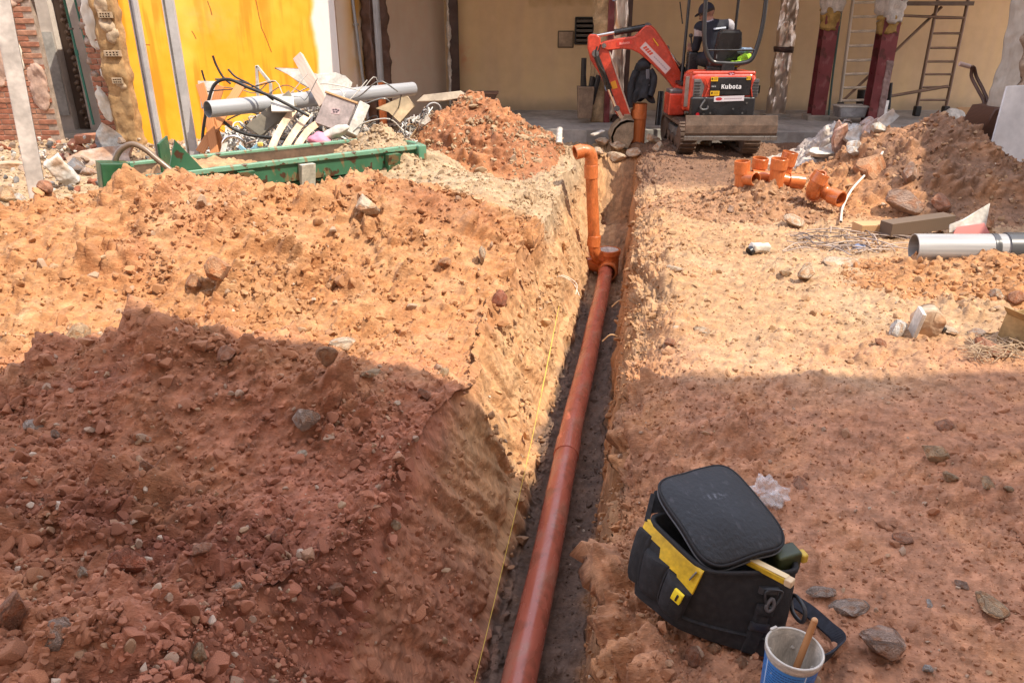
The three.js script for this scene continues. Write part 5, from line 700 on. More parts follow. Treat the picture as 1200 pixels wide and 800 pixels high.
/* the debris pile in front of the ochre wall */
heap('debris_heap', 'grey mound of crushed scrap under the debris by the ochre wall', -2.35, 9.1, 1.55, 0.95, 0.70, (x, t, y, n) => mix3([0.30, 0.27, 0.24], [0.5, 0.45, 0.40], clamp(n + 0.4, 0, 1)), 141, 0.9, 120, -0.25);
{
  const r = rng(606), at = (px, py, t) => atT(px, py, t).toArray(), n = 1500, shapes = [new THREE.BoxGeometry(1, 0.05, 0.12), new THREE.BoxGeometry(1, 0.6, 0.03), new THREE.TorusGeometry(0.4, 0.05, 5, 14, 4)], mt = mat(L(1, 1, 1), 0.7, { map: grimeMap }), c = new THREE.Color(), q = new THREE.Quaternion(), M4 = new THREE.Matrix4();
  shapes.forEach((g, k) => { const o = shade(new THREE.InstancedMesh(g, mt, n / 3)); o.name = numbered('scrap'); o.userData.kind = 'stuff'; o.userData.label = 'crushed metal and plastic scrap in the debris pile';
    for (let i = 0; i < n / 3; i++) { const a = r() * 6.283, d = Math.sqrt(r()), x = -2.35 + Math.cos(a) * d * 1.5, t = 9.0 + Math.sin(a) * d * 0.95, s = (k === 1 ? 0.10 : 0.16) * (0.4 + r()); M4.compose(V(x, topH(x, t) + 0.05 + 0.12 * r() * (1 - d), -t), q.setFromEuler(new THREE.Euler(r() * 6, r() * 6, r() * 6)), V(s, s, s)); o.setMatrixAt(i, M4); const w = r(), cc = w < 0.5 ? [0.84, 0.83, 0.80] : w < 0.66 ? [0.5, 0.5, 0.52] : w < 0.8 ? [0.12, 0.11, 0.10] : w < 0.88 ? C.tan : C.grey; o.setColorAt(i, c.setRGB(...cc)); } scene.add(o); });
  const wires = [[], [], []]; for (let i = 0; i < 34; i++) { const px = 245 + 210 * r(), py = 95 + 70 * r(), t = 7.9 + 1.5 * r(), L_ = 0.25 + 0.5 * r(), p = atT(px, Math.max(py, 78 + 40 * r()), t), A = [0, 1, 2, 3].map((k) => [p.x + (k / 3 - 0.5) * L_ + 0.12 * (r() - 0.5), p.y + 0.22 * (r() - 0.5), p.z + 0.35 * (r() - 0.5)]); wires[i % 3].push(tube(A, 0.004 + 0.005 * r(), 14, 5)); }
  wires.forEach((w, i) => { const o = struct('loose_wires', w, [M.rubber, M.whiteMatt, M.steel][i], 'tangled cables through the debris pile'); o.userData.kind = 'stuff'; });
  const pipe = solo('drain_pipe', [hollow(at(243, 128, 7.55), at(484, 104, 9.6), 0.078, 0.072), hollow(at(330, 119.6, 8.2), at(336, 119, 8.26), 0.081, 0.076)], mat(L(0.42, 0.44, 0.48), 0.45, { map: rep(grimeMap, 1.5), roughnessMap: scuff }), 'long pale grey plastic pipe lying on top of the debris pile', 'pipe');
  const lath = mat(L(0.60, 0.27, 0.11), 0.75, { map: rep(woodMap, 2, 1) }), la = thing('wooden_trestle', 'crossed orange wooden slats standing at the debris pile\'s left end', 'trestle'); [[[234, 98, 8.0], [262, 184, 7.8]], [[284, 96, 8.2], [234, 178, 7.7]], [[258, 100, 8.3], [243, 150, 8.2]], [[243, 128, 7.9], [252, 184, 7.7]]].forEach(([a, b]) => part('slat', beam(at(...a), at(...b), 0.085, 0.022, [0, 0, 1]), lath, la)); part('crossbar', beam(at(238, 140, 7.95), at(272, 145, 8.0), 0.05, 0.02, [0, 0, 1]), lath, la);
  const pale = mat(L(0.86, 0.63, 0.43), 0.7, { map: rep(grimeMap, 2) });
  [['leftmost', [[313, 187], [322, 164], [332, 145], [346, 126]]], ['middle', [[327, 187], [338, 166], [350, 148], [362, 133]]], ['rightmost', [[340, 186], [350, 168], [362, 152], [377, 141]]]].forEach(([w, P], i) => { const c3 = curve(P.map(([x, y], j) => atT(x, y, 7.35 + 0.2 * j + 0.05 * i))), N = 16, g = new THREE.BufferGeometry(), pos = [], id = []; for (let k = 0; k <= N; k++) { const p = c3.getPointAt(k / N), d = c3.getTangentAt(k / N), u = V(0, 0, 1).cross(d).normalize().multiplyScalar(0.033); for (const [a, b] of [[1, 0.008], [1, -0.008], [-1, -0.008], [-1, 0.008]]) pos.push(p.x + u.x * a, p.y + u.y * a, p.z + b); if (k < N) for (let f = 0; f < 4; f++) { const a = k * 4 + f, b = k * 4 + (f + 1) % 4; id.push(a, a + 4, b, b, a + 4, b + 4); } } id.push(0, 1, 2, 0, 2, 3, N * 4, N * 4 + 2, N * 4 + 1, N * 4, N * 4 + 3, N * 4 + 2); g.setAttribute('position', new THREE.Float32BufferAttribute(pos, 3)); g.setIndex(id); const h = g.toNonIndexed(); h.computeVertexNormals(); solo('curved_slat', boxUV(h), pale, `curved pale bed slat, ${w} of the three rising behind the skip`, 'slat'); });
  const trough = solo('light_housing', extrude([[-0.28, 0], [0.28, 0], [0.24, -0.16], [-0.24, -0.16]], 0.16, 0.006), mat(L(0.25, 0.23, 0.19), 0.6, grimy), 'grey metal trough tipped on the debris below the pipe', 'metal trough'); trough.position.copy(atT(313, 128, 7.95)); trough.rotation.set(-0.3, 0.3, 0.72);
  const lid = solo('white_plate', rb(0.22, 0.02, 0.2, 0.004), M.whiteMatt, 'small white plate on the upper end of the grey trough', 'plate'); lid.position.copy(atT(331, 122, 7.85)); lid.rotation.set(0.7, 0.2, -0.2);
  const pb = thing('appliance_panel', 'grey pink appliance panel with a dark logo patch standing in the debris', 'panel', at(393, 133, 8.0), [-0.5, -0.1, -0.38]); part('face', rb(0.33, 0.32, 0.03, 0.006), mat(L(0.44, 0.37, 0.36), 0.6, { map: rep(grimeMap, 2) }), pb); part('side', rb(0.11, 0.34, 0.22, 0.01, [0.20, 0.03, -0.08], [0, 0.5, 0]), M.whiteMatt, pb, 'white side'); part('trim', rb(0.36, 0.02, 0.04, 0.004, [0, 0.17, 0.01]), M.wood, pb); sticker('badge', 0.09, 0.06, (x, w, h) => { x.fillStyle = '#b59c98'; x.fillRect(0, 0, w, h); x.fillStyle = '#4a3a3c'; for (const [a, b] of [[0.1, 0.2], [0.38, 0.1], [0.66, 0.2], [0.2, 0.55], [0.5, 0.5]]) x.fillRect(w * a, h * b, w * 0.24, h * 0.3); }, pb, [0.0, 0.02, 0.017], [0, 0, 0.2], 'dark badge', 64);
  tag(solo('plank', beam(at(349, 66, 8.7), at(380, 122, 8.2), 0.11, 0.05, [0, 0, 1]), mat(L(0.60, 0.50, 0.45), 0.8, { map: rep(woodMap, 1, 2) })), 'pale plank standing aslant above the white sheets in the debris', 'plank');
  const sheet = (label, P, t, m) => { const pts = P.map(([x, y]) => atT(x, y, t)), o = pts[0].clone(), q2 = pts.map((v) => [v.x - o.x, v.y - o.y]), s = solo('sheet', boxUV(rough(extrude(q2, 0.03, 0.004), 0.02, 6, t)), m, label, 'sheet'); s.position.copy(o); s.rotation.x = -0.35; return s; };
  sheet('crumpled white sheet at the left of the debris top', [[321, 79], [352, 80], [372, 100], [380, 112], [352, 98], [338, 88]], 8.9, M.whiteMatt); sheet('broad white torn board at the back of the debris beside the plank', [[362, 84], [372, 87], [394, 85], [404, 88], [413, 97], [412, 106], [376, 110]], 9.1, M.whiteMatt);
  sheet('small white plate at the debris pile\'s left edge behind the crossed slats', [[232, 95], [256, 96], [254, 122], [240, 128]], 8.4, M.whiteMatt); sheet('cream torn board between the debris and the red soil heap', [[440, 127], [470, 113], [477, 113], [487, 124], [470, 145], [455, 132]], 8.6, mat(L(0.66, 0.52, 0.34), 0.85, { map: grimeMap }));
  sheet('long cream board behind the top of the red soil heap', [[488, 119], [496, 111], [540, 107], [550, 113], [520, 118]], 10.0, mat(L(0.66, 0.56, 0.44), 0.85, { map: grimeMap }));
  const pk = solo('pink_bag', rough(mv(new THREE.IcosahedronGeometry(0.1, 4), undefined, undefined, [1.1, 0.7, 0.7]), 0.03, 10, 3), mat(L(0.70, 0.22, 0.30), 0.6), 'bright pink plastic scrap behind the skip', 'plastic bag'); pk.position.copy(atT(375, 164, 7.7)); const wp = solo('white_bag', rough(mv(new THREE.IcosahedronGeometry(0.13, 4), undefined, undefined, [1.3, 0.4, 0.6]), 0.03, 9, 5), M.whiteMatt, 'white plastic scrap beside the bright pink one', 'plastic bag'); wp.position.copy(atT(391, 157, 7.75)); wp.rotation.z = 0.4;
  const bc = thing('blue_strap', 'light blue plastic cross piece at the foot of the debris', 'strap', at(291, 178, 7.4)); const bm = mat(L(0.28, 0.52, 0.62), 0.6); part('strip', beam([-0.09, -0.07, 0], [0.1, 0.06, 0], 0.04, 0.012, [0, 0, 1]), bm, bc); part('strip', beam([-0.08, 0.06, 0.012], [0.07, -0.08, 0.012], 0.04, 0.012, [0, 0, 1]), bm, bc); part('end_cap', rb(0.05, 0.04, 0.03, 0.01, [0.12, 0.07, 0]), mat(L(0.75, 0.5, 0.1), 0.6), bc, 'yellow end');
  tag(solo('black_cable', tube([[236, 178], [238, 150], [244, 118], [252, 98], [268, 93], [292, 103], [318, 113], [340, 124], [362, 136]].map(([x, y]) => atT(x, y, 7.8)), 0.016, 70, 8), M.rubber), 'thick black cable arching over the left of the debris pile', 'cable');
  tag(solo('black_cable', tube([[262, 143], [275, 152], [292, 158], [315, 161], [340, 163]].map(([x, y]) => atT(x, y, 7.75)), 0.016, 40, 8), M.rubber), 'thick black cable lying below the grey trough', 'cable');
  tag(solo('steel_rod', tube([[249, 65], [253, 76], [261, 90], [270, 98]].map(([x, y]) => atT(x, y, 8.6)), 0.012, 20, 6), M.rubber), 'bent dark rod sticking up highest from the debris\' left end', 'rod'); tag(solo('steel_rod', tube([[267, 81], [276, 90], [292, 98]].map(([x, y]) => atT(x, y, 8.6)), 0.011, 16, 6), M.rubber), 'shorter dark rod right of the highest one in the debris', 'rod'); tag(solo('steel_rod', tube([[236, 82], [240, 95], [246, 104]].map(([x, y]) => atT(x, y, 8.6)), 0.01, 12, 6), M.rubber), 'short dark rod left of the highest one in the debris', 'rod');
  const fr = thing('metal_stand', 'bent white metal frame upright in the middle of the debris', 'frame', at(308, 95, 8.9)); part('bar', beam([-0.05, 0.16, 0], [-0.08, -0.2, 0], 0.03, 0.03), M.whiteMatt, fr); part('bar', beam([-0.05, 0.16, 0], [0.08, -0.02, 0], 0.03, 0.03), M.whiteMatt, fr); part('bar', beam([0.08, -0.02, 0], [0.06, -0.25, 0], 0.03, 0.03), M.whiteMatt, fr);
  const wh = solo('wire_ring', mv(new THREE.TorusGeometry(0.1, 0.018, 10, 30), undefined, [0.3, 0.2, 0]), M.chrome, 'bright bent metal ring low in the debris behind the skip', 'ring'); wh.position.copy(atT(274, 171, 7.6));
  tag(solo('white_strip', beam(at(259, 186, 7.5), at(266, 158, 7.6), 0.05, 0.015, [0, 0, 1]), M.whiteMatt), 'upright white strip beside the crossed orange slats', 'strip'); tag(solo('crate_edge', beam(at(249, 184, 7.45), at(284, 183, 7.4), 0.03, 0.03), M.wood), 'thin wooden batten lying at the foot of the debris', 'batten');
}

/* ------------------------------------------------ right side and back */
{
  const at = (px, py, t) => atT(px, py, t).toArray(), alu = mat(L(0.86, 0.76, 0.63), 0.6, grimy), rustS = mat(L(0.30, 0.20, 0.14), 0.7, { metalness: 0.2, ...grimy }), T1 = 12.75, T2 = 12.75;
  const line = (x0, y0, x1, y1, y) => x0 + (x1 - x0) * (y - y0) / (y1 - y0);
  const a = thing('ladder_frame', 'pale ladder frame of the scaffold, left of the last maroon column', 'scaffold'); const L1 = (y) => [line(1000, 0, 984, 125, y), y], R1 = (y) => [line(1034, 0, 1016, 118, y), y];
  part('rail', rod(at(...L1(-90), T1), at(...L1(127), T1), 0.026), alu, a); part('rail', rod(at(...R1(-90), T1), at(...R1(122), T1), 0.026), alu, a); for (const y of [-62, -45, -30, -13, 3, 20, 37, 54, 71, 87, 103, 118]) part('rung', rod(at(...L1(y), T1), at(...R1(y - 1), T1), 0.02), alu, a); part('wheel_foot', rb(0.09, 0.12, 0.09, 0.02, at(985, 124, T1)), M.rubber, a);
  const b = thing('ladder_frame', 'darker ladder frame of the scaffold at the right, on black feet', 'scaffold'); const L2 = (y) => [line(1096, 18, 1075, 125, y), y], R2 = (y) => [line(1135, 0, 1108, 130, y), y];
  part('rail', rod(at(...L2(-60), T2), at(...L2(127), T2), 0.026), rustS, b); part('rail', rod(at(...R2(-90), T2), at(...R2(130), T2), 0.026), rustS, b); for (const y of [-40, -20, 3, 21, 39, 56, 72, 87, 102, 117]) part('rung', rod(at(...L2(y), T2), at(...R2(y), T2), 0.018), rustS, b); for (const x of [1075, 1108]) part('wheel_foot', rb(0.1, 0.16, 0.1, 0.02, at(x, 130, T2)), M.rubber, b);
  tag(solo('scaffold_deck', beam(at(1052, 4, 12.7), at(1136, 4, 12.7), 0.30, 0.06), mat(L(0.16, 0.105, 0.07), 0.8, grimy)), 'dark plank deck across the top of the scaffold', 'deck');
  tag(solo('scaffold_brace', rod(at(1052, 18, 12.72), at(1130, 21, 12.72), 0.02), rustS), 'level tube just under the scaffold deck', 'brace'); tag(solo('scaffold_brace', rod(at(984, 122, 12.8), at(1104, 8, 12.82), 0.022), rustS), 'long diagonal brace crossing behind the last maroon column', 'brace'); tag(solo('scaffold_brace', rod(at(1036, 114, 12.65), at(1111, 101, 12.65), 0.024), rustS), 'low slightly sloping tube between column and darker ladder frame', 'brace');
  const tr = thing('mortar_trough', 'white plastic trough at the foot of the pale ladder frame', 'trough', at(996, 131, 12.3)); part('tub', extrude([[-0.22, 0.09], [0.22, 0.09], [0.19, -0.07], [-0.19, -0.07]], 0.3, 0.02), mat(L(0.42, 0.43, 0.46), 0.6, grimy), tr); part('rim', rb(0.46, 0.025, 0.32, 0.01, [0, 0.09, 0]), M.whiteMatt, tr);
  tag(solo('green_hose', tube([at(989, -10, 13), at(984, 30, 13), at(976, 90, 13), at(971, 138, 12.9)], 0.018, 30, 8), mat(L(0.06, 0.11, 0.09), 0.6)), 'thin dark green hose hanging beside the maroon column', 'hose');
  tag(solo('dark_stub', rod(at(1044, 97, 12.6), at(1041, 128, 12.6), 0.035), M.rubber), 'short dark tube standing right of the last maroon column', 'tube'); tag(solo('dark_stub', rod(at(1011, 105, 13.0), at(1008, 126, 13.0), 0.07), M.rubber), 'stubby black tube between the ladder rails', 'tube');
  const wb = thing('white_bundle', 'white bundle of plastic on the slab right of the scaffold', 'bundle', at(1118, 138, 12)); part('bundle', rough(mv(new THREE.IcosahedronGeometry(0.16, 4), undefined, undefined, [1, 0.8, 0.8]), 0.05, 8), M.whiteMatt, wb); part('fold', rough(mv(new THREE.IcosahedronGeometry(0.1, 4), [0.05, -0.1, 0.08], undefined, [1.5, 0.5, 1]), 0.04, 8), M.whiteMatt, wb); tag(solo('brown_board', bx(0.4, 0.14, 0.04, at(1136, 131, 12.6)), M.wood), 'small brown board against the back wall at the right', 'board');
  // wheelbarrow tipped on end behind the heap
  const w = thing('wheelbarrow', 'rusty wheelbarrow tipped up behind the brown heap, handles in the air', 'wheelbarrow'); const ru = mat(L(0.12, 0.055, 0.035), 0.8, grimy);
  for (const d of [0, 1]) { part('handle', tube([at(1128 + d * 11, 76 + d * 3, 9.7), at(1139 + d * 3, 79, 9.7), at(1139 + d * 6, 90, 9.7), at(1147 + d * 6, 106, 9.6), at(1154 + d * 4, 122, 9.5), at(1152, 148, 9.4)], 0.02, 40, 10), ru, w); } part('grip', [rod(at(1125, 74.5, 9.7), at(1137, 78, 9.7), 0.026)], mat(L(0.5, 0.36, 0.3), 0.6), w);
  part('tray', rough(extrude([[0, 0], [0.12, 0.32], [0.30, 0.34], [0.34, -0.05]], 0.5, 0.02).translate(...at(1133, 158, 9.2)), 0.01, 5), ru, w); part('wheel', [mv(new THREE.TorusGeometry(0.14, 0.045, 12, 28), at(1160, 165, 9.2), [0, 0.6, 0])], M.rubber, w);
  // pots and pipes at the back
  const po = thing('planter', 'tall brown box holding black tube ends against the back wall', 'box', at(685, 138, 12.15)); part('box', extrude([[-0.10, 0], [0.10, 0], [0.125, 0.46], [-0.125, 0.46]], 0.22, 0.01), mat(L(0.30, 0.215, 0.15), 0.8, { map: rep(grimeMap, 2) }), po); for (const [x, h, q] of [[-0.04, 0.86, 0], [0.05, 0.6, 0.12], [0.0, 0.62, -0.1], [0.1, 0.62, 0.22]]) part('tube_end', rod([x, 0.2, 0], [x + q * 0.4, h, 0.02], 0.04, 0.04, 14), M.rubber, po);
  tag(solo('black_pipe', hollow(at(771, 147, 11.9), at(775, 107, 12.0), 0.045, 0.038), M.blackPlastic), 'black pipe standing on the slab right of the jacket', 'pipe'); tag(solo('black_pipe', hollow(at(788, 145, 12.2), at(791, 107, 12.3), 0.03, 0.024), M.blackPlastic), 'thinner black pipe close to the digger\'s left side', 'pipe');
  const tb = thing('rusty_tub', 'low rusty tub on the slab behind the red soil heap', 'tub', at(563, 113, 12.4)); part('tub', extrude([[-0.27, 0.06], [0.27, 0.06], [0.2, -0.09], [-0.2, -0.09]], 0.3, 0.015), mat(L(0.15, 0.075, 0.045), 0.85, grimy), tb); part('rim', rb(0.56, 0.025, 0.32, 0.01, [0, 0.06, 0]), mat(L(0.2, 0.11, 0.07), 0.8), tb);
  tag(solo('white_tube', rod(at(655, 168, 8.6), at(656, 150, 8.7), 0.035, 0.03), M.whiteMatt), 'short white tube standing on the right slope of the red heap', 'tube'); tag(solo('white_board', beam(at(694, 158, 10.6), at(707, 153, 10.7), 0.08, 0.02), M.whiteMatt), 'small white board scrap near the digger bucket', 'board');
  [[690, 162, 26, 16], [705, 166, 22, 14], [724, 172, 26, 14], [744, 178, 24, 14], [764, 163, 20, 14], [772, 172, 16, 14], [700, 178, 26, 12], [722, 186, 30, 14], [828, 168, 24, 13]].forEach(([x, y, ww, h], i) => stone('pale_stone', i === 8 ? 'pale sunlit stone between the digger tracks' : 'pale broken stone heaped at the trench\'s far end', x, y, ww, h, C.pale, i === 8 ? {} : { group: 'pale stones at the trench end' }));
  // broken plaster tipped beside the brown heap
  heap('plaster_heap', 'heap of pinkish white broken plaster behind the brown heap', 4.05, 9.55, 1.0, 0.5, 0.56, (x, t, y, n) => mix3([0.52, 0.42, 0.38], [0.66, 0.62, 0.58], clamp(n + 0.5, 0, 1)), 161, 1.1, 100, 0.2);
  stone('plaster_chunk', 'big pink plaster chunk standing at the end of the white rubble', 985, 164, 24, 36, C.pink, { cat: 'plaster', k: 1.5, d: 0.5, g: 2, rz: 0.25 }); stone('plaster_chunk', 'white plaster chunk topmost beside the maroon column foot', 1037, 140, 26, 22, C.white, { cat: 'plaster', g: 3 }); stone('plaster_chunk', 'pink white lump in the middle of the white rubble', 1016, 148, 26, 22, [0.6, 0.47, 0.42], { cat: 'plaster', g: 4 });
  [[958, 180, 30, 14], [972, 172, 20, 14], [1000, 170, 18, 18], [1003, 156, 26, 16], [1027, 150, 22, 16], [1048, 142, 16, 18], [1058, 146, 18, 14], [1000, 182, 20, 12], [1062, 135, 10, 22]].forEach(([x, y, ww, h]) => stone('plaster_chunk', 'whitish plaster lump in the rubble left of the brown heap', x, y, ww, h, C.white, { cat: 'plaster', group: 'whitish plaster rubble' }));
  [[984, 166, 0.22, 0.42, C.pink, [0.2, 0.4, 0.35], 'tall pink plaster slab leaning at the left of the white rubble'], [1004, 158, 0.34, 0.16, C.white, [-0.5, 0.2, 0.5], 'white plaster slab lying aslant right of the tall pink one'], [1022, 150, 0.3, 0.16, [0.62, 0.5, 0.46], [-0.4, 0.3, 0.6], 'pinkish plaster slab in the middle of the white rubble'], [1040, 140, 0.26, 0.14, C.white, [-0.3, 0, 0.7], 'white plaster slab near the top of the white rubble'], [962, 178, 0.36, 0.12, C.white, [-1.0, 0.2, 0.2], 'flat white plaster slab at the rubble\'s left foot']].forEach(([x, y, w_, h_, c, rot, l]) => slab('plaster_slab', l, x, y, 9.05, w_, h_, 0.05, c, rot, { cat: 'plaster slab' }));
  tag(solo('splinter', beam(at(1036, 142, 9.4), at(1041, 118, 9.5), 0.03, 0.03), M.whiteMatt), 'pale splinter sticking up from the white rubble', 'splinter'); tag(solo('splinter', beam(at(948, 182, 9.2), at(974, 168, 9.5), 0.10, 0.03), stoneMat(C.grey)), 'grey board edge low at the left of the white rubble', 'board');
  // timber, sheet, wires, cable
  tag(solo('timber', beam(at(1004, 268, 6.1), at(1046, 267, 6.15), 0.14, 0.09), M.wood), 'short pale timber block left of the dark beam', 'timber'); tag(solo('timber', beam(at(1038, 268, 6.0), at(1112, 258, 6.2), 0.13, 0.11), mat(L(0.15, 0.11, 0.085), 0.85, { map: rep(woodMap, 2, 1) })), 'dark weathered beam lying behind the big grey pipe', 'timber');
  { const o = thing('broken_sheet', 'white and red broken sheet propped against the brown heap', 'sheet', at(1138, 262, 5.9), [-0.5, -0.1, 0]); part('sheet', rough(extrude([[-0.17, -0.07], [0.10, -0.05], [0.15, 0.16], [-0.05, 0.03], [-0.16, 0.0]], 0.02, 0.003), 0.012, 8), M.whiteMatt, o); part('red_edge', rough(extrude([[-0.16, -0.09], [0.12, -0.08], [0.08, 0.0], [-0.12, -0.02]], 0.02, 0.003).translate(0, -0.01, 0.03), 0.012, 8), mat(L(0.5, 0.18, 0.16), 0.8), o, 'reddish lower edge'); }
  stone('clod', 'orange clod lying right of the broken sheet', 1155, 262, 30, 18, C.orange, { cat: 'clod' });
  const r = rng(99), g = [[], []]; for (let i = 0; i < 60; i++) { const p = rest(925 + 130 * r(), 272 + 26 * r()), an = r() * 6.28, l = 0.08 + 0.16 * r(), dx = Math.cos(an) * l, dz = Math.sin(an) * l * 0.7; g[i % 2].push(tube([[p.x - dx, p.y + 0.012, p.z - dz], [p.x, p.y + 0.02 + 0.03 * r(), p.z + 0.03 * (r() - 0.5)], [p.x + dx, p.y + 0.014, p.z + dz]], 0.0025 + 0.003 * r(), 8, 5)); } g.forEach((q, i) => { const o = struct('wire_scraps', q, i ? mat(L(0.40, 0.31, 0.25), 0.7) : mat(L(0.15, 0.11, 0.095), 0.7), 'scraps of wire and tie strewn before the dark beam'); o.userData.kind = 'stuff'; });
  const bo = thing('crushed_can', 'crushed white can with a dark end near the strewn wire', 'can', rest(889, 297).toArray(), [0, 0.4, 0.1]); part('can', rough(mv(new THREE.CylinderGeometry(0.035, 0.035, 0.15, 24, 8), [0.01, 0.045, 0], [0, 0, 1.35]), 0.012, 16), M.whiteMatt, bo); part('dark_end', rod([-0.09, 0.03, 0], [-0.06, 0.036, 0], 0.036, 0.037), M.blackPlastic, bo); tag(solo('blue_scrap', rough(mv(new THREE.IcosahedronGeometry(0.045, 3), rest(1007, 292).toArray(), undefined, [1, 0.8, 1]), 0.015, 20), mat(L(0.16, 0.18, 0.26), 0.5)), 'small dark blue plastic scrap among the wires', 'plastic scrap');
  const cp = [[985, 264], [987, 248], [997, 228], [1012, 211], [1026, 196], [1034, 183]].map(([x, y]) => { const v = rest(x, y, 0.2); return [v.x, v.y + 0.03, v.z]; }); tag(solo('pale_cable', tube(cp, 0.011, 50, 8), mat(L(0.66, 0.55, 0.46), 0.6)), 'pale cable looping up the left face of the brown heap', 'cable');
  // broken pieces in front of the big pipe
  { const s1 = stone('plaster_chunk', 'pale crumpled lump left in the small group before the grey pipe', 1052, 388, 24, 26, C.white, { cat: 'plaster', g: 1, k: 1.3 }), s2 = thing('concrete_piece', 'round grey concrete piece with a hole right of the white tile', 'concrete piece', rest(1085, 386).toArray(), [0.3, 0.3, 0.1]); part('body', rough(mv(new THREE.CylinderGeometry(0.075, 0.08, 0.12, 26, 5), [0, 0.06, 0], [1.2, 0, 0.5]), 0.012, 12), stoneMat(C.pale), s2); part('hole', rod([0.035, 0.045, 0.068], [0.04, 0.045, 0.09], 0.016), M.rubber, s2);
    const p = rest(1072, 392); const o = solo('white_tile', rb(0.022, 0.15, 0.11, 0.004), M.whiteMatt, 'white tile standing on edge between two broken lumps', 'tile'); o.position.set(p.x, p.y + 0.065, p.z); o.rotation.set(0.1, -0.2, -0.12); stone('plaster_chunk', 'flat pale piece lying right of the holed concrete', 1110, 388, 30, 10, C.pale, { cat: 'plaster' }); stone('plaster_chunk', 'brown lump in the shade left of the crumpled pale lump', 1032, 400, 20, 12, C.brown, { cat: 'clod' }); stone('plaster_chunk', 'grey piece beside the cardboard box', 1146, 389, 24, 11, C.grey, { cat: 'plaster' }); }
  { const p = rest(1188, 404), o = thing('cardboard_box', 'open cardboard box with a printed arrow at the right edge', 'cardboard box', [p.x + 0.06, p.y, p.z], [0.1, 0.5, -0.1]), cb = mat(L(0.50, 0.34, 0.16), 0.9, { map: rep(grimeMap, 2) }); part('side', rb(0.24, 0.16, 0.005, 0.001, [0, 0.08, 0.09]), cb, o); part('side', rb(0.005, 0.16, 0.18, 0.001, [-0.12, 0.08, 0]), cb, o); part('side', rb(0.24, 0.16, 0.005, 0.001, [0, 0.08, -0.09]), cb, o); part('side', rb(0.005, 0.16, 0.18, 0.001, [0.12, 0.08, 0]), cb, o); part('flap', rb(0.24, 0.09, 0.004, 0.001, [0, 0.175, 0.12], [0.9, 0, 0]), cb, o); part('flap', rb(0.004, 0.1, 0.17, 0.001, [-0.15, 0.18, 0], [0, 0, 0.9]), cb, o); part('base', rb(0.24, 0.005, 0.18, 0.001, [0, 0.003, 0]), cb, o);
    sticker('print', 0.06, 0.06, (x, w, h) => { x.fillStyle = '#c59a5c'; x.fillRect(0, 0, w, h); x.strokeStyle = '#3c2a18'; x.lineWidth = w * 0.1; x.beginPath(); x.moveTo(w * 0.15, h * 0.2); x.lineTo(w * 0.6, h * 0.2); x.lineTo(w * 0.6, h * 0.85); x.moveTo(w * 0.45, h * 0.65); x.lineTo(w * 0.6, h * 0.85); x.lineTo(w * 0.78, h * 0.65); x.stroke(); }, o, [0.02, 0.09, 0.0945], [0, 0, 0], undefined, 64); }
  { const r2 = rng(31), g2 = []; for (let i = 0; i < 130; i++) { const p = rest(1135 + 60 * r2(), 404 + 22 * r2()), a2 = r2() * 6.28, l = 0.03 + 0.05 * r2(); g2.push(rod([p.x - l * Math.cos(a2), p.y + 0.005 + 0.05 * r2(), p.z - l * Math.sin(a2)], [p.x + l * Math.cos(a2), p.y + 0.005 + 0.06 * r2(), p.z + l * Math.sin(a2)], 0.0022, 0.0022, 5)); } const o = struct('straw', g2, mat(L(0.42, 0.30, 0.19), 0.9), 'dry straw and roots under the cardboard box'); o.userData.kind = 'stuff'; stone('clod', 'brown rooty clod under the cardboard box', 1160, 410, 46, 20, C.brown, { cat: 'clod' }); }
}

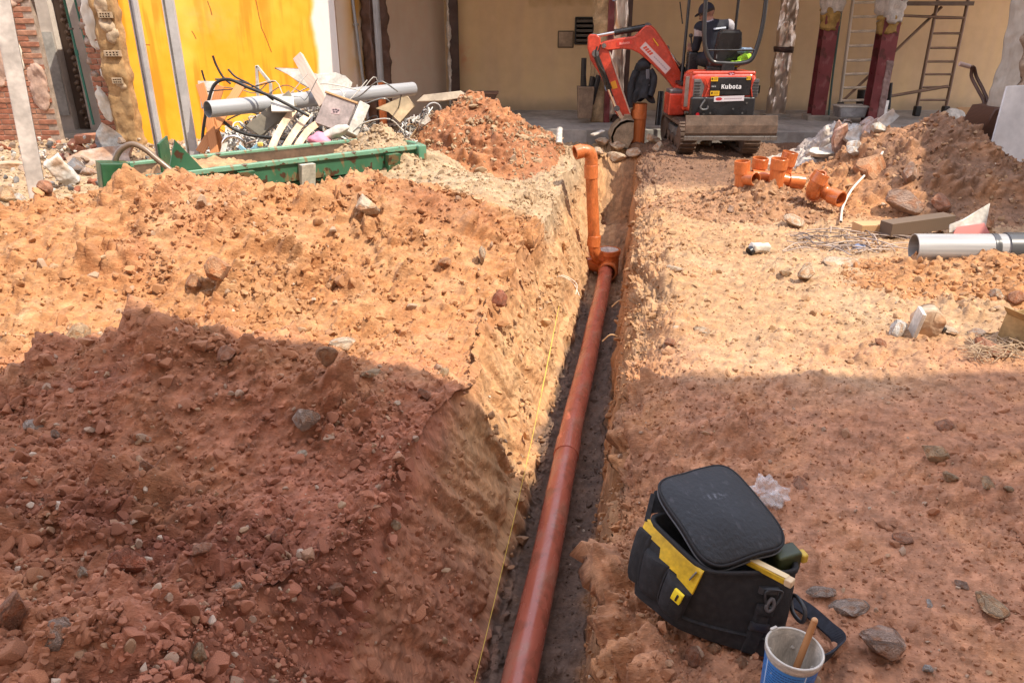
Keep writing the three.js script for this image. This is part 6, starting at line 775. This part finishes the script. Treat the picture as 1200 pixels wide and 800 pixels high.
/* ------------------------------------------------ tool bag, tub and stones in the foreground */
const onP = (px, py, h) => { const [x, t] = onPlane(px, py, h); return V(x, h, -t); };
{
  const fabric = tex(256, (u, v) => { const w = 0.5 + 0.5 * Math.sin(u * 256 * 0.8) * Math.sin(v * 256 * 0.8), n = fbm(u * 8, v * 8, 5, 8), k = 0.72 + 0.12 * w + 0.35 * n; return [k, k * 0.97, k * 0.95]; });
  const dusty = tex(512, (u, v) => { const n = fbm(u * 6 + 3, v * 6, 6, 6), s = sst(0.62, 0.9, fbm(u * 18, v * 9, 5, 9) * 1.4 + 0.5 * n + 0.25), d = sst(0.1, 0.6, n); const k = 0.13 + 0.05 * d; let c = [k, k, k * 1.10]; c = mix3(c, [0.34, 0.32, 0.33], 0.5 * s); const x = (u - 0.52) / 0.16, y = (v - 0.60) / 0.035, m = sst(1.1, 0.3, Math.hypot(x, y * 0.7 + 0.9 * x * 0.5)) * sst(-0.1, 0.25, fbm(u * 30, v * 30, 3)); return mix3(c, [0.50, 0.50, 0.52], 0.85 * m); });
  const black = mat(L(0.026, 0.025, 0.027), 0.78, { map: rep(fabric, 6), bumpMap: rep(scuff, 10), bumpScale: 0.0015 }), lidM = mat(L(0.62, 0.62, 0.62), 0.62, { map: dusty, bumpMap: rep(scuff, 3), bumpScale: 0.003 }), yellow = mat(L(0.95, 0.60, 0.015), 0.5, { map: rep(grimeMap, 4) }), buckle = mat(L(0.03, 0.03, 0.032), 0.35), web = mat(L(0.03, 0.028, 0.03), 0.85, { map: rep(fabric, 8) });
  const bFL = onP(797, 738, 0.055), bFR = onP(913, 775, 0.0), bBL = onP(737, 690, 0.08), bBR = V(0.80, 0.01, -1.86), tFL = onP(829, 670, 0.262), tFR = onP(942, 668, 0.25), tBL = onP(757, 602, 0.285), tBR = V(0.735, 0.27, -1.96);
  const g0 = bFL.clone().add(bFR).add(bBL).add(bBR).multiplyScalar(0.25), B = thing('tool_bag', 'black open topped tool bag with yellow trim and floppy lid beside the trench', 'tool bag', g0.toArray()); for (const v of [bFL, bFR, bBL, bBR, tFL, tFR, tBL, tBR]) v.sub(g0);
  const quad = (q, u, v) => { const a = q[0].clone().lerp(q[1], u), b = q[3].clone().lerp(q[2], u); return a.lerp(b, v); };   // corners FL FR BR BL; u to the right, v to the back
  const bot = [bFL, bFR, bBR, bBL], top = [tFL, tFR, tBR, tBL];
  const ring = (N, e) => Array.from({ length: N }, (_, i) => { const a = i / N * 6.28319 - Math.PI * 0.75, c = Math.cos(a), s = Math.sin(a), k = Math.pow(Math.pow(Math.abs(c), e) + Math.pow(Math.abs(s), e), -1 / e); return [0.5 + 0.5 * c * k, 0.5 + 0.5 * s * k]; });
  function loft(lv, N, e, at, capLo = true, capHi = false) {             // stack of rounded outlines
    const R = ring(N, e), P = [], id = [], uv = []; lv.forEach((h, j) => R.forEach(([u, v], i) => { const p = at(u, v, h, j); P.push(p.x, p.y, p.z); uv.push(i / N, j / lv.length); }));
    for (let j = 0; j < lv.length - 1; j++) for (let i = 0; i < N; i++) { const a = j * N + i, b = j * N + (i + 1) % N; id.push(a, b, a + N, b, b + N, a + N); }
    const cap = (j, flip) => { const c = V(); for (let i = 0; i < N; i++) c.add(V(P[(j * N + i) * 3], P[(j * N + i) * 3 + 1], P[(j * N + i) * 3 + 2])); c.multiplyScalar(1 / N); const k = P.length / 3; P.push(c.x, c.y, c.z); uv.push(0.5, 0.5); for (let i = 0; i < N; i++) { const a = j * N + i, b = j * N + (i + 1) % N; flip ? id.push(k, b, a) : id.push(k, a, b); } };
    if (capLo) cap(0, true); if (capHi) cap(lv.length - 1, false); const g = new THREE.BufferGeometry(); g.setAttribute('position', new THREE.Float32BufferAttribute(P, 3)); g.setAttribute('uv', new THREE.Float32BufferAttribute(uv, 2)); g.setIndex(id); g.computeVertexNormals(); return g;
  }
  const wallP = (u, v, h, off = 0) => { const m = quad(bot, 0.5, 0.5).lerp(quad(top, 0.5, 0.5), h), p = quad(bot, u, v).lerp(quad(top, u, v), h), d = p.clone().sub(m); const bulge = 0.05 * Math.sin(Math.PI * h) + 0.012 * noise2(u * 3 + h * 2, v * 3 + 7); return p.addScaledVector(d, bulge).addScaledVector(V(d.x, 0, d.z).normalize(), off); };
  part('body', boxUV(plain(loft([0, 0.015, 0.06, 0.15, 0.3, 0.45, 0.6, 0.75, 0.9, 1, 0.985, 0.7, 0.3], 96, 7, (u, v, h, j) => { const p = wallP(u, v, h); if (j === 0) p.y += 0.012; if (j >= 10) { const m = wallP(0.5, 0.5, h); p.lerp(m, 0.05); } return p; }, true, true))), black, B);
  const belt = (h0, h1, off, m, name, e = 7) => part(name, boxUV(plain(loft([h0, h0 + 0.002, h1 - 0.002, h1], 96, e, (u, v, h, j) => wallP(u, v, h, j === 0 || j === 3 ? 0 : off), false))), m, B); belt(0.0, 0.20, 0.006, web, 'base_band'); belt(0.195, 0.215, 0.010, web, 'piping'); belt(0.955, 1.0, 0.006, web, 'rim_band');
  // patches on a wall: a strip of the side u=0 (left) or v=0 (front)
  function patch(side, a0, a1, hLo, hHi, off, thick = 0.004, n = 14, wave = 0) { const f = (a, h, o) => { const c = clamp(a, 0.04, 0.96); return side === 'left' ? wallP(0.004, c, h, o) : wallP(c, 0.004, h, o); }; const P = [], id = []; for (let k = 0; k < 2; k++) for (let j = 0; j <= n; j++) for (let i = 0; i <= n; i++) { const a = lerp(a0, a1, i / n), lo = typeof hLo === 'function' ? hLo(i / n) : hLo, hi = typeof hHi === 'function' ? hHi(i / n) : hHi, edge = i === 0 || j === 0 || i === n || j === n, w = wave * Math.sin(Math.PI * i / n) * (0.6 + 0.4 * j / n), p = f(a, lerp(lo, hi, j / n), k ? off - 0.006 : off + thick * (edge ? 0.4 : 1) + w); P.push(p.x, p.y, p.z); }
    const M_ = (n + 1) * (n + 1); for (let j = 0; j < n; j++) for (let i = 0; i < n; i++) { const a = j * (n + 1) + i; id.push(a, a + 1, a + n + 1, a + 1, a + n + 2, a + n + 1, M_ + a, M_ + a + n + 1, M_ + a + 1, M_ + a + 1, M_ + a + n + 1, M_ + a + n + 2); } for (let i = 0; i < n; i++) for (const [a, b] of [[i, i + 1], [n * (n + 1) + i + 1, n * (n + 1) + i], [(i + 1) * (n + 1), i * (n + 1)], [i * (n + 1) + n, (i + 1) * (n + 1) + n]]) id.push(a, M_ + a, b, b, M_ + a, M_ + b);
    const g = new THREE.BufferGeometry(); g.setAttribute('position', new THREE.Float32BufferAttribute(P, 3)); g.setIndex(id); const q = g.toNonIndexed(); q.computeVertexNormals(); return boxUV(toCreasedNormals(q, 0.7)); }
  part('yellow_panel', patch('left', 0.0, 0.98, (k) => (k < 0.3 ? 0.60 : k < 0.62 ? 0.68 - 0.1 * (k - 0.3) : 0.80), 0.97, 0.002, 0.004, 22), yellow, B, 'yellow side panel');
  part('pocket', patch('left', 0.02, 0.40, 0.16, (k) => 0.62 + 0.05 * k, 0.008, 0.006, 14, 0.018), black, B); part('pocket', patch('left', 0.42, 0.78, 0.16, (k) => 0.70 - 0.02 * k, 0.006, 0.006, 14, 0.020), black, B); part('pocket', patch('left', 0.80, 0.99, 0.16, 0.84, 0.005, 0.006, 10, 0.012), black, B);
  part('seam', [patch('left', 0.395, 0.425, 0.16, 0.68, 0.006, 0.008, 6), patch('left', 0.785, 0.81, 0.16, 0.84, 0.006, 0.008, 6)], web, B); part('yellow_tag', patch('left', 0.08, 0.19, 0.475, 0.63, 0.034, 0.003, 6), mat(L(0.85, 0.62, 0.02), 0.5), B, 'small bright yellow tag'); part('tag_mark', patch('left', 0.115, 0.135, 0.51, 0.60, 0.039, 0.001, 3), M.rubber, B);
  part('zip_slider', [beam(wallP(0.0, 0.1, 0.93, 0.01).toArray(), wallP(0.0, 0.13, 0.78, 0.012).toArray(), 0.007, 0.004)], M.steel, B);
  // front strap with its ring and clip
  part('strap', patch('front', 0.60, 0.72, 0.0, 0.50, 0.010, 0.005, 10), web, B); part('strap_loop', patch('front', 0.59, 0.74, 0.50, 0.62, 0.012, 0.006, 8), web, B); part('strap_anchor', patch('front', 0.58, 0.76, 0.74, 0.82, 0.006, 0.008, 8), buckle, B);
  { const f = (a, h) => wallP(a, 0.004, h, 0.020).toArray(); part('ring', [tube([f(0.60, 0.80), f(0.75, 0.80), f(0.71, 0.64), f(0.64, 0.64)], 0.0035, 32, 8, true)], buckle, B); part('clip', tube([f(0.67, 0.72), f(0.70, 0.66), f(0.695, 0.60), f(0.665, 0.575), f(0.64, 0.61), f(0.645, 0.67)], 0.0055, 30, 8, true), mat(L(0.10, 0.09, 0.09), 0.5), B); part('slider', patch('front', 0.58, 0.74, 0.30, 0.40, 0.014, 0.005, 6), buckle, B); }
  part('side_ring', tube([wallP(0.99, 0.1, 0.66, 0.01), wallP(0.99, 0.0, 0.62, 0.022), wallP(0.99, 0.02, 0.48, 0.026), wallP(0.99, 0.14, 0.46, 0.014), wallP(0.99, 0.2, 0.56, 0.01)].map((v) => v.toArray()), 0.006, 30, 8, true), buckle, B);
  // the lid, a padded flap slumped over the mouth
  const lFL = onP(829, 668, 0.270).sub(g0), lFR = onP(930, 640, 0.300).sub(g0), lBR = onP(852, 538, 0.385).sub(g0), lBL = onP(763, 563, 0.365).sub(g0), lid = [lFL, lFR, lBR, lBL], nrm = lFR.clone().sub(lFL).cross(lBL.clone().sub(lFL)).normalize(); if (nrm.y < 0) nrm.negate();
  const lp = (u, v, h, inset = 0) => { const cu = lerp(u, 0.5, inset), cv = lerp(v, 0.5, inset), p = quad(lid, cu, cv); return p.addScaledVector(nrm, h + 0.020 * Math.sin(Math.PI * cu) * Math.sin(Math.PI * cv) + 0.012 * Math.sin(Math.PI * cv * 1.2 + 0.3) - 0.010 * Math.exp(-cv * 6) * Math.sin(cu * 7 + 0.6) + 0.006 * noise2(cu * 3, cv * 3)); };
  const lg = loft([0, 1, 2, 3, 4, 5, 6, 7, 8, 9], 120, 5, (u, v, h, j) => lp(u, v, [-0.045, -0.045, -0.035, -0.012, 0.0, 0.004, 0.006, 0.008, 0.009, 0.009][j], [0.12, 0.03, 0.0, 0.0, 0.015, 0.05, 0.2, 0.45, 0.7, 0.9][j]), true, true); { const R = ring(120, 5), uv = lg.attributes.uv; for (let j = 0; j < 10; j++) R.forEach(([u, v], i) => { const s = [0.12, 0.03, 0.0, 0.0, 0.015, 0.05, 0.2, 0.45, 0.7, 0.9][j]; uv.setXY(j * 120 + i, lerp(u, 0.5, s), lerp(v, 0.5, s)); }); } const lidO = part('lid', lg, lidM, B, 'dusty black lid');
  const edge = (h) => ring(72, 5).map(([u, v]) => lp(u, v, h).toArray()); part('piping', tube(edge(-0.002), 0.0042, 160, 8, true), web, lidO); part('zip', tube(edge(-0.026), 0.0032, 160, 6, true), mat(L(0.09, 0.09, 0.095), 0.5), lidO);
  part('hinge_web', (() => { const a = lp(0.05, 0.98, -0.04), b = lp(0.9, 0.98, -0.04), c = tBR.clone().lerp(tBL, 0.05), d = tBL.clone(); const g = new THREE.BufferGeometry(); g.setAttribute('position', new THREE.Float32BufferAttribute([a, b, d, b, c, d].flatMap((v) => v.toArray()), 3)); g.computeVertexNormals(); return boxUV(g); })(), web, B);
  part('corner_strap', beam(lp(0.0, 0.93, -0.03).toArray(), wallP(0.0, 0.93, 0.94, 0.004).toArray(), 0.016, 0.004), web, B);
  // loose shoulder strap on the ground
  { const P = [[926, 716], [946, 731], [966, 746], [979, 762], [977, 778], [958, 786], [938, 782]].map(([x, y]) => { const v = rest(x, y); return v.sub(g0); }), c3 = curve(P), N = 40, pos = [], id = []; for (let k = 0; k <= N; k++) { const p = c3.getPointAt(k / N), d = c3.getTangentAt(k / N), s = V(0, 1, 0).cross(d).normalize(), tl = 0.25 + 0.75 * sst(0.35, 0.7, k / N), u = s.clone().multiplyScalar(0.021 * (1 - 0.55 * tl)).addScaledVector(V(0, 1, 0), 0.030 * tl); for (const [a, b] of [[1, 0.003], [-1, 0.003], [-1, -0.003], [1, -0.003]]) { const n = s.clone().multiplyScalar(tl).addScaledVector(V(0, 1, 0), 1 - tl).multiplyScalar(b); pos.push(p.x + u.x * a + n.x, p.y + 0.022 + 0.012 * tl + u.y * a + n.y, p.z + u.z * a + n.z); } if (k < N) for (let f = 0; f < 4; f++) { const a = k * 4 + f, b = k * 4 + (f + 1) % 4; id.push(a, a + 4, b, b, a + 4, b + 4); } } const g = new THREE.BufferGeometry(); g.setAttribute('position', new THREE.Float32BufferAttribute(pos, 3)); g.setIndex(id); const q = g.toNonIndexed(); q.computeVertexNormals(); part('shoulder_strap', boxUV(q), mat(L(0.022, 0.026, 0.042), 0.85, { map: rep(fabric, 8) }), B, 'dark blue webbing strap'); }
  // what sticks out of it
  const pos = (px, py, h) => onP(px, py, h).toArray(); const lv = thing('spirit_level', 'yellow level with a pale end poking out from under the bag\'s lid', 'level'); const ym = mat(L(0.9, 0.58, 0.04), 0.45, { map: rep(grimeMap, 4) }); part('rail', beam(pos(846, 640, 0.262), pos(922, 680, 0.262), 0.024, 0.020), ym, lv); part('end', beam(pos(921, 679.5, 0.2625), pos(930, 684, 0.2625), 0.026, 0.022), mat(L(0.62, 0.45, 0.27), 0.6), lv, 'pale worn end'); part('face', beam(pos(880, 654, 0.274), pos(924, 676, 0.274), 0.020, 0.002), mat(L(0.66, 0.50, 0.27), 0.5), lv);
  const pk = thing('green_pack', 'dark green package standing inside the bag\'s right corner', 'package', pos(920, 655, 0.245), [0.1, 0.3, 0.05]); part('pack', rb(0.075, 0.07, 0.05, 0.008), mat(L(0.06, 0.075, 0.03), 0.5, { map: rep(grimeMap, 4) }), pk); part('yellow_edge', rb(0.02, 0.03, 0.03, 0.006, [0.045, 0.01, 0.015]), mat(L(0.55, 0.36, 0.04), 0.5), pk);
  const film = mat(L(0.93, 0.92, 0.91), 0.12, { transmission: 0.8, thickness: 0, ior: 1.45 }); const pf = solo('plastic_film', [toCreasedNormals(plain(rough(mv(new THREE.IcosahedronGeometry(0.06, 7), [0, 0.03, 0], undefined, [1.2, 0.9, 0.9]), 0.035, 34, 3)), 0.3), rough(mv(new THREE.IcosahedronGeometry(0.035, 5), [0.02, 0.015, 0.03], undefined, [1.3, 0.6, 1]), 0.02, 32, 8)], film, 'crumpled clear plastic film on the ground behind the tool bag', 'plastic film'); { const p = rest(897, 585); pf.position.copy(p); }
}
{ // white tub with a blue label, and the stick in it
  const c = onP(927, 760, 0.160), p0 = V(c.x, 0, c.z), o = thing('tub', 'white plastic tub with a blue printed label in the front right corner', 'tub', p0.toArray(), [0.02, 0, -0.05]); const white = mat(L(0.74, 0.70, 0.64), 0.42, { map: rep(grimeMap, 5) }), R = (y) => 0.057 + 0.0115 * y / 0.165;
  part('body', new THREE.LatheGeometry([[0, 0], [R(0), 0], [R(0) + 0.001, 0.004], [R(0.145), 0.145], [R(0.145) + 0.004, 0.147], [R(0.165) + 0.004, 0.163], [R(0.165) + 0.002, 0.166], [R(0.165) - 0.001, 0.164], [R(0.14) - 0.003, 0.14], [R(0.01) - 0.003, 0.012], [0, 0.012]].map((q) => new THREE.Vector2(...q)), 72), white, o);
  part('rim', [mv(new THREE.TorusGeometry(R(0.165) + 0.001, 0.0034, 10, 80), [0, 0.1645, 0], [Math.PI / 2, 0, 0])], white, o); part('lid_tab', rb(0.022, 0.006, 0.008, 0.002, [-0.035, 0.169, -0.062], [0, 0.5, 0]), white, o);
  part('residue', rough(mv(new THREE.CylinderGeometry(0.0555, 0.0545, 0.006, 40, 2), [0, 0.024, 0]), 0.004, 40), mat(L(0.60, 0.52, 0.42), 0.8), o); part('smear', Array.from({ length: 9 }, (_, i) => rough(mv(new THREE.SphereGeometry(0.006 + 0.003 * hash(i, 3), 10, 8), [(R(0.1) - 0.005) * Math.cos(i * 1.9), 0.05 + 0.09 * hash(i, 9), (R(0.1) - 0.005) * Math.sin(i * 1.9)], undefined, [1, 1, 0.5]), 0.003, 90, i)), mat(L(0.50, 0.46, 0.40), 0.8), o);
  const lab = canvasTex(1024, 256, (x, w, h) => { x.fillStyle = '#2f74bd'; x.fillRect(0, 0, w, h); x.fillStyle = '#1b4fae'; x.fillRect(0, 0, w * 0.22, h); x.fillStyle = '#3c86cf'; x.fillRect(w * 0.22, 0, w * 0.42, h); x.fillStyle = '#cfe0f0'; for (const q of [0.215, 0.365, 0.62]) x.fillRect(w * q, 0, w * 0.008, h); x.fillStyle = '#1a3f73'; const r = rng(17); for (const [a, b] of [[0.235, 0.355], [0.38, 0.61], [0.635, 0.80]]) for (let j = 0; j < 13; j++) for (let q = a; q < b - 0.01;) { const l = 0.008 + 0.02 * r(); if (r() < 0.86) x.fillRect(w * q, h * (0.08 + j * 0.068), w * Math.min(l, b - q), h * 0.022); q += l + 0.004; } });
  const lg = new THREE.CylinderGeometry(R(0.138) + 0.0012, R(0.012) + 0.0012, 0.126, 96, 1, true); lg.translate(0, 0.075, 0); lg.rotateY(2.55); part('label', lg, mat(L(0.92, 0.92, 0.92), 0.45, { map: lab }), o, 'blue printed label');
  const s0 = [p0.x + 0.006, 0.03, p0.z + 0.012], s1 = onP(955, 727, 0.215).toArray(); const st = thing('stirring_stick', 'brown wooden stick standing in the white tub', 'stick'); part('stick', rod(s0, s1, 0.0095, 0.0085, 16), mat(L(0.46, 0.22, 0.09), 0.6, { map: rep(woodMap, 2, 1) }), st); part('rounded_end', mv(new THREE.SphereGeometry(0.0085, 14, 10), s1), mat(L(0.52, 0.28, 0.13), 0.6), st);
}
/* stones that can be told apart */
for (const [px, py, w, h, c, label, o] of [
  [1027, 760, 66, 46, C.slate, 'largest grey brown stone, right of the white tub', { g: 1, up: 0.3 }], [1092, 538, 38, 24, C.tan, 'rounded tan stone alone on the shaded ground at the right', { g: 2 }], [990, 717, 62, 13, C.grey, 'long flat grey stone just right of the tool bag', { g: 5, ry: 0.2, d: 0.5 }], [962, 702, 44, 10, C.grey, 'thin flat grey stone behind the long flat one', { g: 4, ry: 0.1, d: 0.5 }], [1160, 712, 44, 10, C.tan, 'flat tan stone near the right edge', { g: 6 }], [1128, 690, 22, 8, C.slate, 'small dark flat stone left of the flat tan one', { g: 3 }], [1089, 708, 14, 9, C.white, 'little white pebble on the shaded ground', { g: 7 }], [1087, 782, 16, 14, C.white, 'pale pebble right of the largest stone', { g: 0 }],
  [1112, 562, 22, 14, C.tan, 'small tan stone beside the rounded one', { g: 4 }], [1157, 569, 24, 12, C.tan, 'flattish tan stone right of the rounded pair', { g: 7 }], [1180, 576, 16, 11, C.tan, 'outermost small tan stone at the right edge', { g: 1 }], [1060, 634, 30, 12, C.brown, 'brown clod half sunk in the trodden earth', { g: 5 }], [938, 568, 30, 14, C.brown, 'brown stone right of the crumpled film', { g: 6 }], [1105, 500, 34, 12, C.brown, 'low brown stone just inside the shadow\'s edge', { g: 2 }], [808, 570, 10, 10, C.pale, 'pebble left of the tool bag lid', { g: 3 }], [812, 776, 24, 30, C.brown, 'upright clod against the foot of the tool bag', { g: 6, k: 1.2 }], [835, 765, 22, 18, C.orange, 'orange clod right of the upright one at the bag\'s foot', { g: 0 }], [868, 775, 22, 18, C.orange, 'small orange clod between bag and tub', { g: 2 }], [880, 768, 18, 12, C.brown, 'brown clod touching the tub\'s left side', { g: 4 }],
  [26, 730, 46, 54, C.brown, 'large upright brown stone at the lower left edge', { g: 5, k: 1.3, up: 0.4 }], [70, 743, 46, 38, C.slate, 'grey stone beside the large upright brown one', { g: 1 }], [152, 655, 54, 40, C.red, 'big reddish clod in the middle of the left foreground', { g: 2 }], [236, 771, 30, 32, C.tan, 'tan stone on the left bank\'s lip', { g: 4 }], [98, 674, 26, 28, C.pale, 'pale rounded stone left of the big reddish clod', { g: 7 }], [113, 658, 12, 14, C.pale, 'tiny pale stone touching the pale rounded one', { g: 0 }], [358, 508, 44, 28, C.grey, 'flat topped grey stone on the shaded left bank', { g: 3, up: 0.35 }], [352, 533, 22, 14, C.pale, 'pale stone below the flat topped grey one', { g: 6 }], [40, 497, 30, 14, C.grey, 'grey stone high in the shaded hollow at the left edge', { g: 1 }], [66, 510, 16, 14, C.slate, 'small dark stone right of the grey one in the left hollow', { g: 2 }], [395, 695, 28, 22, C.brown, 'brown stone on the slope of the left trench side', { g: 5 }], [465, 628, 22, 12, C.tan, 'tan stone on the left trench side near its top', { g: 3 }], [327, 634, 24, 18, C.red, 'dull red clod above the left trench side', { g: 4 }], [240, 670, 34, 18, C.brown, 'brown clod in the centre left foreground', { g: 0 }], [280, 690, 18, 12, C.pale, 'pale pebble on the foreground ridge', { g: 5 }], [170, 545, 26, 20, C.brown, 'brown clod under the shaded ridge', { g: 3 }], 
  [400, 403, 44, 22, C.pale, 'pale flat stone in the sun near the shadow\'s edge', { g: 1 }], [384, 425, 34, 30, C.orange, 'orange clod right in front of the pale flat stone', { g: 4, k: 1.2 }], [435, 440, 28, 12, C.tan, 'tan slab shaped clod near the shadow\'s tip', { g: 6 }], [586, 349, 26, 20, C.red, 'red clod low on the sunny left bank near the trench', { g: 0 }], [257, 326, 42, 48, C.orange, 'largest rounded clod on the sunny spoil bank', { g: 2, k: 0.9, d: 1, up: 0.25 }], [228, 338, 30, 22, C.orange, 'clod left of the largest rounded one', { g: 3 }], [498, 463, 22, 13, C.brown, 'brown clod at the corner of the left trench rim', { g: 7 }], [519, 437, 22, 14, C.tan, 'tan clod on the rim corner in the sun', { g: 2 }], [430, 243, 40, 28, C.pale, 'pale rock in the bank below the skip\'s right end', { g: 6, k: 1.2 }], [520, 308, 24, 18, C.orange, 'orange clod in the middle of the sunny bank', { g: 1 }], [565, 300, 14, 22, C.pale, 'upright pale stone on the sunny bank', { g: 4, k: 1.4 }], [95, 392, 36, 20, C.tan, 'tan stone just above the shadow at the left', { g: 0 }], [268, 423, 40, 18, C.brown, 'brown clod at the crest of the shaded ridge', { g: 3 }], 
  [945, 325, 32, 24, C.pale, 'pale broken stone alone on the sunny ground', { g: 3, up: 0.4 }], [920, 322, 20, 12, C.tan, 'tan stone left of the pale broken one', { g: 5 }], [985, 308, 44, 10, C.pale, 'flat pale stone below the strewn wire', { g: 6 }], [1168, 346, 20, 16, C.pale, 'small round pale stone below the big grey pipe', { g: 2 }], [1190, 350, 24, 22, C.brown, 'brown stone at the right edge below the grey pipe', { g: 4 }], [930, 258, 34, 16, C.pale, 'pale slab at the foot of the fittings heap', { g: 0 }], [1064, 208, 28, 28, C.slate, 'rounded grey boulder high on the brown heap', { g: 2, up: 0.35, k: 1.1 }], [1058, 242, 52, 32, C.slate, 'big grey boulder low on the brown heap', { g: 7, up: 0.3 }], [1100, 236, 30, 24, C.brown, 'brown boulder right of the big grey one', { g: 5 }], [1020, 192, 44, 46, C.orange, 'large orange lump on the left flank of the brown heap', { g: 6, up: 0 }], [855, 247, 20, 10, C.slate, 'dark stone at the left foot of the fittings heap', { g: 3 }], [890, 203, 34, 14, C.brown, 'dark clod between the feet of the fittings', { g: 0, up: 0.2 }], [785, 400, 22, 12, C.brown, 'brown clod near the right trench rim', { g: 2 }], [822, 385, 24, 9, C.pale, 'pale flat clod on the sunny ground by the trench', { g: 7 }], [790, 316, 26, 10, C.pale, 'flat pale clod by the right trench rim farther back', { g: 4 }]]) stone(/clod|lump/.test(label) ? 'clod' : 'stone', label, px, py, w, h, c, { ...o, cat: /clod|lump/.test(label) ? 'clod' : 'stone' });

renderer.render(scene, camera);
